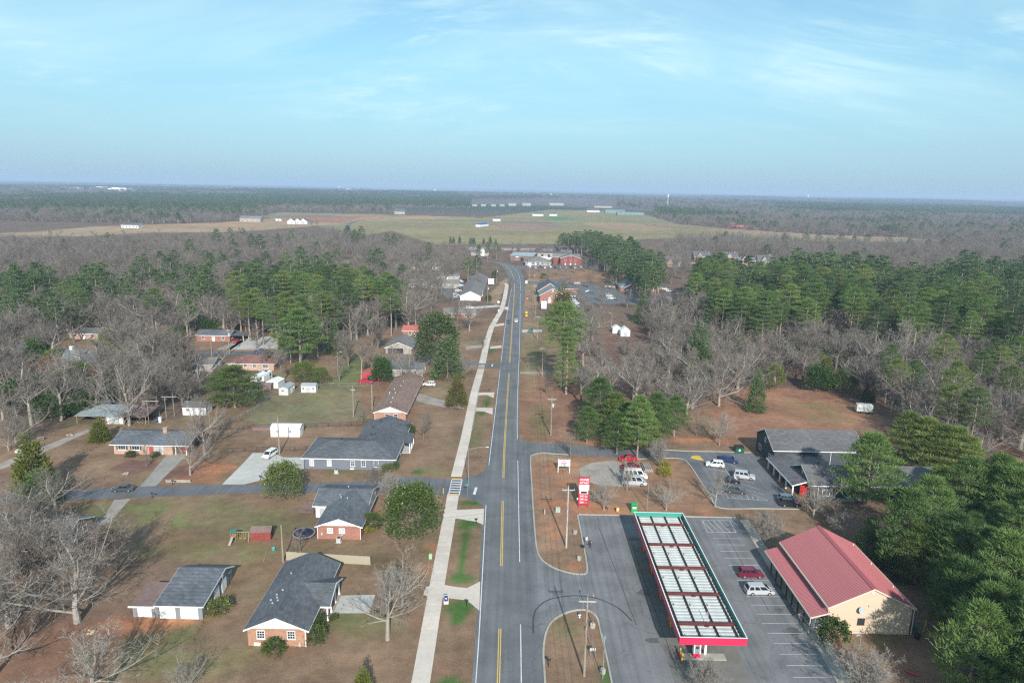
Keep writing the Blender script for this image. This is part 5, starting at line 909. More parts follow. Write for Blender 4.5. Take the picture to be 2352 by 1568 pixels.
b.part('porch_fascia', MB().hexa([(11.2, 6.1, 2.75), (11.25, 6.1, 2.75), (11.25, 10.4, 4.42), (11.2, 10.4, 4.42)], [(11.2, 6.1, 3.0), (11.25, 6.1, 3.0), (11.25, 10.4, 4.68), (11.2, 10.4, 4.68)]).hexa([(11.2, 10.4, 4.42), (11.25, 10.4, 4.42), (11.25, 14.7, 2.75), (11.2, 14.7, 2.75)], [(11.2, 10.4, 4.68), (11.25, 10.4, 4.68), (11.25, 14.7, 3.0), (11.2, 14.7, 3.0)]).box(8.6, 6.05, 2.7, 11.2, 6.12, 2.95), M_TRIM)
for y in (6.6, 8.9, 11.6, 14.1): b.part('porch_post', MB().box(10.5, y - 0.1, 0.15, 10.7, y + 0.1, 3.0).box(10.42, y - 0.18, 0.15, 10.78, y + 0.18, 0.35).box(10.44, y - 0.16, 2.8, 10.76, y + 0.16, 2.98), M_TRIM)
b.part('porch_floor', MB().box(9.1, 6.0, 0, 10.9, 14.6, 0.15), M_BRR); b.door('E', 10.5, 1.0, 2.1, M_REDP, 0.15); b.win('E', 7.6, 0.9, 1.6, 1.4); b.win('E', 13.2, 0.9, 1.6, 1.4); b.win('E', 3.0, 1.2, 1.2, 1.3); b.win('E', 17.2, 1.2, 1.2, 1.3)
b.vents([(2.3, 4.9, 3.9), (3.1, 5.2, 4.2), (2.2, 7.3, 3.9), (1.6, 6.2, 3.6), (2.6, 6.3, 4.0), (2.6, 13.6, 4.0), (2.9, 8.2, 4.2)]); b.gutter([(8.98, -0.12, 2.9)])
# ---- grey garage
b = Bld('garage', 'long grey board garage with white roll-up doors and slate roof', 'garage', -57.2, 101.6, 7.4, 12.2); b.walls(2.5, M_GBB); b.gable(2.5, 3.95, M_RSL, M_GBB, 'x', 0.35, 0.35, off=0.74)
for x0, x1 in ((0.4, 3.0), (3.8, 6.7)): b.door('S', (x0 + x1) / 2, x1 - x0, 2.15, M_TRIM, 0.1, 5, 'garage_door')
for y0, y1 in ((4.6, 6.6), (7.6, 9.6)): b.door('E', (y0 + y1) / 2, y1 - y0, 2.2, M_TRIM, 0.05, 4, 'garage_door')
b.win('E', 2.2, 0.9, 0.7, 1.1); b.door('E', 11.2, 0.8, 2.0, M_GBB); b.part('side_bay', MB().box(-4.2, 0.35, -0.2, 0, 6.4, 2.05), M_GBB); b.part('side_bay_roof', MB().hexa([(-4.6, -0.1, 2.1), (-0.3, -0.1, 2.1), (-0.3, 6.8, 2.3), (-4.6, 6.8, 2.3)], [(-4.6, -0.1, 2.25), (-0.3, -0.1, 2.25), (-0.3, 6.8, 2.45), (-4.6, 6.8, 2.45)]), M_RUST)
b.part('side_bay_door', MB().box(-3.4, 0.28, 0.1, -1.1, 0.35, 1.9), M_TRIM); b.part('side_bay_fascia', MB().box(-4.65, -0.16, 2.02, -0.3, -0.1, 2.28), M_TRIM); b.part('lamp_pole', MB().tube((7.9, 7.2, 0), (7.9, 7.2, 3.6), 0.05).cbox(7.9, 7.1, 3.65, 0.35, 0.5, 0.2), M_VENT)
# ---- small white-gabled brick house
b = Bld('brick_house', 'small brick house with wide white gable and dark roof beside the trampoline', 'house', -38.5, 129.0, 8.7, 14.4); b.walls(2.9, M_BRR); b.gable(2.9, 4.45, M_RSL, M_WHS, 'y', 0.45, 0.4)
b.gable(2.9, 4.40, M_RSL, M_WHS, 'x', 0.4, 0.3, box=(-3.2, 9.0, 8.2, 19.4)); b.solid(-3.0, 9.3, -0.02, 19.2, 2.9, M_WHS); b.solid(0.02, 14.5, 8.1, 19.2, 2.9, M_WHS); b.win('S', 2.5, 1.45, 1.0, 0.9, (1, 1), M_BLIND); b.win('S', 4.9, 1.45, 1.0, 0.9, (1, 1), M_BLIND); b.win('E', 4.0, 1.3, 1.2, 1.2)
b.part('wing_door', MB().box(-2.2, 9.22, 0, -1.2, 9.3, 2.1), M_BLIND); b.vents([(2.2, 10.8, 3.9), (1.6, 12.2, 3.7), (4.0, 9.0, 4.5), (2.8, 15.2, 4.3)]); b.gutter([(0.0, -0.08, 2.8), (8.65, -0.08, 2.8)]); b.part('meter_box', b.wbox(MB(), 'S', 0.7, 1.0, 0.9, 1.5, 0, 0.2), M_ACG)
b.part('dish', MB().lathe(5.0, -0.5, [(0.02, 1.0), (0.25, 1.05), (0.36, 1.2)], 10), M_ACG)
# ---- slate grey L-shaped house
b = Bld('slate_house', 'slate grey L-shaped house with white windows and black roof', 'house', -51.8, 164.5, 22.8, 28.0)
b.part('wall', MB().box(0, 0, -0.2, 22.8, 14.2, 3.0).box(10.7, 14.2, -0.2, 22.8, 27.6, 3.0), M_GRS)
e_, r_ = 2.85, 4.95; V = dict(sw=(-.5, -.5, e_), se=(23.3, -.5, e_), nw=(-.5, 14.7, e_), r1=(5.0, 7.1, r_), j=(16.8, 7.1, r_), n=(16.9, 27.9, r_), ne=(23.3, 27.9, e_), ww=(10.3, 27.9, e_), ic=(10.3, 14.7, e_)); rf = MB()
for f in (('sw', 'se', 'j', 'r1'), ('nw', 'sw', 'r1'), ('nw', 'r1', 'j', 'ic'), ('se', 'ne', 'n', 'j'), ('ic', 'j', 'n', 'ww')): rf.poly([(V[k][0], V[k][1], V[k][2] + 0.14) for k in f])
rf.poly([(V[k][0], V[k][1], e_) for k in ('sw', 'nw', 'ic', 'ww', 'ne', 'se')]); b.part('roof', rf, M_RCH); b.part('fascia', MB().box(-.55, -.55, e_ - 0.06, 23.35, -.5, e_ + 0.15).box(-.55, -.5, e_ - 0.06, -.5, 14.7, e_ + 0.15).box(23.3, -.5, e_ - 0.06, 23.35, 27.9, e_ + 0.15), M_TRIM)
b.part('gable', MB().hexa([(10.8, 27.7, 2.9), (22.7, 27.7, 2.9), (16.9, 27.7, 4.9)], [(10.8, 27.5, 2.9), (22.7, 27.5, 2.9), (16.9, 27.5, 4.9)]), M_GRS)
for u, g in ((2.0, M_BLIND), (6.4, M_BLIND), (12.3, M_GLASS), (15.0, M_GLASS), (18.2, M_GLASS)): b.win('S', u, 0.95, 0.95, 1.5 if u != 12.3 else 1.2, (1, 2), g)
b.part('foundation_vent', b.wbox(MB(), 'S', 11.6, 12.6, -0.05, 0.35, 0, 0.04), M_TRIM); b.part('porch_roof', MB().hexa([(21.8, 11.5, 3.5), (25.2, 11.5, 2.75), (25.2, 19, 2.75), (21.8, 19, 3.5)], [(21.8, 11.5, 3.64), (25.2, 11.5, 2.89), (25.2, 19, 2.89), (21.8, 19, 3.64)]), M_RCH)
for y in (11.8, 15.2, 18.7): b.part('porch_post', MB().box(24.8, y - 0.1, 0, 25.0, y + 0.1, 2.8), M_TRIM)
b.part('porch_floor', MB().box(22.8, 11.5, -0.1, 25.1, 19, 0.15), M_CONC2); b.vents([(14.0, 14.5, 4.0), (13.5, 20, 4.0), (14.8, 24.5, 4.3), (15.5, 13.2, 4.5), (7.5, 8.7, 4.6), (14.6, 12.9, 4.2)], M_BLACK); b.gutter([(0.1, -0.1, 2.85), (22.6, -0.12, 2.85)], M_BLACK)
for k in range(4): b.win('E', 2.5 + k * 6.6, 0.9, 1.2, 1.4)
# ---- brown-roofed brick ranch by the road
b = Bld('brick_house', 'orange brick house with long brown roof and pale gable end', 'house', -41.3, 202.0, 9.4, 40.5); b.walls(2.75, M_BRO); b.gable(2.75, 4.5, M_RBR, M_WHS, 'y', 0.5, 0.4); b.win('S', 3.7, 0.8, 1.1, 1.5); b.win('S', 6.4, 0.8, 1.1, 1.5)
b.vents([(4.3, 4, 4.5), (4.0, 9, 4.4), (3.8, 15, 4.3), (4.5, 22, 4.6), (4.4, 28, 4.5), (1.5, 17, 3.3), (1.2, 19, 3.2), (2.6, 20.5, 3.8)], M_ACG); b.gutter([(0.0, -0.08, 2.6)])
for k in range(6): b.win('E', 4 + k * 6.5, 0.9, 1.2, 1.3)
# ---- long pink brick ranch with carport
b = Bld('brick_house', 'long pink brick ranch house with grey roof, chimney and carport', 'house', -103.6, 171.8, 19.0, 10.6); b.part('wall', MB().box(0, 0, -0.2, 15.2, 10.6, 2.9), M_BRP); b.gable(2.9, 4.5, M_RSL, M_BRP, 'x', 0.7, 0.9, box=(0, 0, 19.0, 10.6))
b.part('chimney', MB().box(10.9, 4.3, 3.2, 11.9, 5.2, 5.7).box(10.8, 4.2, 5.7, 12.0, 5.3, 5.85), M_BRP)
for x in (16.0, 18.8): b.part('carport_post', MB().box(x - 0.1, 0.0, 0, x + 0.1, 0.2, 2.9), M_TRIM)
b.part('carport_wall', MB().box(15.2, 10.3, -0.2, 19, 10.6, 2.9), M_BRP); b.win('S', 2.0, 1.3, 1.9, 1.0, (2, 0), shut=M_SHUT); b.win('S', 5.6, 1.3, 1.9, 1.0, (2, 0), shut=M_SHUT); b.door('S', 9.6, 1.0, 2.1, M_REDP); b.win('S', 11.7, 0.4, 2.0, 1.9, (1, 0), M_BLIND); b.gutter([(0.1, -0.15, 2.8)])
# ---- maroon-roofed brick house on the back street
b = Bld('brick_house', 'pink brick house with maroon hip roof behind the camper', 'house', -108.4, 258.0, 17.4, 10.5); b.walls(2.7, M_BRP); b.hip(2.7, 4.6, M_RMA)
for u in (2, 6.5, 10, 14.2): b.win('S', u, 1.2, 1.2 if u < 14 else 1.9, 1.0)
for u in (12.0, 12.9, 13.8, 14.7, 15.6): b.part('air_unit', MB().box(u, -1.0, 0, u + 0.6, -0.4, 0.6), M_ACG)
b.vents([(4, 3.0, 3.6), (13.5, 3.2, 3.6)], M_ACG)
# ---- weathered two-storey house with dormer
b = Bld('shingle_house', 'weathered grey two-storey house with dormer and white-edged chimney', 'house', -164.5, 246.0, 13.5, 9.5); b.walls(5.6, M_WEA); b.gable(5.6, 8.3, M_RBL, M_WEA, 'x', 0.5, 0.5); b.part('chimney', MB().box(0.2, 5.2, 5.0, 1.4, 6.4, 9.6), M_TRIM)
b.part('dormer', MB().box(4.0, 1.3, 6.2, 7.6, 4.4, 7.9), M_WEA); b.part('dormer_roof', MB().hexa([(3.7, 0.9, 7.85), (7.9, 0.9, 7.85), (7.9, 4.6, 8.3), (3.7, 4.6, 8.3)], [(3.7, 0.9, 8.0), (7.9, 0.9, 8.0), (7.9, 4.6, 8.45), (3.7, 4.6, 8.45)]), M_RBL)
for u, z in ((1.8, 3.6), (7.6, 3.5), (10.8, 3.7), (4.5, 0.9), (9, 0.9)): b.win('S', u, z, 1.1, 1.4)
b.win('S', 5.8, 6.7, 0.8, 0.8, (0, 0), base=-1.3)
# ---- other houses in the left wood
def plain_house(px, py, w, l, e, r, m_wall, m_roof, label, axis='x', m_gable=None, wins=3, hip=False, rz=0.0, name='house', porch=None, doors=1):
    x, y = G(px, py); bb = Bld(name, label, 'house', x, y, w, l, rz); bb.walls(e, m_wall)
    if hip: bb.hip(e, r, m_roof)
    else: bb.gable(e, r, m_roof, m_gable or m_wall, axis, 0.45, 0.35)
    for i in range(wins): bb.win('S', w * (i + 0.7) / (wins + 0.4), 0.95, 1.2, 1.3)
    if doors: bb.door('S', w * 0.5 + 0.2, 1.0, 2.0)
    for i in range(2): bb.win('E', l * (i + 0.7) / 2.4, 0.95, 1.2, 1.3)
    if porch:
        u0, u1, d = porch; bb.gable(e - 0.1, e + (u1 - u0) * 0.2, m_roof, M_WHS, 'y', 0.3, 0.2, box=(u0, -d, u1, 2.0), rname='porch_roof')
        for u in (u0 + 0.1, u1 - 0.1): bb.part('porch_post', MB().box(u - 0.1, -d + 0.1, 0, u + 0.1, -d + 0.3, e), M_TRIM)
    return bb
plain_house(262, 788, 17, 9, 2.8, 4.6, M_BRR, M_RSL, 'low brick house with white porch gable in the bare wood', porch=(5.5, 10.5, 2.2))
plain_house(452, 783, 15, 9, 2.8, 4.4, M_BRR, M_RSL, 'low brick house with open carport facing the back street', wins=3); b = Bld('carport', 'dark flat carport beside the low brick house on the back street', 'carport', *G(522, 783), 7.5, 7); b.part('roof', MB().box(0, 0, 2.6, 7.5, 7, 2.85), M_RSL)
for x in (0.2, 7.1): b.part('carport_post', MB().box(x, 0.2, 0, x + 0.2, 0.4, 2.6), M_TRIM); b.part('carport_post', MB().box(x, 6.6, 0, x + 0.2, 6.8, 2.6), M_TRIM)
plain_house(410, 852, 13, 9, 2.7, 4.5, M_TAU, M_RTA, 'taupe-roofed house beside the board fence on the back street', wins=2)
plain_house(305, 850, 9, 7, 2.6, 4.2, M_TAU, M_RSL, 'small grey house hidden by bare limbs beside the swing frame', wins=2)
plain_house(618, 772, 12, 8, 3.0, 6.2, M_BRR, M_RCH, 'brick house with dark roof and white gable window behind the big pine', 'y', M_WHS, wins=2)
b = plain_house(886, 812, 11, 18, 2.7, 4.9, M_TAU, M_RTA, 'taupe-roofed house with open carport gable facing the street', 'y', M_TAU, wins=0, doors=0); b.part('carport_shade_panel', b.wbox(MB(), 'S', 1.0, 7.5, 0.0, 2.4, 0.0, 0.05), M_BLACK)  # black panel on the closed wall paints the shade inside the open carport
b = plain_house(880, 864, 15, 9, 2.8, 4.4, M_TAU, M_RSL, 'dark-roofed house with white garage door behind the red pickup', 'x', wins=3, doors=0); b.door('S', 2.6, 2.6, 2.1, M_TRIM, 0, 3, 'garage_door')
plain_house(925, 772, 12, 9, 2.7, 4.4, M_BRR, mat('faded_red_roof', (0.42, 0.13, 0.10), 0.8, 0.1, 1), 'house with faded red roof behind the taupe carport house', 'x', wins=2)
plain_house(1019, 730, 17, 10, 2.7, 4.6, M_BRR, M_RTA, 'small brick house with two white windows beside the vase-shaped tree', 'x', wins=2, doors=0)
plain_house(944, 619, 24, 10, 3.0, 6.0, M_WHS, M_RTA, 'low white gabled house in the far wood', 'x', wins=4, porch=(8, 18, 3)); plain_house(890, 612, 18, 10, 3.0, 5.4, M_TAU, M_RGR, 'half hidden tan house in the far wood', 'x', wins=3); plain_house(930, 660, 38, 12, 3, 5.5, M_TAU, M_RTA, 'long taupe-roofed block behind the white gabled row', 'x', wins=5)
plain_house(735, 617, 24, 11, 4.5, 7.0, M_BRR, M_RGR, 'brick house beside the cul-de-sac in the far wood', 'x', wins=4); plain_house(1082, 587, 18, 9, 3, 6, M_TAU, M_RGR, 'grey house beyond the bend of the road', 'x', wins=3); plain_house(1000, 642, 18, 10, 2.8, 5, M_TAU, M_RTA, 'tan house behind the car park of the white gabled row', 'x', wins=3)
plain_house(60, 770, 14, 9, 2.7, 4.6, M_WEA, M_RGR, 'grey-roofed house deep in the bare wood on the far street', wins=3); plain_house(-12, 812, 9, 8, 2.8, 5, M_TRIM, M_RMA, 'white house with red shutters at the wood edge', wins=2); plain_house(160, 778, 13, 8, 2.7, 4.4, M_BRP, M_RGR, 'pale-roofed house behind the weathered two-storey one', wins=3)
plain_house(-75, 1262, 19, 9, 2.8, 4.5, M_BRP, M_RTA, 'pink brick house half hidden by the bare grove', wins=3)
# ---- row of four stepped white gables
b = Bld('gabled_row', 'white gabled terrace with four stepped grey roofs beside the sidewalk', 'building', -33.3, 436.0, 12.9, 108.0)
for k in range(4):
    y0 = k * 27.0; z = -0.35 * k; b.solid(0, y0 + 0.01, 12.9, y0 + 26.9, 2.9 + z, M_WHS); b.gable(2.9 + z, 5.9 + z, M_RTA, M_WHS, 'y', 0.7, 0.3, box=(0, y0, 12.9, y0 + 26.9))
    for u in (4, 10, 17, 23): b.win('E', y0 + u, 0.9, 1.2, 1.2); b.door('W', y0 + u, 1.0, 2.1, M_TAU)
b.part('chimney_stack', MB().box(12.95, 20, 0, 13.5, 21, 3.0), M_TRIM)
# ---- brick law office, two gables and a dark wing behind
b = Bld('brick_office', 'two-storey red brick office with twin gables and shuttered windows', 'office', 16.9, 430.0, 15.9, 70.0); b.solid(0, 0, 15.9, 16, 5.2, M_BRR); b.gable(5.2, 9.6, M_RBL, M_BRR, 'y', 0.5, 0.5, box=(0, 0, 15.9, 16)); b.solid(-0.6, 16.1, 14.4, 40, 5.6, M_BRR); b.gable(5.6, 10.6, M_RCH, M_BRR, 'y', 0.5, 0.5, box=(-0.6, 16.1, 14.4, 40)); b.solid(0.5, 40.1, 27, 62, 4.0, M_BRR); b.hip(4.0, 8.6, M_RCH, box=(0.5, 40.1, 27, 62)); b.solid(15.95, 4, 17.6, 14, 3.6, M_WHS); b.part('side_roof', MB().box(15.95, 3.6, 3.6, 18.0, 14.4, 3.8), M_RBL)
for u in (3.2, 10.2, 13.7): b.win('S', u, 1.2, 1.1, 1.8, (1, 2), shut=M_SHUT)
for u in (7.2, 10.2): b.win('S', u, 5.0, 1.1, 1.7, (1, 2), shut=M_SHUT)
b.door('S', 6.0, 1.2, 2.3, M_TRIM, 0.6); b.part('door_hood', MB().hexa([(5.0, -0.9, 3.3), (7.0, -0.9, 3.3), (6.0, -0.9, 4.3)], [(5.0, -0.02, 3.3), (7.0, -0.02, 3.3), (6.0, -0.02, 4.3)]), M_TRIM); b.part('gable_vent', b.wbox(MB(), 'S', 7.6, 8.3, 7.6, 8.6, 0, 0.06), M_TRIM)
for x in (5.1, 6.9): b.part('hood_post', MB().box(x - 0.08, -0.85, 0, x + 0.08, -0.7, 3.3), M_TRIM)
b.win('E', 44, 1.2, 1.2, 1.4, base=11.2); b.win('E', 48, 1.2, 1.2, 1.4, base=11.2); b.vents([(3.5, 45, 6.4), (6.5, 46, 7.0), (20, 46, 7.2)], M_TRIM)
# ---- two-storey red brick block
b = Bld('brick_block', 'two-storey dark red brick block with white-edged gable beside the upper car park', 'building', 44.1, 655.0, 18.9, 24.0); b.walls(6.6, mat('dark_red_brick', (0.235, 0.070, 0.062), 0.9, 0.12, 1)); b.gable(6.6, 9.8, M_RTA, MATS['dark_red_brick'], 'y', 0.6, 0.5); b.gable(6.6, 9.2, M_RTA, M_WHS, 'x', 0.4, 0.5, box=(-6, 12, 18.9, 24))
for u in (4.6, 9.5, 14.0): b.win('S', u, 4.0, 1.3, 1.8); b.door('S', u, 1.2, 2.2, M_TRIM)
b.win('S', 9.5, 8.0, 1.1, 1.2, (0, 0)); b.solid(-6, 12, -0.02, 24, 6.6, MATS['dark_red_brick'])
# ---- grey hip-roofed clinic, brown workshop, flat sheds behind
b = Bld('clinic', 'low pale grey building with wide hip roof beside the road bend', 'building', 11.0, 648.0, 23.5, 20.0); b.walls(3.4, M_TAU); b.hip(3.4, 7.6, M_RTA, 0.9)
for u in (2.8, 7.0, 16.0, 20.8): b.win('S', u, 1.0, 1.5, 1.5, (1, 1))
b.win('S', 11.7, 0.3, 1.5, 2.4, (1, 1)); b.part('entrance', b.wbox(MB(), 'S', 9.4, 14.0, 0, 3.4, 0.0, -0.01) if False else MB().box(9.4, -0.9, 0, 10.0, -0.05, 3.4).box(13.4, -0.9, 0, 14.0, -0.05, 3.4), M_WHS)
b = Bld('workshop', 'brown metal-sided workshop with pale flat roof at the road bend', 'workshop', -3.5, 690.0, 23.0, 30.0, R(-8)); b.walls(5.0, M_BRB); b.part('roof', MB().hexa([(-.3, -.3, 5.02), (23.3, -.3, 5.02), (23.3, 30.3, 5.6), (-.3, 30.3, 5.6)], [(-.3, -.3, 5.3), (23.3, -.3, 5.3), (23.3, 30.3, 5.9), (-.3, 30.3, 5.9)]), M_MET); b.win('S', 7, 1, 2.0, 1.4); b.part('wall_sign', MB().hexa([(5.6, -0.05, 3.4), (8.6, -0.05, 3.4), (9.0, -0.05, 3.9), (7.1, -0.05, 4.4), (5.2, -0.05, 3.9)][::-1], [(5.6, -0.12, 3.4), (8.6, -0.12, 3.4), (9.0, -0.12, 3.9), (7.1, -0.12, 4.4), (5.2, -0.12, 3.9)][::-1]), M_TRIM); b.door('S', 12, 3.0, 3.2, M_BLACK, 0, 4, 'garage_door')
b = Bld('flat_shed', 'long low grey flat-roofed shed behind the workshop', 'shed', 25.0, 735.0, 36.0, 18.0); b.walls(4.0, M_TAU); b.part('roof', MB().box(-.4, -.4, 4.0, 36.4, 18.4, 4.4), M_RGR)
for u in (5, 12, 20, 28): b.door('S', u, 2.6, 2.8, M_SHUT, 0, 3, 'garage_door')
b = Bld('red_hut', 'small bright red hut behind the long grey flat-roofed shed', 'hut', 52.0, 770.0, 12, 8); b.walls(3.2, M_REDP); b.gable(3.2, 4.8, M_RGR, M_REDP, 'x'); b.door('S', 4, 2.0, 2.2)
for i, (x, lab) in enumerate(((-58, 'long brown chicken-house shed behind the workshop, end nearest the road'), (-14, 'long brown chicken-house shed behind the workshop, middle one'), (30, 'long brown chicken-house shed behind the workshop, beside the red hut'))): b = Bld('long_shed', lab, 'shed', x, 800.0, 38.0, 12.0); b.walls(2.6, M_RUST); b.gable(2.6, 4.2, M_RGR, M_RUST, 'x'); [b.win('S', u, 1.2, 3.0, 0.8, (2, 0)) for u in (5, 14, 23, 32)]
# ---- blue-roofed brick office in the church car park
b = Bld('brick_office', 'brick office with large blue-grey hip roof and twin white gables', 'office', 75.8, 490.0, 26.0, 22.0, R(-4)); b.walls(3.4, M_BRR); b.hip(3.4, 10.2, M_RBL, 0.7)
for u0 in (4.0, 17.0): b.solid(u0, -1.6, u0 + 7.2, 0.02, 3.3, M_BRR); b.gable(3.3, 5.6, M_RBL, M_BRR, 'y', 0.5, 0.3, box=(u0, -1.6, u0 + 7.2, 6)); [b.win('S', u0 + a, 0.9, 1.2, 1.7, (1, 1), M_BLIND, base=1.6) for a in (1.5, 3.6, 5.7)]
# ---- subdivision houses
SUB = ((1526, 612, M_BRP, 'tan brick house with steep grey roof behind the church lot'), (1594, 598, M_BRB, 'large dark brick house with twin gables at the subdivision street'), (1662, 600, M_BRP, 'tall pale brick house with a high gable in the subdivision'), (1697, 606, M_BRR, 'low green-roofed brick house with chimney in the subdivision'), (1742, 608, M_TAU, 'tan house with steep gable at the end of the subdivision'))
for i, (px, py, m, lab) in enumerate(SUB):
    b = plain_house(px, py, 15 + i % 2 * 2, 12, 4.2 if i != 3 else 3.2, 9.0 if i != 3 else 6.2, m, M_RGR if i != 3 else M_RBL, lab, 'x', wins=4, name='subdivision_house'); b.gable(4.0, 7.8, M_RGR, m, 'y', 0.3, 0.3, box=(2, -2.0, 8, 5), rname='front_roof'); b.solid(2, -2.0, 8, 0.0, 4.0, m); b.win('S', 5, 1.0, 1.8, 1.6, (1, 1), base=2.0); b.win('S', 5, 5.0, 1.0, 1.0, (0, 0), base=2.0); b.part('chimney', MB().box(12, 5.5, 5, 13, 6.5, 10 if i != 3 else 8), m)
# ---- farm and far buildings
def far_house(px, py, w, l, e, r, m_wall, m_roof, label, axis='x', name='farm_building', cat='farm building', n=3, x=None):
    gx, gy = G(px, py); bb = Bld(name, label, cat, gx, gy, w, l); bb.walls(e, m_wall, 0.4); bb.gable(e, r, m_roof, m_wall, axis, 0.8, 0.6, t=0.4)
    for i in range(n): bb.win('S', w * (i + 0.5) / n, 1.0, 1.8, 1.6, (0, 0))
    return bb
far_house(279, 523, 26, 14, 4, 7, M_WHS, M_RCH, 'white farmhouse with dark roof alone beside the tan pasture', n=5)
for i, (px, lab) in enumerate(((660, 'white gabled farm garage, end one of three at the pasture road'), (675, 'white gabled farm garage, middle one of three at the pasture road'), (688, 'white gabled farm garage with black door, last of three at the pasture road'))): far_house(px, 514, 14, 12, 4, 9, M_WHS, M_RSL, lab, 'y', n=1)
far_house(633, 507, 11, 9, 4, 6, M_WHS, M_RGR, 'small white shed beside the three gabled garages', n=1); far_house(551, 509, 38, 16, 5, 10, M_TAU, M_RTA, 'tan farmhouse at the wood edge of the pasture', n=4); far_house(906, 492, 26, 22, 6, 13, M_TAU, M_RGR, 'open pale barn on the rise of the pasture', 'x', n=2)
far_house(1671, 522, 42, 12, 4, 9, M_REDP, mat('barn_red_roof', (0.30, 0.07, 0.06), 0.7, 0.1, 1), 'long red-roofed barn at the wood edge of the pasture', n=3); far_house(1132, 508, 16, 10, 5, 8, M_WHS, M_RGR, 'small white farm cottage beside the bare hedge trees', n=2); far_house(1223, 496, 28, 12, 5, 8, M_WHS, M_RGR, 'white trailer house at the back of the pasture', n=3); far_house(1262, 496, 20, 12, 5, 8, M_WHS, M_RGR, 'white shed next to the trailer house at the back of the pasture', n=2); far_house(1348, 487, 40, 14, 5, 10, M_WHS, M_RGR, 'white farmstead near the green metal barns', n=3)
far_house(1390, 490, 60, 20, 6, 11, mat('green_metal', (0.12, 0.20, 0.17), 0.6, 0.1, 1), mat('green_metal_roof', (0.15, 0.22, 0.20), 0.5, 0.1, 1), 'green metal farm barn on the back pasture', n=2); far_house(1418, 494, 75, 24, 5, 9, MATS['green_metal'], MATS['green_metal_roof'], 'longer green metal barn with three roofs on the back pasture', n=3)
for i, (px, w, lab) in enumerate(((1168, 30, 'tan apartment block at the far left of the estate beyond the pasture'), (1200, 34, 'second tan apartment block of the estate beyond the pasture'), (1262, 60, 'large tan apartment block with balconies beyond the pasture'))): far_house(px, 473 - i * 0.5, w, 30, 9, 13, M_TAU, M_RTA, lab, name='apartment_block', cat='apartment block', n=7)
for i, (px, lab) in enumerate(((1085, 'tan row house at the start of the estate beyond the pasture'), (1105, 'tan row house near the estate entrance beyond the pasture'), (1128, 'tan row house between the estate trees beyond the pasture'), (1148, 'tan row house last before the apartment blocks beyond the pasture'))): far_house(px, 474, 18, 14, 6, 9, M_TAU, M_RTA, lab, name='row_house', cat='house', n=3)
far_house(1365, 477, 70, 30, 6, 11, M_TAU, M_RGR, 'long grey-roofed riding hall behind the pasture', n=8)
for px, py, w, h, lab in ((160, 425, 90, 6, 'pale institutional block on the far horizon with a stepped roof'), (248, 428, 110, 10, 'large white hospital block on the far horizon'), (215, 424, 80, 8, 'small rosy block on the far horizon'), (790, 426, 90, 7, 'white shed far off near the horizon'), (1245, 439, 140, 6, 'long white roof far off near the horizon')):
    gx, gy = G(px, py + 14); b = Bld('distant_block', lab, 'building', gx, gy, w, 90); zz = float(hills(np.array([gx]), np.array([gy]))[0]); b.o.location.z = zz; b.part('wall', MB().box(0, 0, 0, w, 90, h * 1.6).box(w * 0.2, 5, h * 1.6, w * 0.6, 80, h * 2.1), M_TRIM); [b.part('window', MB().box(w * (k + .25) / 8, -1, h * 0.5, w * (k + .75) / 8, 0, h * 1.1), M_GLASS) for k in range(8)]
# ---- sheds and lean-tos
def shed(name, label, x, y, w, l, e, r, m, mr, axis='x', rz=0.0, doors=(), wins=(), cat='shed'):
    bb = Bld(name, label, cat, x, y, w, l, rz); bb.walls(e, m, 0.1); bb.gable(e, r, mr, m, axis, 0.12, 0.1, trim=mr, t=0.06)
    for sd, u, w_, h_, mm in doors: bb.door(sd, u, w_, h_, mm)
    for sd, u, z, w_, h_ in wins: bb.win(sd, u, z, w_, h_, (1, 1))
    return bb
shed('long_shed', 'long white shed with two small windows and white roof beside the fence', -67.8, 186.6, 8.2, 4.4, 2.5, 3.2, M_WMET, mat('white_roof_metal', (0.70, 0.72, 0.72), 0.5, 0.12, 1.5), 'x', R(2), (('E', 2.2, 2.2, 2.0, M_TRIM),), (('S', 2.0, 1.3, 0.6, 0.6), ('S', 5.6, 1.3, 0.6, 0.6)))
shed('garden_shed', 'narrow pale grey shed with one small window on the mown lawn', -78.7, 226.6, 3.2, 6.2, 2.5, 3.0, mat('pale_grey_siding', (0.52, 0.53, 0.52), 0.7, 0.06, 1, pattern='lap', ps=(0.22, 1)), M_MET, 'y', R(-4), (('E', 3.4, 1.6, 2.0, M_TRIM),), (('S', 1.4, 1.2, 0.9, 0.7), ('E', 5.3, 1.2, 0.7, 0.7)))
shed('garden_shed', 'white shed with double doors between two windows on the mown lawn', -72.2, 230.1, 5.0, 3.2, 2.4, 3.0, M_WMET, M_MET, 'x', R(2), (('S', 2.5, 1.7, 2.0, M_ACG),), (('S', 0.8, 1.1, 0.7, 0.7), ('S', 4.2, 1.1, 0.7, 0.7)))
shed('yard_shed', 'white shed with mansard roof behind the long brick ranch house', -100.8, 204.0, 7.2, 4.5, 2.6, 3.8, M_WMET, M_RGR, 'x', 0, (('S', 3.0, 1.0, 2.0, M_TRIM),), (('S', 1.6, 1.3, 0.8, 0.8), ('S', 5.6, 1.3, 0.7, 0.7)))
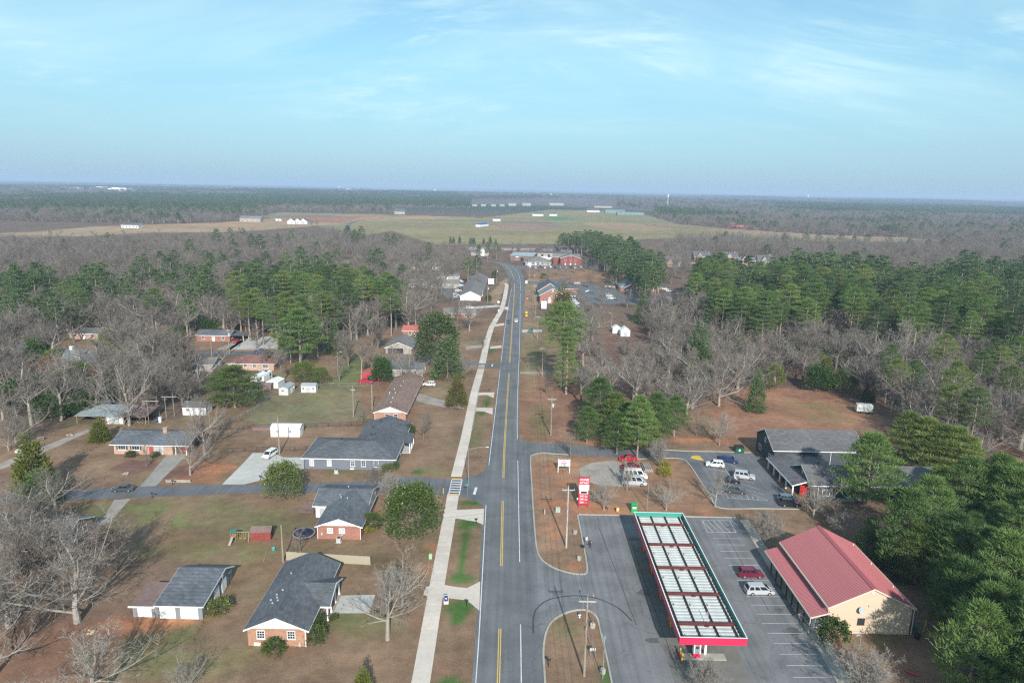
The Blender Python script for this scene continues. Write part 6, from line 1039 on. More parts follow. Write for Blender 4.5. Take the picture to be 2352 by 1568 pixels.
shed('yard_shed', 'small white metal shed with rusty roof beside the camper', -90.5, 226.5, 3.6, 3.2, 2.2, 2.6, M_WMET, M_RUST, 'x', R(3)); shed('yard_shed', 'rusty-roofed lean-to shed behind the small white metal shed', -90.0, 231.0, 7.0, 3.0, 2.0, 2.5, M_RUST, M_RUST, 'x', R(3)); shed('yard_shed', 'white-roofed shed between the camper and the rusty lean-to', -86.0, 235.0, 4.5, 5.0, 2.2, 2.9, M_WMET, MATS['white_roof_metal'], 'y', R(-8))
shed('tin_shed', 'small dark red tin shed with open side on the back lawn', -51.6, 127.6, 3.9, 2.7, 1.9, 2.5, mat('red_tin', (0.24, 0.055, 0.045), 0.6, 0.2, 2, pattern='vert', ps=(0.25, 1)), M_RUST, 'x', R(6), (('E', 1.4, 1.3, 1.7, M_BLACK),))
shed('white_shed', 'white garden shed, the smaller one on the church field', 50.2, 341.5, 4.0, 3.6, 2.8, 4.0, M_WMET, M_WMET, 'y'); shed('white_shed', 'white garden shed with grey doors, the larger one on the church field', 53.2, 334.5, 4.6, 4.6, 2.9, 4.6, M_WMET, M_WMET, 'y', 0, (('S', 2.3, 1.8, 2.0, M_ACG),))
shed('red_shed', 'red-sided shed with faded red roof behind the red pickup', -55.0, 247.0, 6.6, 6.0, 2.4, 3.6, M_REDP, mat('faded_red_metal', (0.42, 0.12, 0.11), 0.6, 0.12, 1), 'y', 0, (('S', 3.2, 2.4, 2.0, M_SHUT),))
shed('red_barn_shed', 'little bright red barn shed tucked behind the lean-tos', -129.0, 203.0, 4.0, 4.5, 2.6, 4.2, mat('bright_red', (0.55, 0.06, 0.05), 0.7, 0.08, 2), M_RCH, 'y', R(-15), (('S', 2.0, 1.2, 1.9, MATS['bright_red']),))
for nm, lab, x, w, m in (('lean_to', 'open lean-to with pale tin roof in front of the red barn shed', -127.6, 8.5, M_MET), ('lean_to', 'closed white-walled lean-to with tin roof between its open neighbours', -119.0, 5.2, M_MET), ('lean_to', 'open lean-to with rusty roof full of firewood', -113.8, 6.6, M_RUST)):
    b = Bld(nm, lab, 'shed', x, 194.5, w, 9.0, R(3)); b.part('roof', MB().hexa([(-.3, -.4, 2.4), (w + .2, -.4, 2.3), (w + .2, 9, 3.0), (-.3, 9, 3.1)], [(-.3, -.4, 2.48), (w + .2, -.4, 2.38), (w + .2, 9, 3.08), (-.3, 9, 3.18)]), m); b.part('back_wall', MB().box(0, 8.6, 0, w, 8.8, 2.9), M_GREYW)
    for xx in (0.1, w - 0.3): b.part('post', MB().box(xx, 0, 0, xx + 0.14, 0.14, 2.35), M_WOOD)
    if 'white-walled' in lab: b.part('front_wall', MB().box(0, 0.2, 0, w, 0.35, 2.3), M_WMET); b.part('door', MB().box(0.8, 0.12, 0, 3.8, 0.2, 1.9), M_ACG)
    elif 'firewood' in lab: [b.part('log', MB().tube((1 + 0.5 * k, 1.0, 0.15 + 0.25 * (k % 2)), (1.1 + 0.5 * k, 2.6, 0.15 + 0.25 * (k % 2)), 0.13), M_WOOD) for k in range(9)]
b = Bld('white_box_trailer', 'weathered white box trailer at the edge of the brown field', 'trailer', 113.6, 219.0, 4.8, 2.3, R(-14)); b.part('body', MB().box(0, 0, 0.6, 4.8, 2.3, 2.9), mat('weathered_white', (0.55, 0.58, 0.56), 0.8, 0.25, 2)); b.part('door', MB().box(1.8, -0.06, 0.8, 3.2, 0, 2.7), M_ACG); [b.part('wheel', MB().tube((x, -0.05, 0.35), (x, 0.2, 0.35), 0.35, 0.35, 12), M_BLACK) for x in (1.2, 3.6)]
# ---- cream store with ribbed red metal roof
M_RED = mat('red_metal_roof', (0.40, 0.140, 0.148), 0.45, 0.10, 0.5, metal=0.1); M_REDR = mat('red_metal_rib', (0.42, 0.150, 0.158), 0.45, 0.08, 0.5, metal=0.1); M_DKP = mat('dark_post', (0.050, 0.022, 0.020), 0.7, 0.2, 3); M_GREYF = mat('grey_fascia', (0.33, 0.295, 0.255), 0.8, 0.06, 1)  # last one: flat grey for the band above the porch roof
b = Bld('store', 'cream-sided store with ribbed red metal roof and long porch', 'store', 52.3, 101.2, 13.4, 20.6); b.walls(5.05, M_CRS); W, L_, e, r = 13.4, 20.6, 5.05, 8.35; ga = MB()
for v, d in ((0.0, 0.25), (L_, -0.25)): b.part('gable', MB().hexa([(0, v, e), (W, v, e), (W / 2, v, r)], [(0, v + d, e), (W, v + d, e), (W / 2, v + d, r)]), M_CRS)
n = 64; st_ = (L_ + 0.7) / n
k = (r - e) / (W / 2)
def rib_mesh(x0, z0, x1, z1):            # one roof sheet with a raised rib along its edge
    mb = MB(); t = 0.05; mb.hexa([(x0, 0, z0), (x1, 0, z1), (x1, st_ * 0.72, z1), (x0, st_ * 0.72, z0)], [(x0, 0, z0 + t), (x1, 0, z1 + t), (x1, st_ * 0.72, z1 + t), (x0, st_ * 0.72, z0 + t)]); mb.mi(1)
    mb.hexa([(x0, st_ * 0.72, z0), (x1, st_ * 0.72, z1), (x1, st_, z1), (x0, st_, z0)], [(x0, st_ * 0.76, z0 + t + 0.045), (x1, st_ * 0.76, z1 + t + 0.045), (x1, st_ * 0.96, z1 + t + 0.045), (x0, st_ * 0.96, z0 + t + 0.045)]); return mb.mesh('roof_sheet', [M_RED, M_REDR])
m1, m2, m3 = rib_mesh(-0.35, e - k * 0.35, W / 2, r), rib_mesh(W + 0.35, e - k * 0.35, W / 2, r), rib_mesh(-3.0, 3.05, 0.0, 3.95)
for i in range(n):
    y = -0.35 + i * st_
    for m_ in (m1, m2, m3): link('roof_sheet', m_, b.o, (0, y, 0))
b.part('ridge_cap', MB().hexa([(W / 2 - 0.4, -0.4, r - 0.06), (W / 2, -0.4, r + 0.12), (W / 2, L_ + 0.4, r + 0.12), (W / 2 - 0.4, L_ + 0.4, r - 0.06)], [(W / 2 - 0.4, -0.4, r - 0.02), (W / 2, -0.4, r + 0.17), (W / 2, L_ + 0.4, r + 0.17), (W / 2 - 0.4, L_ + 0.4, r - 0.02)]).hexa([(W / 2, -0.4, r + 0.12), (W / 2 + 0.4, -0.4, r - 0.06), (W / 2 + 0.4, L_ + 0.4, r - 0.06), (W / 2, L_ + 0.4, r + 0.12)], [(W / 2, -0.4, r + 0.17), (W / 2 + 0.4, -0.4, r - 0.02), (W / 2 + 0.4, L_ + 0.4, r - 0.02), (W / 2, L_ + 0.4, r + 0.17)]), mat('ridge_metal', (0.37, 0.10, 0.11), 0.5, 0.05, 1))
fa = MB()
for x0, x1 in ((-0.4, W / 2), (W + 0.4, W / 2)): fa.hexa([(x0, -0.40, e - k * 0.4 - 0.22), (x1, -0.40, r - 0.22), (x1, -0.36, r - 0.22), (x0, -0.36, e - k * 0.4 - 0.22)], [(x0, -0.40, e - k * 0.4), (x1, -0.40, r), (x1, -0.36, r), (x0, -0.36, e - k * 0.4)])
fa.hexa([(-3.05, -0.4, 2.80), (0, -0.4, 3.72), (0, -0.36, 3.72), (-3.05, -0.36, 2.80)], [(-3.05, -0.4, 3.04), (0, -0.4, 3.94), (0, -0.36, 3.94), (-3.05, -0.36, 3.04)]).box(-3.12, -0.4, 2.78, -3.0, L_ + 0.35, 3.05).box(-0.5, -0.4, e - 0.45, -0.36, L_ + 0.35, e - 0.15).box(W + 0.36, -0.4, e - 0.45, W + 0.5, L_ + 0.35, e - 0.15)
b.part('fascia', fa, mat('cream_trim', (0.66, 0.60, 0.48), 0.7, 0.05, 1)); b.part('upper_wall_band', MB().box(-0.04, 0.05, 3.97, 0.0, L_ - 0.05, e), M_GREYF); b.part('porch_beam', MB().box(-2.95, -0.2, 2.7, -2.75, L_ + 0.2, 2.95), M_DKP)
for i in range(8): b.part('porch_post', MB().box(-2.9, i * 2.5 - 0.1 + 0.1, 0.15, -2.72, i * 2.5 + 0.18, 2.75), M_DKP)
b.gutter([(-3.05, -0.3, 2.8), (W + 0.3, -0.1, 4.7), (-0.2, -0.2, 4.6)], MATS['cream_trim']); b.win('S', 5.35, 1.75, 1.0, 1.0, (0, 0), M_GLASS, M_DKP)
b.part('name_board', MB().box(-0.10, 7.6, 4.05, -0.05, 15.6, 4.85), M_REDP); lettering('OCONEE FAST MART', 0.62, M_TRIM, b.o, (-0.13, 11.6, 4.43), (R(90), 0, R(-90)), 7.4, 0.01, 'name_lettering')
for y in (3.0, 7.0, 13.0, 17.0): b.win('W', y, 0.9, 2.6, 1.5, (1, 0))
b.door('W', 10.2, 1.8, 2.2, M_GLASS); b.part('gable_vent', b.wbox(MB(), 'S', 6.4, 7.0, 7.3, 7.7, 0, 0.08), MATS['cream_trim'])
for y in (5.0, 12.4, 19.2): b.part('roof_vent', MB().tube((W - 0.6, y, 5.1), (W - 0.6, y, 5.75), 0.07), M_TRIM)
b.part('wall_light', b.wbox(MB(), 'S', 6.2, 6.5, 5.0, 5.25, 0, 0.2), M_ACG); b.part('wall_light', b.wbox(MB(), 'S', 9.3, 9.5, 3.7, 3.85, 0, 0.15), M_ACG)
o = b.part('satellite_dish', MB().lathe(0, 0, [(0.02, 0.0), (0.3, 0.05), (0.5, 0.16), (0.52, 0.18)], 14), M_MET); o.location = (4.9, -0.45, 4.5); o.rotation_euler = (R(60), R(18), 0); b.part('dish_arm', MB().tube((4.9, 0, 4.6), (4.9, -0.5, 4.5), 0.05), M_VENT)
b.part('conduit', MB().path([(3.0, -0.04, 0.1), (3.0, -0.04, 1.6)], 0.03).path([(3.8, -0.04, 0.5), (7.2, -0.04, 0.45)], 0.03).path([(11.5, -0.04, 0.1), (11.5, -0.04, 1.0)], 0.03), M_VENT)
o = thing('ice_chest', 'white ice chest with dark lettering under the store porch', 'ice chest', (51.2, 102.3, 0.15)); MB().box(-0.6, 0, 0, 0.6, 0.9, 1.9).build('body', M_TRIM, o); MB().box(-0.5, -0.04, 0.2, -0.02, 0, 1.7).build('door', M_TRIM, o); MB().box(0.02, -0.04, 0.2, 0.5, 0, 1.7).build('door', M_ACG, o)
for i, c in enumerate('ICE'): lettering(c, 0.55, mat('ice_blue', (0.03, 0.05, 0.16), 0.6, 0.1, 2), o, (-0.26, -0.05, 1.45 - i * 0.48), (R(90), 0, 0), None, 0.012)
# ---- charcoal day care
b = Bld('day_care', 'charcoal-sided day care building with grey roofs and porch', 'day care', 67.4, 150.4, 40.0, 34.0)
b.solid(1.4, 20.5, 24.5, 34.0, 5.0, M_DKS); b.gable(5.0, 8.2, M_RGR, M_DKS, 'x', 0.5, 0.6, box=(1.4, 20.5, 24.5, 34.0)); b.solid(3.4, 2.0, 36.0, 13.2, 3.6, M_DKS); b.gable(3.6, 6.2, M_RGR, M_DKS, 'x', 0.5, 0.5, box=(3.4, 2.0, 36.0, 13.2), rname='wing_roof')
b.solid(1.5, 5.0, 12.0, 21.0, 3.2, M_DKS); rf = MB(); A = [(-0.6, 3.2, 2.75), (4.6, 3.2, 4.3), (4.6, 22.5, 4.3), (-0.6, 20.5, 2.75)]; rf.hexa([(x, y, z - 0.15) for x, y, z in A], A); A = [(4.6, 8, 4.3), (13.5, 8, 3.3), (13.5, 22.0, 3.3), (4.6, 22.5, 4.3)]; rf.hexa([(x, y, z - 0.15) for x, y, z in A], A); b.part('porch_roof', rf, M_RGR); b.part('porch_fascia', MB().box(-0.68, 3.1, 2.5, -0.6, 20.6, 2.8).hexa([(-0.6, 3.12, 2.5), (4.6, 3.12, 4.05), (4.6, 3.18, 4.05), (-0.6, 3.18, 2.5)], [(-0.6, 3.12, 2.78), (4.6, 3.12, 4.33), (4.6, 3.18, 4.33), (-0.6, 3.18, 2.78)]), M_TRIM)
for i in range(5): b.part('porch_post', MB().box(-0.35, 3.5 + i * 4.0, 0, -0.05, 3.8 + i * 4.0, 2.6), M_TRIM)
b.part('porch_gable', MB().box(1.5, 3.6, 0, 4.4, 3.8, 2.6), mat('door_red', (0.40, 0.02, 0.02), 0.5, 0.1, 2)); b.part('red_door', MB().box(1.42, 17.0, 0, 1.5, 18.2, 2.2), MATS['door_red'])
def wx(x, y0, y1, z0, z1): o = b.part('window', MB().box(x - 0.08, y0 - 0.12, z0 - 0.12, x, y0, z1 + 0.12).box(x - 0.08, y1, z0 - 0.12, x, y1 + 0.12, z1 + 0.12).box(x - 0.08, y0, z1, x, y1, z1 + 0.12).box(x - 0.08, y0, z0 - 0.12, x, y1, z0).box(x - 0.06, (y0 + y1) / 2 - 0.04, z0, x, (y0 + y1) / 2 + 0.04, z1), M_TRIM); MB().box(x - 0.03, y0, z0, x, y1, z1).build('pane', M_GLASS, o)
wx(1.4, 30.0, 31.6, 1.2, 2.6); wx(1.4, 22.5, 24.1, 1.2, 2.6); wx(1.4, 27.0, 27.8, 4.6, 5.8); wx(3.4, 3.0, 4.4, 0.8, 2.2); wx(3.4, 7.2, 7.7, 4.4, 5.2)
def ws(y, x0, x1, z0, z1): o = b.part('window', MB().box(x0 - 0.12, y - 0.08, z0 - 0.12, x0, y, z1 + 0.12).box(x1, y - 0.08, z0 - 0.12, x1 + 0.12, y, z1 + 0.12).box(x0, y - 0.08, z1, x1, y, z1 + 0.12).box(x0, y - 0.08, z0 - 0.12, x1, y, z0).box((x0 + x1) / 2 - 0.04, y - 0.06, z0, (x0 + x1) / 2 + 0.04, y, z1), M_TRIM); MB().box(x0, y - 0.03, z0, x1, y, z1).build('pane', M_GLASS, o)
for x in (6.2, 15.0, 19.0, 25.6, 31.0): ws(2.0, x, x + 1.6, 0.9, 2.3)
b.part('blue_door', MB().box(11.0, 1.92, 0, 12.2, 2.0, 2.2), mat('blue_door', (0.02, 0.05, 0.20), 0.5, 0.1, 2)); b.gutter([(16, 20.4, 4.8), (5, 1.85, 3.4)]); b.vents([(9.0, 12, 3.9), (10.5, 15, 3.7), (8.0, 18, 4.0)], M_BLACK)
b.part('step', MB().box(9.8, 0.6, 0, 13.2, 2.0, 0.4), M_CONC2)
# ---- petrol canopy
CX0, CX1, CY0, CY1 = 25.75, 35.65, 91.5, 132.2; M_CANR = mat('canopy_red', (0.62, 0.030, 0.085), 0.35, 0.04, 0.6); M_CANT = mat('canopy_teal', (0.045, 0.29, 0.235), 0.5, 0.08, 0.8); M_DECK = mat('canopy_deck', (0.43, 0.45, 0.435), 0.55, 0.2, 0.7); M_DECKR = mat('canopy_deck_rib', (0.52, 0.54, 0.525), 0.5, 0.18, 0.7); M_PUR = mat('purlin_black', (0.035, 0.022, 0.020), 0.7, 0.2, 2); M_BEAM = mat('beam_maroon', (0.13, 0.035, 0.032), 0.6, 0.2, 1.5)
b = Bld('petrol_canopy', 'long petrol station canopy with red outer and teal inner fascia', 'canopy', CX0, CY0, CX1 - CX0, CY1 - CY0); W, L_ = b.w, b.l; zb, zt = 4.35, 5.6
b.part('fascia', MB().box(0, -0.06, zb, W, 0, zt).box(0, L_, zb, W, L_ + 0.06, zt).box(-0.06, -0.06, zb, 0, L_ + 0.06, zt).box(W, -0.06, zb, W + 0.06, L_ + 0.06, zt), M_CANR)
b.part('fascia_lining', MB().box(0.0, L_ - 0.05, zb + 0.25, W, L_ - 0.003, zt - 0.02).box(0.003, 0.003, zb + 0.25, 0.05, L_ - 0.05, zt - 0.02).box(W - 0.05, 0.003, zb + 0.25, W - 0.003, L_ - 0.05, zt - 0.02).box(0.05, 0.003, zb + 0.25, W - 0.05, 0.05, zt - 0.02), M_CANT)
b.part('fascia_edge', MB().box(-0.08, -0.09, zt, W + 0.08, 0.05, zt + 0.04).box(-0.08, L_ - 0.05, zt, W + 0.08, L_ + 0.09, zt + 0.04).box(-0.08, 0.05, zt, 0.05, L_ - 0.05, zt + 0.04).box(W - 0.05, 0.05, zt, W + 0.08, L_ - 0.05, zt + 0.04), M_TRIM)
nd = 46; dd = (L_ - 0.2) / nd; dm = MB().box(0.06, 0, zb + 0.05, W - 0.06, dd - 0.01, zb + 0.10).mi(1).box(0.06, dd * 0.50, zb + 0.10, W - 0.06, dd - 0.02, zb + 0.22).mesh('deck_panel', [M_DECK, M_DECKR])
for i in range(nd): link('deck_panel', dm, b.o, (0, 0.1 + i * dd, 0))
for x in (0.75, 3.45, 6.25, 9.1): b.part('purlin', MB().box(x - 0.12, 0.15, zb + 0.26, x + 0.12, L_ - 0.15, zb + 0.50), M_PUR)
for x in (0.22, 9.62): b.part('edge_angle', MB().box(x - 0.05, 0.1, zb + 0.26, x + 0.05, L_ - 0.1, zb + 0.36), M_PUR)
for y in (95.6, 103.7, 111.8, 120.0, 128.1):
    v = y - CY0; b.part('cross_beam', MB().box(0.7, v - 0.20, zb + 0.52, 9.25, v + 0.20, zb + 0.58).box(0.7, v - 0.04, zb + 0.58, 9.25, v + 0.04, zb + 0.85).box(0.7, v - 0.20, zb + 0.85, 9.25, v + 0.20, zb + 0.92), M_BEAM); b.part('beam_plate', MB().box(4.8, v - 0.55, zb + 0.5, 5.3, v - 0.2, zb + 0.72), M_BEAM)
    b.part('column', MB().box(4.88, v - 0.62, 0.1, 5.22, v - 0.28, zb + 0.05), M_TRIM)
    for x in (1.4, 4.1, 6.9, 9.4): b.part('light_box', MB().cbox(x, v - 2.6, zb + 0.32, 0.3, 0.35, 0.16).cbox(x - 0.1, v - 2.3, zb + 0.29, 0.12, 0.4, 0.1), M_ACG)
b.part('service_pipe', MB().tube((5.3, 4.3, zb + 0.9), (5.5, 5.4, zb + 2.0), 0.06), M_ACG)
for i, y in enumerate((94.6, 102.7, 110.8, 119.0, 127.1)):
    lab = ('fuel pump with white frame and red base at the tree end of the canopy', 'second fuel pump along the canopy from the twiggy tree', 'middle fuel pump of the five under the canopy', 'fourth fuel pump along the canopy from the twiggy tree', 'last fuel pump under the canopy, beside the teal end')[i]
    o = thing('fuel_pump', lab, 'fuel pump', (29.3, y, 0.15), 0, 'fuel pumps under the canopy'); MB().box(-0.55, -0.4, 0, 0.55, 0.4, 0.65).build('base', M_CANR, o); MB().box(-0.55, -0.4, 0.65, -0.38, 0.4, 2.3).box(0.38, -0.4, 0.65, 0.55, 0.4, 2.3).box(-0.55, -0.4, 2.3, 0.55, 0.4, 2.5).build('frame', M_TRIM, o); MB().box(-0.38, -0.33, 0.65, 0.38, 0.33, 2.3).build('cabinet', M_VENT, o); MB().box(-0.25, -0.36, 1.5, 0.25, -0.33, 1.9).build('screen', M_GLASS, o)
    for sx in (-1, 1): MB().tube((sx * 0.6, 0.1, 1.9), (sx * 0.75, 0.1, 0.8), 0.03).tube((sx * 0.75, 0.1, 0.8), (sx * 0.58, 0.1, 0.9), 0.03).build('hose', M_BLACK, o)
    isl = struct(MB().box(27.0, y - 0.75, 0, 33.8, y + 0.75, 0.15).build('pump_island', M_KERB))
    gl = 'yellow bollards with red hoop guarding the %s pump island' % ('tree-end', 'second', 'middle', 'fourth', 'teal-end')[i]
    o = thing('bollard_guard', gl, 'bollard', (26.9, y - 0.4, 0), 0, 'bollard guards at the pump islands')
    for yy_ in (-0.5, 0.6): MB().tube((0, yy_, 0), (0, yy_, 1.35), 0.11, 0.11, 10).build('post', mat('bollard_yellow', (0.66, 0.43, 0.03), 0.5, 0.1, 2), o)
    MB().path([(-0.15, -0.5, 0), (-0.2, -0.4, 0.7), (-0.25, 0.05, 0.85), (-0.2, 0.5, 0.7), (-0.15, 0.6, 0)], 0.09, 8).build('hoop', M_CANR, o)
# ================================================================ VEHICLES
M_TYRE = mat('tyre_rubber', (0.02, 0.02, 0.02), 0.85, 0.1, 3); M_RIM = mat('alloy_rim', (0.42, 0.43, 0.44), 0.35, 0.1, 3, metal=0.6); M_HEAD = mat('headlamp', (0.75, 0.77, 0.78), 0.15, 0.05, 2, spec=0.8); M_TAIL = mat('tail_lamp', (0.38, 0.015, 0.015), 0.2, 0.05, 2, spec=0.7); M_CGL = mat('car_glass', (0.015, 0.020, 0.024), 0.06, 0.05, 1, spec=0.9)
M_PLAS = mat('black_plastic', (0.025, 0.025, 0.027), 0.6, 0.1, 2)
def paint(n, c, r=0.28):
    if n in MATS: return MATS[n]
    m = mat(n, c, r, 0.03, 1, spec=0.5); m.node_tree.nodes['Principled BSDF'].inputs['Coat Weight'].default_value = 0.6; m.node_tree.nodes['Principled BSDF'].inputs['Coat Roughness'].default_value = 0.08; return m
PC = dict(white=(0.72, 0.72, 0.71), silver=(0.42, 0.44, 0.46), black=(0.015, 0.016, 0.018), darkblue=(0.02, 0.035, 0.12), greyblue=(0.12, 0.16, 0.20), maroon=(0.15, 0.012, 0.035), red=(0.45, 0.012, 0.03), charcoal=(0.06, 0.065, 0.072), green=(0.05, 0.08, 0.075), blue=(0.03, 0.07, 0.22), tan=(0.35, 0.30, 0.22))
# kind: L, W, H, belt, stations (x, z top of lower body), greenhouse (base front, top front, top rear, base rear), side pillars
CK = {'sedan': (4.8, 1.82, 1.45, 0.93, [(-2.4, .62), (-2.3, .86), (-1.75, .98), (-1.2, .98), (1.0, .93), (1.8, .86), (2.3, .72), (2.4, .55)], (1.15, .35, -.95, -1.75), (-.30,)),
      'suv': (4.7, 1.88, 1.72, 1.05, [(-2.35, .7), (-2.3, 1.02), (-1.2, 1.06), (1.05, 1.02), (1.85, .95), (2.28, .80), (2.35, .58)], (1.2, .45, -1.85, -2.22), (-.25, -1.2)),
      'bigsuv': (5.2, 2.0, 1.93, 1.15, [(-2.6, .75), (-2.55, 1.12), (-1.2, 1.17), (1.15, 1.12), (2.1, 1.06), (2.52, .92), (2.6, .62)], (1.3, .65, -2.3, -2.5), (-.1, -1.2)),
      'minivan': (5.1, 1.98, 1.76, 1.05, [(-2.55, .7), (-2.5, 1.03), (-1.2, 1.06), (1.35, 1.0), (2.1, .86), (2.5, .70), (2.55, .52)], (1.75, .65, -2.05, -2.4), (.05, -1.15)),
      'van': (5.9, 2.05, 2.35, 1.25, [(-2.95, .8), (-2.92, 1.24), (-1.2, 1.25), (2.0, 1.2), (2.6, 1.08), (2.92, .9), (2.95, .6)], (2.25, 1.45, -2.8, -2.92), (.6, -.6, -1.7)),
      'pickup': (5.8, 2.0, 1.88, 1.12, [(-2.9, .8), (-2.88, 1.05), (-0.95, 1.08), (1.1, 1.12), (2.2, 1.08), (2.8, .95), (2.9, .65)], (1.25, .6, -.75, -.98), (-.05,))}
CM = {}
def car_meshes(kind):
    if kind in CM: return CM[kind]
    L_, W, H, belt, st_, gh, pil = CK[kind]; w = W / 2; mb = MB(); rings = []
    for i, (x, zt) in enumerate(st_):
        e = min(i, len(st_) - 1 - i); k = 0.86 if e == 0 else 0.95 if e == 1 else 1.0; rings.append([(x, -w * k * .93, .24), (x, -w * k, .52), (x, -w * k * .97, zt * .96), (x, -w * k * .85, zt), (x, w * k * .85, zt), (x, w * k * .97, zt * .96), (x, w * k, .52), (x, w * k * .93, .24)])
    for r_ in rings: mb.v += r_
    for i in range(len(rings) - 1):
        for j in range(8): a, b_ = i * 8 + j, i * 8 + (j + 1) % 8; mb.f.append((a, a + 8, b_ + 8, b_)); mb.m.append(0)
    mb.f.append(tuple(range(8))); mb.m.append(0); n = (len(rings) - 1) * 8; mb.f.append(tuple(n + j for j in range(7, -1, -1))); mb.m.append(0)
    xf, xft, xrt, xr = gh; wb, wt = w * .93, w * .76; zb = belt - 0.02; gb = [(xf, -wb, zb), (xf, wb, zb), (xr, wb, zb), (xr, -wb, zb)]; gt = [(xft, -wt, H), (xft, wt, H), (xrt, wt, H), (xrt, -wt, H)]; mb.hexa(gb[::-1], gt[::-1])
    mid = [(xft - .15, -wt * .9, H + .03), (xft - .15, wt * .9, H + .03), (xrt + .15, wt * .9, H + .03), (xrt + .15, -wt * .9, H + .03)]; mb.hexa(gt[::-1], mid[::-1])
    if kind == 'pickup': mb.mi(1).box(-2.8, -.78, 1.0, -1.05, .78, 1.10).mi(0)
    body = mb.mesh('body', [MATS['paint_white'], M_PLAS]); gl = []
    V = lambda p: Vector(p)
    def pane(a, b_, c, d, s0=0.0, s1=1.0, t0=0.10, t1=0.88):
        a, b_, c, d = map(V, (a, b_, c, d)); q = lambda s, t: (a.lerp(b_, s)).lerp(d.lerp(c, s), t); nrm = (b_ - a).cross(d - a).normalized() * 0.014
        return MB().poly([q(s0, t0) + nrm, q(s1, t0) + nrm, q(s1, t1) + nrm, q(s0, t1) + nrm]).poly([q(s0, t1) + nrm * .2, q(s1, t1) + nrm * .2, q(s1, t0) + nrm * .2, q(s0, t0) + nrm * .2]).mesh('window', M_CGL)
    gl.append(('windscreen', pane(gb[0], gb[1], gt[1], gt[0], .06, .94))); gl.append(('rear_window', pane(gb[2], gb[3], gt[3], gt[2], .08, .92)))
    for sg in (0, 1):
        a, b_, c, d = (gb[1], gb[2], gt[2], gt[1]) if sg == 0 else (gb[3], gb[0], gt[0], gt[3]); cut_ = sorted([0.03] + [(xf - p) / (xf - xr) for p in pil] + [0.97])
        for u0, u1 in zip(cut_, cut_[1:]):
            if sg: u0, u1 = 1 - u1, 1 - u0
            gl.append(('side_window', pane(a, b_, c, d, u0 + .025, u1 - .025)))
    R_ = .34 if kind in ('sedan', 'minivan', 'suv') else .40; ty = MB().tube((0, -.11, 0), (0, .11, 0), R_, R_, 16).mesh('tyre', M_TYRE); ri = MB().tube((0, -.125, 0), (0, .125, 0), R_ * .62, R_ * .62, 10).mesh('rim', M_RIM)
    wx_ = L_ * .30; wheels = [(sx * wx_, sy * (w - .09), R_) for sx in (-1, 1) for sy in (-1, 1)]; fz = st_[-2][1]; rz_ = st_[1][1]
    lamp = MB().box(-.08, -.2, -.08, .05, .2, .07).mesh('headlight', M_HEAD); tail = MB().box(-.04, -.15, -.14, .08, .15, .12).mesh('tail_light', M_TAIL); bump = MB().box(-.08, -w * .84, -.10, .10, w * .84, .10).mesh('bumper', M_PLAS); mir = MB().box(-.1, -.09, -.07, .1, .09, .07).mesh('mirror', M_PLAS)
    CM[kind] = (body, gl, ty, ri, wheels, lamp, tail, bump, mir, L_, w, fz, rz_, belt, xf); return CM[kind]
paint('paint_white', PC['white'])
def vehicle(kind, colour, x, y, rz, label, group=None, name=None, detail=True):
    body, gl, ty, ri, wheels, lamp, tail, bump, mir, L_, w, fz, rz_, belt, xf = car_meshes(kind)
    o = thing(name or {'sedan': 'car', 'suv': 'suv', 'bigsuv': 'suv', 'minivan': 'minivan', 'van': 'van', 'pickup': 'pickup_truck'}[kind], label, {'sedan': 'car', 'suv': 'car', 'bigsuv': 'car', 'minivan': 'minivan', 'van': 'van', 'pickup': 'pickup truck'}[kind], (x, y, 0.045), rz, group)
    bo = link('body', body, o); bo.material_slots[0].link = 'OBJECT'; bo.material_slots[0].material = paint('paint_' + colour, PC[colour])
    for nm, me in gl: link(nm, me, o)
    for p in wheels: wh = link('wheel', ty, o, p); link('rim', ri, wh)
    for sy in (-1, 1):
        link('headlight', lamp, o, (L_ / 2 - .12, sy * w * .62, fz - .06)); link('tail_light', tail, o, (-L_ / 2 + .04, sy * w * .72, rz_ - .16))
        if detail: link('mirror', mir, o, (xf - .15, sy * (w + .06), belt))
    link('bumper', bump, o, (L_ / 2 - .1, 0, .42)); link('bumper', bump, o, (-L_ / 2 + .1, 0, .45)); return o
def vpx(kind, colour, px, py, rz, label, group=None): x, y = G(px, py); return vehicle(kind, colour, x, y, rz, label, group)
vehicle('suv', 'maroon', 45.4, 118.0, R(1), 'maroon SUV parked facing the store porch'); vehicle('minivan', 'silver', 45.1, 112.4, R(2), 'silver minivan parked facing the store porch')
vehicle('sedan', 'red', 31.4, 174.0, R(177), 'red car under the pine on the gravel lot'); vehicle('sedan', 'maroon', 31.0, 168.4, R(176), 'dark red hatchback on the gravel lot beside the white vans'); vehicle('van', 'white', 31.4, 162.6, R(-4), 'white passenger van beside the dark red hatchback'); vehicle('van', 'silver', 30.4, 158.5, R(-4), 'silver-white passenger van on the near side of the gravel lot')
vehicle('suv', 'white', 53.6, 171.0, R(168), 'white SUV in the day care car park beside the yellow kerb'); vehicle('suv', 'darkblue', 58.3, 174.2, R(-22), 'dark blue SUV in the day care car park beside the white one'); vehicle('bigsuv', 'silver', 58.9, 163.6, R(-17), 'large silver SUV in the day care car park'); vehicle('sedan', 'black', 54.5, 160.9, R(165), 'black sedan behind the thin pine in the day care car park'); vehicle('suv', 'charcoal', 54.1, 155.0, R(-14), 'charcoal SUV at the striped end of the day care car park'); vehicle('suv', 'greyblue', 64.9, 150.6, R(-6), 'grey-blue SUV beside the day care porch'); vehicle('suv', 'black', 64.4, 148.4, R(-3), 'shiny black SUV at the day care corner')
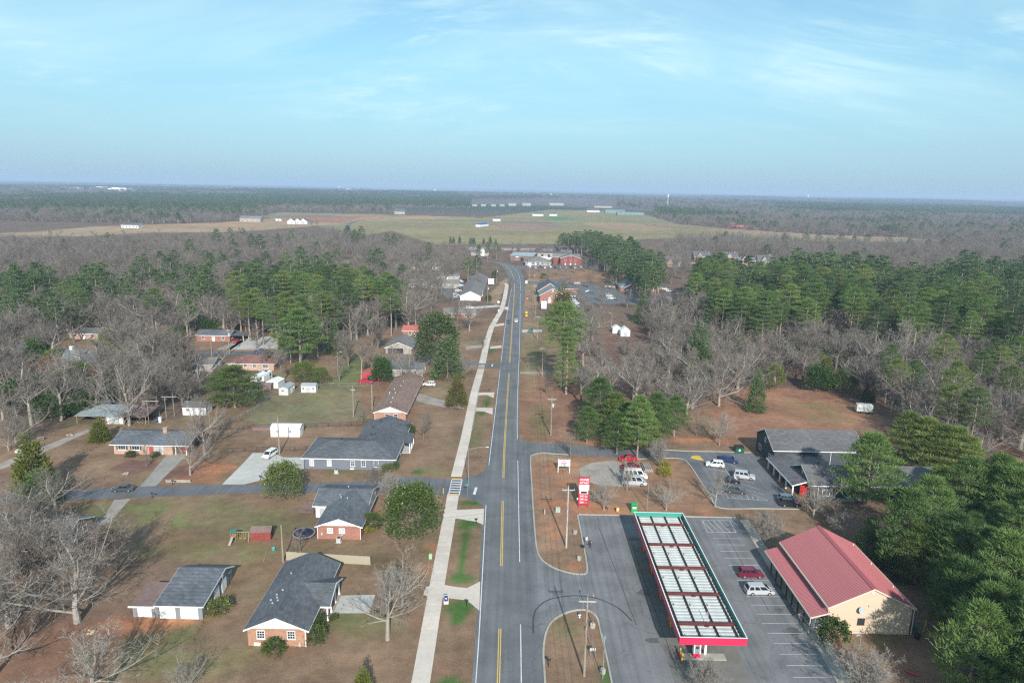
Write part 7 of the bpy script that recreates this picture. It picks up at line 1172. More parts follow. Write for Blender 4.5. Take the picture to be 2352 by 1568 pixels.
vehicle('minivan', 'white', -63.0, 172.0, R(-104), 'white minivan on the concrete drive beside the slate grey house'); vehicle('suv', 'white', -29.5, 241.4, R(172), 'white SUV on the gravel drive beside the brown-roofed house'); vehicle('sedan', 'charcoal', -89.2, 149.6, R(187), 'dark sedan driving along the side street'); vehicle('sedan', 'white', -128.3, 172.6, R(-80), 'white sedan under the bare tree by the gravel drive'); vehicle('pickup', 'red', -52.8, 243.8, R(180), 'bright red pickup truck in front of the red shed'); vehicle('sedan', 'red', -86.2, 175.0, R(-90), 'red car inside the carport of the long brick ranch house')
vehicle('sedan', 'charcoal', -2.0, 365.0, R(-90), 'dark car driving down the main road towards the shops'); vehicle('sedan', 'white', 2.0, 368.0, R(90), 'white car driving up the main road'); vehicle('suv', 'charcoal', -0.9, 541.0, R(-92), 'dark SUV coming round the road bend')
vpx('pickup', 'blue', 600, 811, R(5), 'blue pickup parked in the back street'); vpx('suv', 'charcoal', 612, 813, R(5), 'charcoal SUV behind the blue pickup in the back street'); vpx('sedan', 'red', 543, 786, R(-90), 'red car in the flat carport on the back street'); vpx('sedan', 'greyblue', 66, 822, R(20), 'grey car half hidden on the far street'); vpx('suv', 'red', 172, 836, R(10), 'red car half hidden beside the weathered two-storey house')
vpx('suv', 'white', 1083, 718, R(8), 'white jeep in front of the small brick house'); vpx('suv', 'white', 1079, 709, R(5), 'white SUV behind the jeep beside the small brick house'); vpx('pickup', 'charcoal', 1070, 716, R(4), 'dark pickup beside the white jeep')
for i, (px, py, c, k) in enumerate(((1046, 684, 'silver', 'suv'), (1047, 679, 'white', 'suv'), (1049, 675, 'black', 'sedan'), (1052, 669, 'white', 'sedan'), (1056, 662, 'darkblue', 'sedan'), (1057, 657, 'white', 'sedan'), (1058, 652, 'charcoal', 'suv'), (1058, 648, 'white', 'suv'))): vpx(k, c, px, py, R(8), '%s car parked along the white gabled row, %s' % (c, ('first from the small brick house', 'second from the small brick house', 'third', 'fourth', 'fifth', 'sixth', 'seventh', 'last')[i]), 'cars parked along the gabled row')
for px, py, c, lab in ((1014, 654, 'white', 'white car at the far side of the car park behind the gabled row'), (1015, 658, 'charcoal', 'dark car beside the white one behind the gabled row'), (1032, 662, 'silver', 'silver car alone in the middle of the car park behind the gabled row')): vpx('suv', c, px, py, R(60), lab)
for i, (px, py, c, k) in enumerate(((1312, 682, 'white', 'pickup'), (1314, 690, 'white', 'suv'), (1318, 694, 'white', 'suv'), (1318, 702, 'silver', 'suv'), (1322, 706, 'white', 'sedan'), (1311, 676, 'charcoal', 'pickup'), (1322, 698, 'white', 'suv'))): vpx(k, c, px, py, R(-6), '%s vehicle in the row beside the brick law office, %s' % (c, ('third from the building corner', 'fourth from the building corner', 'fifth from the building corner', 'second from the cedar', 'nearest the cedar', 'first at the building corner', 'third from the cedar')[i]), 'vehicles beside the law office')
for px, py, c, k, rz, lab in ((1352, 671, 'white', 'sedan', 5, 'white car alone on the church car park'), (1357, 673, 'charcoal', 'sedan', 5, 'dark car beside the lone white one on the church car park'), (1400, 682, 'white', 'suv', -5, 'white SUV behind the white pickup on the church car park'), (1405, 687, 'white', 'pickup', -5, 'white pickup at the planted island of the church car park'), (1398, 679, 'silver', 'suv', -5, 'silver SUV last in the trio at the planted island'), (1486, 686, 'charcoal', 'sedan', 3, 'dark car under the bare trees of the church car park'), (1530, 680, 'darkblue', 'suv', -10, 'dark blue car behind the bright blue one'), (1533, 684, 'blue', 'suv', -10, 'bright blue SUV at the end of the church car park'), (1538, 688, 'silver', 'suv', -10, 'silver SUV beside the bright blue one'), (1525, 662, 'charcoal', 'suv', -20, 'dark SUV behind the blue-roofed office'), (1529, 666, 'white', 'suv', -20, 'white SUV behind the blue-roofed office'), (1538, 670, 'white', 'suv', -20, 'white jeep behind the blue-roofed office')): vpx(k, c, px, py, R(rz), lab)
for i in range(15):
    px = 1217 + i * 11.5 + (i % 3); c = ('white', 'silver', 'charcoal', 'white', 'white', 'darkblue', 'silver', 'white', 'charcoal')[i % 9]; vpx(('sedan', 'suv', 'pickup')[i % 3], c, px, 614.5 + (i % 2) * 1.6, R(90 + i * 7 % 20), '%s vehicle in the upper car park by the broomsedge bank' % c, 'vehicles in the upper car park')
vpx('pickup', 'white', 1361, 606, R(10), 'white pickup at the far end of the upper car park'); vpx('pickup', 'darkblue', 1346, 611, R(0), 'dark blue pickup beside the red brick block')
# boxed trailers behind the clinic
for i, (x, y, w, lab) in enumerate(((22, 700, 12, 'long white box trailer behind the clinic'), (40, 706, 16, 'white semi trailer with a blue end beside the red brick block'), (30, 690, 8, 'short white box trailer behind the clinic roof'), (36, 684, 6, 'white equipment trailer behind the clinic'))):
    o = thing('box_trailer', lab, 'trailer', (x, y, 0), R(-5)); MB().box(0, 0, 0.9, w, 2.6, 3.6).build('box', M_TRIM, o); [MB().tube((u, -0.05, 0.5), (u, 0.3, 0.5), 0.5, 0.5, 12).build('wheel', M_TYRE, o) for u in (w * .7, w * .85)]; MB().box(0.3, 0.2, 0, 0.6, 2.4, 0.9).build('landing_leg', M_VENT, o)
    if i == 1: MB().box(w - 4, -0.06, 0.5, w, 0, 3.2).build('blue_panel', mat('tarp_blue', (0.04, 0.10, 0.30), 0.7, 0.1, 2), o)
# camper
o = thing('camper_trailer', 'white camper trailer with roof vents behind the rusty lean-to', 'camper', (-89.6, 240.8, 0), R(-12)); MB().box(-1.3, -5.0, 0.8, 1.3, 5.0, 3.4).build('body', mat('camper_white', (0.66, 0.65, 0.62), 0.5, 0.08, 1), o); MB().box(-1.2, -4.9, 3.4, 1.2, 4.9, 3.5).build('roof', M_TRIM, o); MB().box(1.3, -1.5, 1.0, 1.8, 2.5, 3.0).build('slide_out', MATS['camper_white'], o)
for u in (-3.6, 3.2): MB().box(-.4, u - .5, 3.5, .4, u + .5, 3.8).build('roof_unit', M_PLAS, o)
for u in (-2.6, 3.6): MB().box(1.31, u - .6, 2.0, 1.35, u + .6, 2.8).build('window', M_GLASS, o)
MB().box(-.6, -5.04, 1.2, .6, -5.0, 1.9).build('hatch', M_PLAS, o); MB().tube((.8, -5.08, 1.0), (.8, -5.08, 3.3), .03).tube((1.1, -5.08, 1.0), (1.1, -5.08, 3.3), .03).build('ladder', M_VENT, o); [MB().tube((sx * 1.2 - .1, u, .4), (sx * 1.2 + .1, u, .4), .4, .4, 12).build('wheel', M_TYRE, o) for sx in (-1, 1) for u in (-.6, .5)]; MB().box(-.2, 5.0, .5, .2, 6.2, .7).build('hitch', M_VENT, o)
# ================================================================ POLES AND WIRES
M_POLE = mat('pole_wood', (0.27, 0.235, 0.19), 0.9, 0.2, 2); M_POLEG = mat('pole_pale', (0.42, 0.40, 0.37), 0.9, 0.15, 2); M_WIRE = mat('wire', (0.10, 0.10, 0.105), 0.6, 0.1, 1); M_INS = mat('insulator', (0.36, 0.37, 0.38), 0.4, 0.1, 2)
def pole(x, y, h, label, arm=2.6, trans=False, m=M_POLE, name='utility_pole', az=0.0):
    o = thing(name, label, 'utility pole', (x, y, 0), az); MB().tube((0, 0, -0.2), (0, 0, h), 0.19, 0.12, 10).build('pole', m, o)
    if arm:
        MB().box(-arm / 2, -0.14, h - 0.9, arm / 2, -0.02, h - 0.72).build('crossarm', M_POLEG, o); MB().tube((-arm * .3, -.08, h - .9), (0, -.12, h - 1.7), .03).tube((arm * .3, -.08, h - .9), (0, -.12, h - 1.7), .03).build('brace', M_VENT, o)
        for u in (-arm * .45, 0.0, arm * .45): zz = h - .72 if u else h; MB().lathe(u, -.08 if u else 0, [(.05, zz), (.08, zz + .1), (.05, zz + .18), (.08, zz + .26), (.03, zz + .34)], 8).build('insulator', M_INS, o)
    if trans: MB().lathe(.42, -.05, [(.26, h - 3.1), (.28, h - 3.0), (.28, h - 2.2), (.15, h - 2.1)], 12).build('transformer', mat('transformer_grey', (0.55, 0.57, 0.57), 0.5, 0.08, 2), o); MB().box(.1, -.1, h - 2.6, .4, .0, h - 2.5).build('bracket', M_VENT, o)
    return o
LINE = [(11.6, 52.0, 13.0), (11.57, 89.8, 13.1), (11.64, 127.4, 13.2), (11.8, 192.0, 11.8), (11.7, 256.0, 12.0), (12.0, 322.0, 12.0), (13.0, 385.0, 12.5), (13.6, 425.0, 12.5), (14.6, 478.0, 12.5), (13.0, 560.0, 12.5), (14.0, 640.0, 12.5)]
PLAB = ('utility pole below the petrol station island', 'utility pole with crossarm on the grass island at the forecourt exit', 'pale utility pole with crossarm beside the price sign', 'utility pole with white transformer on the brown verge', 'slim utility pole beside the ivy-clad pine', 'utility pole at the drive opposite the magnolia', 'utility pole with crossarm near the yellow warning sign', 'utility pole beside the white law office sign', 'utility pole on the verge beside the law office', 'utility pole at the foot of the broomsedge bank', 'utility pole with crossarm in front of the clinic')
for (x, y, h), lab in zip(LINE, PLAB): pole(x, y, h, lab, trans=(y == 192.0), m=M_POLEG if y == 127.4 else M_POLE)
def sag(a, b, s, n=8): a = Vector(a); b = Vector(b); return [a.lerp(b, t / n) - Vector((0, 0, s * 4 * (t / n) * (1 - t / n))) for t in range(n + 1)]
def wire(pts_list, r, label, group): 
    mb = MB()
    for p in pts_list: mb.path(p, r, 4)
    return tag(mb.build('overhead_wire', M_WIRE), label, 'wire', group)
for u, dz, lab in ((-1.17, -.4, 'power wire on the roadside end of the crossarms along the main road'), (0.0, .3, 'power wire along the pole tops beside the main road'), (1.17, -.4, 'power wire on the field end of the crossarms along the main road'), (0.15, -3.6, 'lower telephone cable along the poles of the main road')):
    wire([sag((a[0] + u, a[1], a[2] + dz), (b_[0] + u, b_[1], b_[2] + dz), 0.9) for a, b_ in zip(LINE, LINE[1:])], 0.026 if dz > -1 else 0.036, lab, 'wires along the main road')
pole(-42.6, 119.9, 7.6, 'service pole at the end of the picket fence', 0, name='service_pole'); pole(-61.0, 173.6, 10.5, 'service pole beside the white minivan', 0, name='service_pole'); pole(-48.5, 205.0, 9.6, 'brown service pole on the mown lawn beside the bare shrub tree', 1.2, name='service_pole'); pole(-44.4, 213.3, 8.0, 'thin clothes-line pole behind the brown-roofed house', 0, m=M_GREYW, name='service_pole')
pole(*G(855, 800), 12, 'utility pole with white transformer behind the taupe carport house', 0, True); pole(*G(527, 813), 11, 'utility pole beside the red car carport on the back street', 1.4, True); pole(*G(487, 822), 9, 'thin pole on the verge of the back street', 0, name='service_pole'); pole(*G(1120, 697), 12, 'utility pole at the dark shrub by the gabled row', 0, True); pole(*G(1141, 652), 12, 'utility pole at the crossing near the tall white sign', 0, True); pole(*G(955, 748), 11, 'pale pole in the yard behind the magnolia', 0, m=M_POLEG, name='service_pole'); pole(*G(822, 612), 10, 'utility pole beside the cul-de-sac', 0, True)
wire([sag((11.6, 127.4, 9.8), (-42.6, 119.9, 7.5), 1.2, 10), sag((-42.6, 119.9, 7.5), (-38.0, 129.5, 3.6), 0.3, 5)], 0.022, 'service drop crossing the road to the pole at the picket fence', 'service drops'); wire([sag((11.8, 192, 8.6), (-36, 203, 4.6), 1.2, 10), sag((-36, 203, 4.6), (-48.5, 205, 9.2), 0.4, 5)], 0.022, 'service drop crossing the road to the brown-roofed house', 'service drops'); wire([sag((-61.0, 173.6, 10.3), (-48.5, 205, 9.2), 0.8)], 0.02, 'service drop between the two lawn poles', 'service drops')
wire([sag((*G(855, 800), 10), (*G(527, 813), 10), 2.0, 12), sag((*G(527, 813), 10), (*G(250, 820), 10), 2, 10), sag((*G(855, 800), 10), (*G(1120, 820), 8), 2.0, 10)], 0.03, 'cable strung along the back street', 'service drops')
def lamp(x, y, h, ang, reach, label, m=M_VENT): o = thing('street_lamp', label, 'street lamp', (x, y, 0), ang); MB().tube((0, 0, 0), (0, 0, h), .08, .06, 8).build('post', m, o); MB().path([(0, 0, h - .4), (reach * .5, 0, h + .1), (reach, 0, h + .2)], .045).build('arm', m, o); MB().hexa([(reach - .1, -.15, h + .12), (reach + .6, -.12, h + .12), (reach + .6, .12, h + .12), (reach - .1, .15, h + .12)], [(reach - .1, -.12, h + .26), (reach + .6, -.08, h + .22), (reach + .6, .08, h + .22), (reach - .1, .12, h + .26)]).build('lamp_head', M_MET, o)
lamp(-9.9, 157.5, 9.0, R(8), 4.2, 'street lamp with long arm over the road at the side street corner'); lamp(-65.8, 255.0, 8.5, R(0), 1.2, 'garden lamp post on the green strip', M_POLEG); lamp(30.9, 144.2, 6.5, R(180), 0.4, 'lamp post behind the petrol canopy'); lamp(51.6, 90.0, 7.5, R(200), .4, 'lamp post in the yard beside the big ball shrub'); lamp(*G(1384, 1558), 6.2, R(80), .5, 'lamp post in a concrete tub on the grass island'); lamp(*G(1361, 1435), 5.0, R(90), .4, 'short lamp post in a round base at the island tip', M_RUST); lamp(*G(1404, 760), 9, R(170), .8, 'pale lamp post beside the white garden sheds', M_POLEG)
for px, py in ((1384, 1545), (1361, 1440), (1330, 1285), (1321, 1225)): x, y = G(px, py); tag(MB().lathe(x, y, [(.42, 0), (.45, .1), (.45, .7), (.38, .75), (.3, .8)], 14).build('lamp_base', M_KERB), {1384: 'round concrete base under the island lamp post', 1361: 'round concrete base at the island tip', 1330: 'round concrete base on the clay peninsula near its tip', 1321: 'round concrete base on the clay peninsula near the pale pole'}[px], 'lamp base')
# ================================================================ SIGNS
M_SRED = mat('sign_red', (0.50, 0.022, 0.060), 0.5, 0.06, 1.5); M_SWH = mat('sign_white', (0.76, 0.77, 0.76), 0.5, 0.05, 2)
o = thing('price_sign', 'tall red and white petrol price sign reading OCONEE FAST MART', 'sign', (15.6, 145.6, 0)); W = 2.35; UP = (R(90), 0, 0)
MB().box(0, -.12, .35, .16, .2, 7.3).build('post', M_SRED, o); MB().box(W - .16, -.12, .35, W, .2, 7.3).build('post', M_SRED, o); [MB().box(x, -.1, 0, x + .18, .18, .35).build('foot', M_SRED, o) for x in (.05, W - .25)]
MB().box(.16, -.05, .6, W - .16, .15, 3.9).build('lower_panel', M_SRED, o); MB().box(.02, -.16, 5.55, W - .02, .2, 7.25).build('name_panel', M_SRED, o); MB().box(.05, -.18, 4.25, W - .05, .2, 5.52).build('blank_panel', M_SWH, o); MB().box(.22, -.10, 3.3, W - .22, .1, 4.05).build('brand_panel', M_SWH, o); MB().box(.5, -.12, 3.42, W - .5, -.10, 3.9).build('brand_strip', M_BLACK, o)
lettering('OCONEE', .78, M_SWH, o, (W / 2, -.18, 6.7), UP, 2.0, .012, 'name_lettering'); lettering('FAST MART', .62, M_SWH, o, (W / 2, -.18, 5.95), UP, 2.0, .012, 'name_lettering'); lettering('I', .4, M_BLACK, o, (1.75, -.2, 4.7), UP)
for i, (t, zz) in enumerate((('245', 2.75), ('299', 2.0), ('329', 1.25))):
    MB().box(.24, -.08, zz - .33, W - .24, -.05, zz + .33).build('price_row', M_SRED, o); lettering(t, .62, M_SWH, o, (.72, -.1, zz), UP, .85, .01, 'price'); lettering('9', .26, M_SWH, o, (1.24, -.1, zz + .14), UP, None, .0, 'price'); lettering('10', .2, M_SWH, o, (1.24, -.1, zz - .16), UP, None, .0, 'price')
    for k in (-1, 1): MB().box(1.42, -.1, zz + k * .13 - .06, 2.05, -.08, zz + k * .13 + .04).build('grade_strip', M_SWH if i < 2 else mat('diesel_green', (0.10, 0.30, 0.20), .5, .1, 2), o)
MB().box(-.35, -.05, 2.1, 0, .0, 2.25).box(-.3, -.05, 1.8, -.1, 0, 2.1).build('lamp_bracket', M_SWH, o)
o = thing('day_care_sign', 'white day care board on two posts at the driveway mouth', 'sign', (12.2, 165.2, 0)); [MB().box(x, -.08, 0, x + .16, .08, 3.6).build('post', M_SWH, o) for x in (0, 2.9)]; MB().box(.16, -.06, 1.65, 2.9, .06, 3.45).build('board', M_SWH, o); MB().box(.3, -.08, 1.78, 2.76, -.06, 1.98).build('green_strip', mat('sign_green', (0.05, 0.25, 0.13), .6, .1, 2), o); MB().box(.75, -.08, 2.30, 2.35, -.06, 2.62).build('pink_strip', mat('sign_pink', (0.62, 0.12, 0.28), .6, .15, 5), o); [MB().box(x, -.08, zz, x + w_, -.06, zz + .09).build('text_strip', M_BLACK, o) for x, zz, w_ in ((.9, 2.85, 1.3), (1.1, 2.1, .9))]; MB().hexa([(.7, -.08, 3.05), (2.3, -.08, 3.05), (1.5, -.08, 3.3)], [(.7, -.06, 3.05), (2.3, -.06, 3.05), (1.5, -.06, 3.3)]).build('arch_strip', MATS['sign_pink'], o)
o = thing('yard_sign', 'navy and white folding sign on the grass beside the driveway apron', 'sign', (-10.5, 107.6, 0), R(4)); MB().hexa([(-.4, -.35, 0), (.4, -.35, 0), (.33, 0, 1.5), (-.33, 0, 1.5)], [(-.4, -.31, 0), (.4, -.31, 0), (.33, .04, 1.5), (-.33, .04, 1.5)]).build('front_board', M_SWH, o); MB().hexa([(-.4, .35, 0), (.4, .35, 0), (.33, .06, 1.5), (-.33, .06, 1.5)], [(-.4, .39, 0), (.4, .39, 0), (.33, .1, 1.5), (-.33, .1, 1.5)]).build('back_board', M_SWH, o); MB().hexa([(-.34, -.27, .5), (.34, -.27, .5), (.31, -.045, 1.48), (-.31, -.045, 1.48)][::1], [(-.34, -.25, .5), (.34, -.25, .5), (.31, -.02, 1.48), (-.31, -.02, 1.48)]).build('navy_panel', mat('navy', (0.02, 0.025, 0.12), .5, .1, 2), o); MB().box(-.1, -.22, .85, .1, -.2, 1.1).build('emblem', M_SWH, o); MB().box(-.3, -.31, .36, .3, -.29, .46).build('black_strip', M_BLACK, o)
def post_sign(px, py, h, w, hh, m, label, n=1, shape='box', pm=M_VENT): x, y = G(px, py); o = thing('road_sign', label, 'sign', (x, y, 0)); [MB().tube((u, 0, 0), (u, 0, h), .04, .04, 6).build('post', pm, o) for u in ((0,) if n == 1 else (-w * .4, w * .4))]; (MB().box(-w / 2, -.06, h - hh, w / 2, -.03, h) if shape == 'box' else MB().hexa([(0, -.06, h - 2 * w), (w, -.06, h - w), (0, -.06, h), (-w, -.06, h - w)][::-1], [(0, -.03, h - 2 * w), (w, -.03, h - w), (0, -.03, h), (-w, -.03, h - w)][::-1])).build('panel', m, o); return o
M_SYEL = mat('sign_yellow', (0.75, 0.45, 0.02), .5, .06, 2); M_SOR = mat('sign_orange', (0.75, 0.22, 0.06), .5, .06, 2); M_SGR = mat('street_sign_green', (0.02, 0.35, 0.22), .5, .06, 2)
post_sign(1209, 728, 3.4, .8, 1.0, M_SYEL, 'yellow diamond warning sign on the verge', 1, 'diamond'); post_sign(1209, 731, 2.0, 1.2, .8, M_SYEL, 'small yellow plate below the diamond warning sign'); post_sign(1211, 690, 1.8, .7, .7, M_SOR, 'orange roadwork diamond on the verge', 1, 'diamond'); post_sign(1209, 652, 2.4, 1.6, 2.0, M_SWH, 'white notice board at the law office drive', 2); post_sign(1249, 712, 5.4, 3.0, 4.6, M_SWH, 'tall white tenant sign in front of the law office', 2); post_sign(1145, 702, 3.2, .9, 1, M_SWH, 'white diamond sign back beside the sidewalk', 1, 'diamond'); post_sign(1145, 722, 2.8, .7, .9, M_SWH, 'small white sign beside the stone border', 1); post_sign(1128, 655, 5, 4.2, 4.2, M_SWH, 'broad white tenant sign beside the gabled row', 2, 'box', M_WOOD)
post_sign(1216, 612, 3.6, 3.4, 3.0, M_SWH, 'white board sign in front of the clinic', 2); post_sign(1108, 590, 8, 4, 7, M_SWH, 'tall white pylon sign at the road bend', 2); post_sign(1218, 765, 2.4, 2.4, 1.8, mat('church_green', (0.06, 0.16, 0.13), .6, .1, 2), 'green board sign at the drive opposite the magnolia', 2); post_sign(1073, 1143, 3.4, .9, .25, M_SGR, 'green street name sign at the side street corner'); post_sign(1114, 838, 3.2, .9, .25, M_SGR, 'green street name sign at the second crossing'); post_sign(1361, 1505, 1.4, .9, .5, M_ACG, 'low grey meter board on the grass island', 2)
for px, py, lab in ((1072, 1393, 'black mailbox on the grass at the long driveway apron'), (1094, 1203, 'black mailbox at the upper driveway apron'), (350, 1143, 'black mailbox on the side street verge'), (397, 1114, 'black mailbox on the low wall at the old drive'), (1260, 1530, 'dark mailbox on the grass island by the turn lane'), (1124, 900, 'grey mailbox beside the sidewalk railing'), (1118, 934, 'black mailbox on the grass tongue by the road'), (1142, 788, 'black mailbox above the reddish little tree'), (598, 1103, 'black mailbox at the concrete drive')):
    x, y = G(px, py); o = thing('mailbox', lab, 'mailbox', (x, y, 0)); MB().box(-.05, -.05, 0, .05, .05, 1.05).build('post', M_BLACK, o); MB().box(-.28, -.12, 1.05, .28, .12, 1.22).prism([(-.28, -.1), (.28, -.1), (.28, .1), (-.28, .1)], 1.22, 1.30).build('box', M_PLAS, o); MB().box(.1, -.14, 1.2, .14, -.12, 1.35).build('flag', M_SRED, o)
# ================================================================ YARD THINGS
o = thing('trampoline', 'round trampoline with pale rim behind the small white-gabled house', 'trampoline', (*G(698, 1232), 0)); MB().lathe(0, 0, [(2.0, .78), (2.35, .78), (2.35, .9), (2.0, .9)], 24).build('rim_pad', mat('pad_mauve', (0.24, 0.19, 0.23), .7, .1, 3), o); MB().lathe(0, 0, [(.01, .905), (1.98, .905), (1.98, .93), (.01, .93)], 24).build('mat', mat('mat_navy', (0.02, 0.022, 0.04), .7, .1, 3), o); [MB().tube((2.2 * math.cos(a), 2.2 * math.sin(a), 0), (2.2 * math.cos(a), 2.2 * math.sin(a), .8), .05).build('leg', M_VENT, o) for a in (0.4, 1.4, 2.5, 3.5, 4.6, 5.6)]
x, y = G(530, 1243); o = thing('play_set', 'wooden play set with green roofed tower and swings', 'play set', (x, y, 0)); o.scale = (.82, .82, .82); M_PLAY = mat('play_wood', (0.36, 0.22, 0.10), .8, .15, 3); [MB().box(u, v, 0, u + .1, v + .1, 2.6).build('tower_post', M_PLAY, o) for u in (0, 1.2) for v in (0, 1.2)]; MB().box(0, 0, 1.2, 1.3, 1.3, 1.3).build('deck', M_PLAY, o); MB().hexa([(-.1, -.1, 2.3), (1.4, -.1, 2.3), (1.4, .65, 2.9), (-.1, .65, 2.9)], [(-.1, -.1, 2.36), (1.4, -.1, 2.36), (1.4, .65, 2.96), (-.1, .65, 2.96)]).build('tarp', mat('tarp_teal', (0.02, 0.13, 0.11), .7, .1, 3), o); MB().box(1.2, .55, 2.2, 4.4, .67, 2.34).build('swing_beam', M_GREYW, o); [MB().tube((4.3, .6, 2.25), (4.4, .6 + s, 0), .06).build('beam_leg', M_GREYW, o) for s in (-.9, .9)]; [MB().tube((u, .6, 2.2), (u, .6, .6), .02).tube((u + .5, .6, 2.2), (u + .5, .6, .6), .02).box(u - .05, .48, .55, u + .55, .72, .6).build('swing', mat('swing_yellow', (0.55, 0.40, 0.05), .6, .1, 2), o) for u in (2.0, 3.0)]; MB().hexa([(.2, -.1, 1.2), (.8, -.1, 1.2), (.8, -2.2, .1), (.2, -2.2, .1)], [(.2, -.1, 1.3), (.8, -.1, 1.3), (.8, -2.2, .2), (.2, -2.2, .2)]).build('slide', M_GREYW, o)
x, y = G(342, 972); o = thing('swing_frame', 'tall pole swing frame with a cross-beam behind the long brick ranch house', 'swing frame', (x, y, 0)); [MB().tube((u, v, 0), (u, v, 7.0), .08).build('upright', M_GREYW, o) for u, v in ((0, 0), (3.0, 4.5), (4.4, 6.6))]; MB().box(-1.5, -.1, 6.8, 3.5, .1, 7.0).build('beam', M_GREYW, o); MB().box(2.0, 4.4, 6.8, 6.4, 4.6, 7.0).build('beam', M_GREYW, o)
x, y = G(352, 970); o = thing('toy_slide', 'small blue and white plastic slide under the swing frame', 'slide', (x, y, 0)); MB().hexa([(0, 0, .1), (.6, 0, .1), (2.0, 0, 1.3), (1.6, 0, 1.3)], [(0, .6, .1), (.6, .6, .1), (2.0, .6, 1.3), (1.6, .6, 1.3)]).build('chute', mat('toy_blue', (0.03, 0.10, 0.42), .4, .1, 2), o); MB().box(1.7, -.1, 0, 2.3, .7, 1.7).build('tower', M_SWH, o)
def ac(x, y, label): o = thing('air_conditioner', label, 'air conditioner', (x, y, 0)); MB().box(-.42, -.42, 0, .42, .42, .95).build('cabinet', M_ACG, o); MB().lathe(0, 0, [(.34, .95), (.34, 1.0), (.1, 1.02)], 12).build('fan_grille', M_PLAS, o); MB().box(-.55, -.55, -.02, .55, .55, .06).build('pad', M_CONC2, o)
ac(-34.0, 127.9, 'grey air conditioner below the white gable of the small brick house'); ac(*G(773, 1086), 'grey air conditioner against the slate grey house')
x, y = 63.2, 181.6; o = thing('dumpster', 'dark green dumpster at the edge of the brown field', 'dumpster', (x, y, 0)); M_DG = mat('dumpster_green', (0.015, 0.09, 0.055), .5, .12, 2); MB().hexa([(-1.2, -.8, .1), (1.2, -.8, .1), (1.2, .8, .1), (-1.2, .8, .1)], [(-1.2, -.95, 1.5), (1.2, -.95, 1.5), (1.2, .95, 1.8), (-1.2, .95, 1.8)]).build('bin', M_DG, o); [MB().hexa([(u, -.98, 1.52), (u + 1.15, -.98, 1.52), (u + 1.15, .98, 1.85), (u, .98, 1.85)], [(u, -.98, 1.58), (u + 1.15, -.98, 1.58), (u + 1.15, .98, 1.91), (u, .98, 1.91)]).build('lid', M_PLAS, o) for u in (-1.2, .05)]; MB().box(-.35, -.97, .6, .1, -.9, 1.2).build('placard', M_SWH, o)
o = thing('donation_bin', 'bright green donation bin behind the canopy', 'donation bin', (27.9, 143.9, 0)); M_BG = mat('bin_green', (0.03, 0.33, 0.10), .5, .08, 2); MB().box(-.65, -.6, 0, .65, .6, 1.9).prism([(-.65, -.4), (.65, -.4), (.65, .6), (-.65, .6)], 1.9, 2.1).build('body', M_BG, o); MB().box(-.4, -.64, 1.0, .4, -.6, 1.5).build('placard', M_SWH, o); MB().box(-.45, -.66, 1.6, .45, -.6, 1.8).build('chute', M_PLAS, o)
o = thing('news_box', 'orange newspaper box on the kerb behind the forecourt', 'news box', (24.2, 143.4, 0)); MB().box(-.3, -.25, .2, .3, .25, 1.15).build('cabinet', mat('news_orange', (0.62, 0.33, 0.06), .5, .1, 2), o); MB().box(-.2, -.28, .7, .2, -.25, 1.05).build('window', M_SWH, o); MB().box(-.2, -.2, 0, .2, .2, .2).build('base', M_PLAS, o)
o = thing('notice_post', 'small brown notice board on a post beside the news box', 'sign', (22.3, 143.6, 0)); MB().box(-.05, -.05, 0, .05, .05, 1.3).build('post', M_WOOD, o); MB().box(-.45, -.08, 1.0, .45, -.05, 1.5).build('board', M_RUST, o)
o = thing('utility_cabinet', 'pale green utility cabinet on the clay peninsula', 'cabinet', (10.9, 143.2, 0)); MB().box(-.5, -.4, 0, .5, .4, .9).prism([(-.5, -.3), (.5, -.3), (.5, .4), (-.5, .4)], .9, 1.0).build('cabinet', mat('cabinet_green', (0.36, 0.42, 0.36), .6, .08, 2), o); MB().box(-.02, -.42, .1, .02, -.4, .9).build('door_seam', M_PLAS, o); x, y = G(1251, 1180); tag(MB().tube((x, y, 0), (x, y, 1.0), .12, .12, 8).lathe(x, y, [(.14, 1.0), (.14, 1.1), (.05, 1.15)], 8).build('marker_post', M_ACG), 'grey cable marker post on the clay peninsula', 'marker post'); x, y = G(989, 1282); tag(MB().prism([(x - .3, y - .25), (x + .3, y - .25), (x + .3, y + .25), (x - .3, y + .25)], 0, .9).prism([(x - .26, y - .2), (x + .26, y - .2), (x + .26, y + .2), (x - .26, y + .2)], .9, 1.0).build('cable_pedestal', mat('pedestal_green', (0.32, 0.50, 0.30), .6, .08, 2)), 'pale green cable pedestal beside the sidewalk', 'pedestal')
o = thing('hydrant', 'blue-capped fire hydrant on the grass island', 'hydrant', (*G(1331, 1417), 0)); MB().lathe(0, 0, [(.16, 0), (.13, .1), (.13, .6), (.17, .65)], 10).build('barrel', M_SWH, o); MB().lathe(0, 0, [(.16, .65), (.14, .8), (.04, .88)], 10).build('cap', mat('hydrant_blue', (0.03, 0.12, 0.40), .5, .1, 2), o); MB().tube((-.25, 0, .45), (.25, 0, .45), .07).build('outlet', M_SWH, o)
o = thing('log_pile', 'stack of weathered logs on the gravel lot edge', 'log pile', (34.2, 166.3, 0)); k = 0
for row, nn in ((0, 5), (1, 4)):
    for i in range(nn): MB().tube((.25 + .48 * i + .24 * row, 0, .24 + .42 * row), (.3 + .48 * i + .24 * row, 4.6, .24 + .42 * row), .24, .22, 9).build('log', M_GREYW, o)
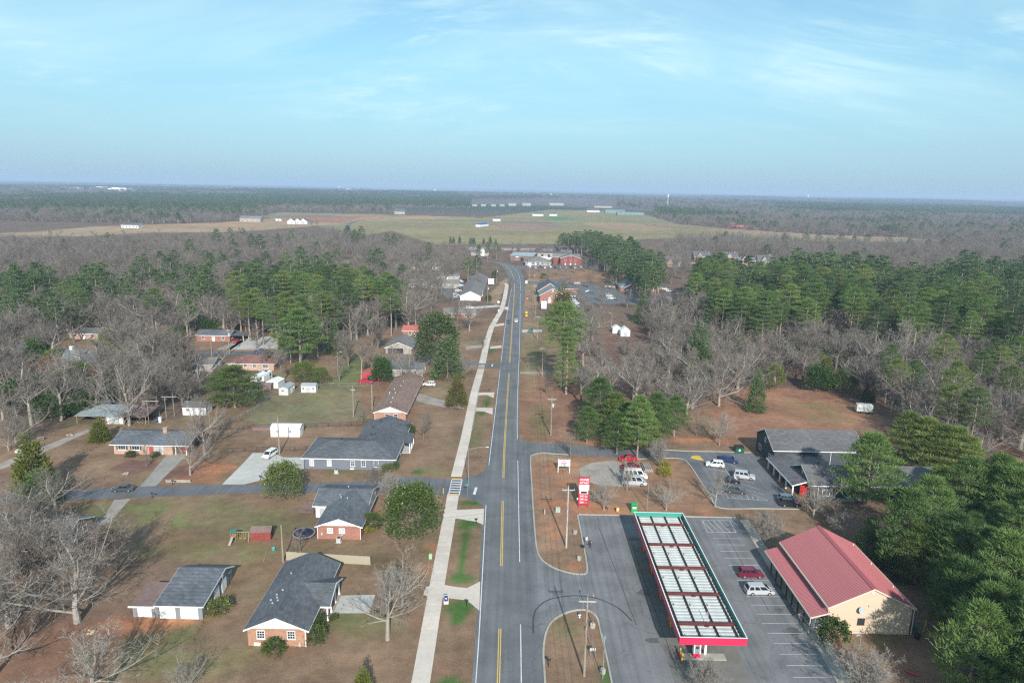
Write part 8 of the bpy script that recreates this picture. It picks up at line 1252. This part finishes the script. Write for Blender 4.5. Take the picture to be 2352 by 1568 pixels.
o = thing('red_tube', 'bright red plastic tube lying in the yard below the store', 'tube', (*G(2095, 1547), .12), R(-35)); MB().tube((-.75, 0, 0), (.75, 0, 0), .13, .13, 12).build('tube', mat('tube_red', (0.62, 0.03, 0.04), .4, .05, 2), o); MB().tube((-.78, 0, 0), (-.74, 0, 0), .15, .15, 12).build('end_ring', M_BLACK, o)
o = thing('refuse_bin', 'black wheeled bin behind the cream store', 'bin', (66.5, 100.2, 0)); MB().hexa([(-.3, -.3, .05), (.3, -.3, .05), (.3, .3, .05), (-.3, .3, .05)], [(-.36, -.36, 1.0), (.36, -.36, 1.0), (.36, .36, 1.0), (-.36, .36, 1.0)]).build('body', M_PLAS, o); MB().box(-.38, -.38, 1.0, .38, .4, 1.07).build('lid', M_PLAS, o); o = thing('blue_bin', 'blue recycling bin under the bare tree by the side street', 'bin', (*G(898, 1136), 0)); MB().hexa([(-.3, -.3, .05), (.3, -.3, .05), (.3, .3, .05), (-.3, .3, .05)], [(-.36, -.36, 1.0), (.36, -.36, 1.0), (.36, .36, 1.0), (-.36, .36, 1.0)]).build('body', MATS['navy'], o); MB().box(-.38, -.38, 1.0, .38, .4, 1.07).build('lid', MATS['navy'], o)
o = thing('wire_cage', 'wire cage enclosure with yellow pole at the store corner', 'cage', (66.6, 101.8, 0)); [MB().tube((u, v, 0), (u, v, 2.2), .035).build('post', M_VENT, o) for u in (0, 2.2) for v in (0, 2.6)]; [MB().box(0, v - .02, z_, 2.2, v + .02, z_ + .04).build('rail', M_VENT, o) for v in (0, 2.6) for z_ in (.1, 1.1, 2.1)]; MB().tube((1.8, -.1, .2), (2.0, -.1, 2.4), .07).build('yellow_pole', MATS['bollard_yellow'], o); MB().box(.2, .3, 0, 1.0, 1.0, 1.1).build('teal_crate', MATS['tarp_teal'], o)
o = thing('picnic_table', 'weathered picnic table under the bare tree by the gravel drive', 'table', (*G(94, 1010), 0), R(20)); MB().box(-.9, -.4, .7, .9, .4, .76).build('top', M_GREYW, o); [MB().box(-.9, s - .14, .42, .9, s + .14, .47).build('bench', M_GREYW, o) for s in (-.75, .75)]; [MB().box(u - .05, -.8, 0, u + .05, .8, .08).box(u - .05, -.06, .08, u + .05, .06, .7).build('leg', M_GREYW, o) for u in (-.6, .6)]
o = thing('deck', 'small brown wooden deck behind the white-walled wing', 'deck', (-45.6, 139.6, 0)); [MB().box(0, i * .5, .3, 3.2, i * .5 + .44, .4).build('plank', M_RUST, o) for i in range(10)]; [MB().box(u, v, 0, u + .1, v + .1, 1.3).build('rail_post', M_RUST, o) for u in (0, 1.5, 3.1) for v in (0, 4.9)]; [MB().box(0, v, 1.2, 3.2, v + .08, 1.3).build('hand_rail', M_RUST, o) for v in (0, 4.9)]
o = thing('raised_bed', 'brown wooden raised bed beside the long white shed', 'planter', (*G(580, 988), 0)); MB().box(0, 0, 0, 5.0, .12, .9).box(0, 1.6, 0, 5.0, 1.72, .9).box(0, .12, 0, .12, 1.6, .9).box(4.88, .12, 0, 5.0, 1.6, .9).build('frame', M_RUST, o); MB().box(.12, .12, .2, 4.88, 1.6, .75).build('soil', M_BARKD, o)
o = thing('turquoise_bucket', 'turquoise tub lying on the lawn behind the picket fence', 'tub', (*G(628, 1263), 0)); MB().lathe(0, 0, [(.25, 0), (.36, .45), (.38, .48), (.3, .4)], 12).build('tub', mat('turquoise', (0.05, 0.42, 0.40), .5, .05, 2), o); MB().tube((-.36, 0, .45), (.36, 0, .45), .02).build('handle', M_VENT, o); tag(MB().tube((*G(605, 1290), .08), (*G(614, 1264), .10), .07, .05, 8).build('timber_pole', M_WOOD), 'pale timber pole lying on the lawn', 'pole'); tag(MB().tube((*G(773, 971), .08), (*G(784, 954), .10), .08, .07, 8).build('timber_pole', M_WOOD), 'pale timber pole lying on the mown lawn by the service pole', 'pole')
x0, y0 = -42.2, 120.5; o = thing('picket_fence', 'pale wooden picket fence behind the brick house', 'fence', (x0, y0, 0), R(-4)); pk = MB().box(0, 0, .05, .19, .03, 1.75).hexa([(0, 0, 1.75), (.19, 0, 1.75), (.19, .03, 1.75), (0, .03, 1.75)], [(.07, 0, 1.85), (.12, 0, 1.85), (.12, .03, 1.85), (.07, .03, 1.85)]).mesh('picket', mat('pale_picket', (0.36, 0.325, 0.24), .9, .12, 3))
for i in range(80): link('picket', pk, o, (i * .204, 0, rr.uniform(-.03, .03)))
for z_ in (.4, 1.4): MB().box(0, .03, z_, 16.3, .09, z_ + .1).build('rail', M_WOOD, o)
for i in range(8): MB().box(i * 2.3, .09, 0, i * 2.3 + .1, .19, 1.7).build('post', M_WOOD, o)
def chain_fence(pts, label, h=1.2, m=M_BLACK, step=3.0, rails=2):
    o = thing('wire_fence', label, 'fence', (*pts[0], 0)); ox, oy = pts[0]
    for a, b_ in zip(pts, pts[1:]):
        L_ = math.hypot(b_[0] - a[0], b_[1] - a[1]); n = max(1, int(L_ / step))
        for i in range(n + 1): t = i / n; MB().tube((a[0] + (b_[0] - a[0]) * t - ox, a[1] + (b_[1] - a[1]) * t - oy, 0), (a[0] + (b_[0] - a[0]) * t - ox, a[1] + (b_[1] - a[1]) * t - oy, h), .045, .045, 6).build('post', m, o)
        for k in range(rails): z_ = h * (1 - k * .88 / max(1, rails - 1)); MB().tube((a[0] - ox, a[1] - oy, z_), (b_[0] - ox, b_[1] - oy, z_), .03, .03, 6).build('rail', m, o)
        mb = MB(); nx_ = int(L_ / .5)
        for i in range(nx_):
            t0, t1 = i / nx_, (i + 1) / nx_; p = lambda t, z_: (a[0] + (b_[0] - a[0]) * t - ox, a[1] + (b_[1] - a[1]) * t - oy, z_); mb.tube(p(t0, .08), p(t1, h), .010, .010, 3, False).tube(p(t1, .08), p(t0, h), .010, .010, 3, False)
        w_ = mb.build('wire_mesh', m, o); w_['kind'] = 'stuff'
chain_fence(Gs([(440, 986), (560, 985), (700, 981), (860, 976)]), 'black wire fence between the mown lawn and the slate grey house'); chain_fence(Gs([(505, 1040), (590, 1036), (705, 1034)]), 'black wire fence behind the white minivan'); chain_fence([G(640, 886), G(700, 889), G(820, 887), G(870, 885)], 'grey wire fence at the top of the mown lawn', 1.2, M_VENT); chain_fence([G(630, 905), G(600, 935), G(520, 975)], 'grey wire fence beside the small white metal shed', 1.2, M_VENT); chain_fence([(68, 190), (80, 190), (94, 190)], 'thin wire fence along the day care roof edge', 1.2, M_VENT); chain_fence(Gs([(2190, 1030), (2260, 1075), (2352, 1120)]), 'wire fence along the day care play yard', 1.5, M_VENT); chain_fence(Gs([(1405, 702), (1480, 704), (1560, 700)]), 'thin wire fence below the church car park', 1.2, M_BLACK, 5.0)
o = thing('hand_rail', 'pale metal hand rail along the sidewalk edge', 'hand rail', (-11.2, 196, 0)); [MB().tube((0, i * 2.4, 0), (0, i * 2.4, 1.05), .03, .03, 6).build('post', M_MET, o) for i in range(19)]; [MB().tube((0, 0, z_), (0, 43.2, z_), .03, .03, 6).build('rail', M_MET, o) for z_ in (.55, 1.05)]
def rail_fence(px0, py0, px1, py1, label):
    a, b_ = Vector(G(px0, py0)), Vector(G(px1, py1)); o = thing('rail_fence', label, 'fence', (*a, 0)); n = max(2, int((b_ - a).length / 3)); [MB().cbox((b_ - a).x * i / n, (b_ - a).y * i / n, .7, .2, .2, 1.4).build('post', M_TRIM, o) for i in range(n + 1)]; [MB().tube((0, 0, z_), ((b_ - a).x, (b_ - a).y, z_), .09, .09, 4).build('rail', M_TRIM, o) for z_ in (.3, .75, 1.2)]
rail_fence(1390, 660, 1412, 661, 'white rail fence left of the blue-roofed office'); rail_fence(1505, 663, 1530, 664, 'white rail fence right of the blue-roofed office'); rail_fence(1320, 652, 1332, 652, 'short white rail fence behind the law office')
o = thing('board_fence', 'grey board fence at the corner of the taupe-roofed house', 'fence', (*G(446, 850), 0), R(75)); [MB().box(i * .32, 0, 0, i * .32 + .28, .05, 1.8).build('board', M_GREYW, o) for i in range(34)]; [MB().box(0, .05, z_, 10.9, .12, z_ + .1).build('rail', M_GREYW, o) for z_ in (.4, 1.4)]
o = thing('low_wall', 'low timber wall at the red mulch bed beside the old driveway', 'wall', (-81.9, 154.6, 0), R(2)); [MB().box(0, 0, i * .22, 6.0 - .1 * i, .25, i * .22 + .2).build('timber', M_GREYW, o) for i in range(3)]
o = thing('yellow_marker', 'yellow bollard post beside the crosswalk', 'bollard', (*G(1018, 1133), 0)); MB().tube((0, 0, 0), (0, 0, 1.3), .09, .09, 10).build('post', MATS['bollard_yellow'], o); MB().lathe(0, 0, [(.1, 1.3), (.07, 1.37), (.02, 1.39)], 10).build('cap', MATS['bollard_yellow'], o)
for i, (px, py, lab) in enumerate(((760, 880, 'heap of pale stones on the green strip'), (288, 1088, 'cluster of rocks in the mulch bed'), (212, 1452, 'pile of cut logs below the huge bare tree'), (160, 1000, 'rubble slab beside the gravel drive'))):
    x, y = G(px, py); o = thing('stone_heap', lab, 'stones', (x, y, 0))
    for k in range(7): r_ = rr.uniform(.2, .42); MB().lathe(rr.uniform(-.9, .9), rr.uniform(-.5, .5), [(r_ * .8, 0), (r_, r_ * .4), (r_ * .7, r_ * .9), (r_ * .2, r_ * 1.05)], 7).build('stone', M_GRAV if i != 2 else M_WOOD, o)
o = thing('cell_tower', 'slender lattice cell tower above the far woods', 'tower', (676, 3138, 0)); [MB().tube((sx * 2.2, sy * 2.2, 0), (sx * .8, sy * .8, 54), .18, .15, 4).build('leg', M_TRIM, o) for sx in (-1, 1) for sy in (-1, 1)]; [MB().box(-2.3 + k * .12, -2.3 + k * .12, 5 + k * 5, 2.3 - k * .12, -2.0 + k * .12, 5.5 + k * 5).build('brace', M_TRIM, o) for k in range(9)]; [MB().cbox(0, -1, z_, 6, 2, 2.2).build('antenna_array', M_TRIM, o) for z_ in (44, 49, 54)]
for px, py, h, lab in ((779, 430, 40, 'white water tower on the horizon beyond the left woods'), (1855, 452, 40, 'white water tower on the far right horizon'), (999, 438, 34, 'small water tower on the horizon above the pines')):
    x, y = G(px, py + 8); z0 = float(hills(np.array([x]), np.array([y]))[0]); o = thing('water_tower', lab, 'water tower', (x, y, z0)); MB().tube((0, 0, 0), (0, 0, h * .7), 3.5, 3.5, 10).build('stem', M_TRIM, o); MB().lathe(0, 0, [(4, h * .66), (12, h * .75), (13, h * .88), (6, h)], 14).build('tank', M_TRIM, o)
o = thing('long_tent', 'long white tarpaulin tunnel with a blue top on the far pasture', 'tent', (-61.8, 1283, 0), R(70)); MB().prism([(0, 0), (40, 0), (40, 9), (0, 9)], 0, 3.4).build('cover', M_TRIM, o); MB().hexa([(0, 0, 3.4), (40, 0, 3.4), (40, 9, 3.4), (0, 9, 3.4)], [(0, 3, 5.8), (40, 3, 5.8), (40, 6, 5.8), (0, 6, 5.8)]).build('blue_top', mat('tunnel_blue', (0.04, 0.09, 0.42), .6, .1, 2), o)
cow = MB().hexa([(-1.0, -.35, .7), (.8, -.35, .75), (.8, .35, .75), (-1.0, .35, .7)], [(-1.0, -.28, 1.35), (.8, -.28, 1.4), (.8, .28, 1.4), (-1.0, .28, 1.35)]).hexa([(.75, -.2, 1.05), (1.35, -.15, 1.2), (1.35, .15, 1.2), (.75, .2, 1.05)], [(.75, -.2, 1.4), (1.35, -.13, 1.55), (1.35, .13, 1.55), (.75, .2, 1.4)])
for u in (-.85, .65):
    for s in (-.22, .22): cow.tube((u, s, 0), (u, s, .8), .08, .11, 5)
cowm = cow.mesh('cow', M_BLACK)
for px, py in ((1433, 511), (1440, 511), (1478, 516), (1484, 517), (1500, 518), (1506, 518), (1900, 538), (1905, 538), (1912, 539), (1990, 543), (1996, 543), (1985, 542), (1950, 541), (1940, 540), (1970, 542)):
    x, y = G(px, py); o = link('cow', cowm, None, (x, y, 0), rr.uniform(0, 6)); tag(o, 'black cow grazing on the far pasture', 'cow', 'black cows on the pasture'); o.scale = (1.3, 1.3, 1.3)
# ================================================================ PEOPLE
def person(x, y, rz, label, joints, mats_fn, mats):
    me = bpy.data.meshes.new('person'); bm = bmesh.new(); names = list(joints); vs = {}
    for n_ in names: vs[n_] = bm.verts.new(joints[n_][0])
    for n_ in names:
        if joints[n_][2]: bm.edges.new((vs[joints[n_][2]], vs[n_]))
    bm.to_mesh(me); bm.free(); o = bpy.data.objects.new('person', me); COL.objects.link(o); md = o.modifiers.new('skin', 'SKIN'); sv = me.skin_vertices[0].data
    for i, n_ in enumerate(names): r_ = joints[n_][1]; sv[i].radius = r_ if isinstance(r_, tuple) else (r_, r_); sv[i].use_root = (n_ == 'pelvis')
    o.modifiers.new('sub', 'SUBSURF').levels = 1; o.modifiers['sub'].render_levels = 1; bpy.context.view_layer.update(); dg = bpy.context.evaluated_depsgraph_get(); m2 = bpy.data.meshes.new_from_object(o.evaluated_get(dg)); bpy.data.objects.remove(o); m2.materials.clear(); [m2.materials.append(m) for m in mats]
    for p in m2.polygons: c = sum((m2.vertices[v].co for v in p.vertices), Vector()) / len(p.vertices); p.material_index = mats_fn(c); p.use_smooth = True
    return tag(link('person', m2, None, (x, y, 0.03), rz), label, 'person')
def body_joints(stride=0.0, hold=False, h=1.0):
    J = {'pelvis': ((0, 0, .95), (.16, .12), None), 'waist': ((0, 0, 1.12), (.14, .11), 'pelvis'), 'chest': ((0, 0, 1.32), (.17, .12), 'waist'), 'shoulder': ((0, 0, 1.45), (.13, .10), 'chest'), 'neck': ((0, 0, 1.53), .06, 'shoulder'), 'jaw': ((0, -.02, 1.60), .085, 'neck'), 'head': ((0, 0, 1.70), .105, 'jaw'), 'crown': ((0, .01, 1.78), .07, 'head')}
    for s, k in ((-1, 'l'), (1, 'r')):
        J[k + 'sh'] = ((s * .18, 0, 1.44), .07, 'shoulder'); J[k + 'el'] = ((s * .25, .02, 1.17), .05, k + 'sh')
        J[k + 'wr'] = ((s * (.10 if hold else .27), -.22 if hold else -.06, 1.18 if hold else .92), .036, k + 'el'); J[k + 'ha'] = ((s * (.04 if hold else .27), -.28 if hold else -.09, 1.20 if hold else .82), .042, k + 'wr')
        f = stride * s; J[k + 'hip'] = ((s * .10, 0, .90), .10, 'pelvis'); J[k + 'kn'] = ((s * .11 - (f * .15 if hold else 0), -f * .12, .50), .07, k + 'hip'); J[k + 'an'] = ((s * .12 - (f * .35 if hold else 0), -f * .25 + .02, .08), .05, k + 'kn'); J[k + 'to'] = ((s * .13 - (f * .35 if hold else 0), -f * .25 - .16, .04), .045, k + 'an')
    return {n_: (tuple(c * h for c in v[0]), v[1], v[2]) for n_, v in J.items()}
M_SKIN = mat('skin', (0.50, 0.30, 0.22), .6, .05, 4); M_SHIRT = mat('lilac_shirt', (0.60, 0.58, 0.72), .8, .06, 4); M_TROU = mat('khaki_trousers', (0.36, 0.32, 0.26), .8, .08, 4); M_HAIRD = mat('dark_hair', (0.02, 0.016, 0.014), .6, .1, 4); M_HAIRR = mat('auburn_hair', (0.20, 0.04, 0.03), .6, .1, 4); M_DARKC = mat('black_clothes', (0.015, 0.015, 0.018), .8, .1, 4)
p1 = person(15.85, 128.9, R(20), 'person in a lilac shirt and khaki trousers standing by the kerb', body_joints(.35), lambda c: (4 if c.z < .13 else 2 if c.z < .98 else 1 if c.z < 1.52 and not (abs(c.x) > .2 and c.z < .93) else 3 if (c.z > 1.70 and c.y > -.05) or c.z > 1.77 else 0), [M_SKIN, M_SHIRT, M_TROU, M_HAIRD, M_BLACK])
p2 = person(16.45, 127.7, R(30), 'person with long auburn hair in black clothes holding a white cup', body_joints(.9, True, .95), lambda c: (1 if c.z < 1.44 and not (c.z > 1.1 and c.y < -.2) else 2 if c.y > -.05 and c.z > 1.35 or c.z > 1.68 else 0), [M_SKIN, M_DARKC, M_HAIRR])
for pr, zc in ((p1, 1.66), (p2, 1.58)): MB().cbox(-.04, -.115, zc + .01, .03, .02, .015).build('eye', M_BLACK, pr); MB().cbox(.04, -.115, zc + .01, .03, .02, .015).build('eye', M_BLACK, pr); MB().cbox(0, -.125, zc - .025, .025, .04, .035).build('nose', M_SKIN, pr); MB().cbox(0, -.11, zc - .065, .05, .015, .012).build('mouth', M_SRED, pr)
MB().hexa([(-.13, .02, 1.25), (.13, .02, 1.25), (.11, .16, 1.25), (-.11, .16, 1.25)], [(-.1, -.02, 1.66), (.1, -.02, 1.66), (.08, .12, 1.66), (-.08, .12, 1.66)]).build('hair', M_HAIRR, p2)
o = thing('cup', 'white paper cup held by the person in black', 'cup', (16.45 + .14, 127.7 - .24, 1.19)); MB().lathe(0, 0, [(.035, 0), (.05, .13)], 10).build('cup', M_SWH, o); MB().lathe(0, 0, [(.052, .13), (.05, .15), (.03, .155)], 10).build('lid', M_SWH, o)
o = thing('black_bag', 'black case standing on the kerb beside the two people', 'bag', (14.9, 127.3, .15), R(-20)); MB().box(-.35, -.15, 0, .35, .15, .5).build('case', M_PLAS, o); MB().path([(-.15, 0, .5), (-.12, 0, .62), (.12, 0, .62), (.15, 0, .5)], .02).build('handle', M_PLAS, o)
# ================================================================ AIR
hz = MB().box(-52000, -9000, -60, 52000, 56000, 95).build('haze', [])
def haze_mat():
    m = bpy.data.materials.new('haze_air'); m.use_nodes = True; N = m.node_tree.nodes; L = m.node_tree.links; N.remove(N['Principled BSDF'])
    v = N.new('ShaderNodeVolumePrincipled'); v.inputs['Density'].default_value = 1.25e-4; v.inputs['Color'].default_value = (0.60, 0.76, 1.0, 1); v.inputs['Anisotropy'].default_value = 0.0
    L.new(v.outputs[0], N['Material Output'].inputs['Volume']); return m
hz.data.materials.clear(); hz.data.materials.append(haze_mat()); hz['kind'] = 'stuff'; tag(hz, 'thin bluish haze over the whole countryside', 'haze')
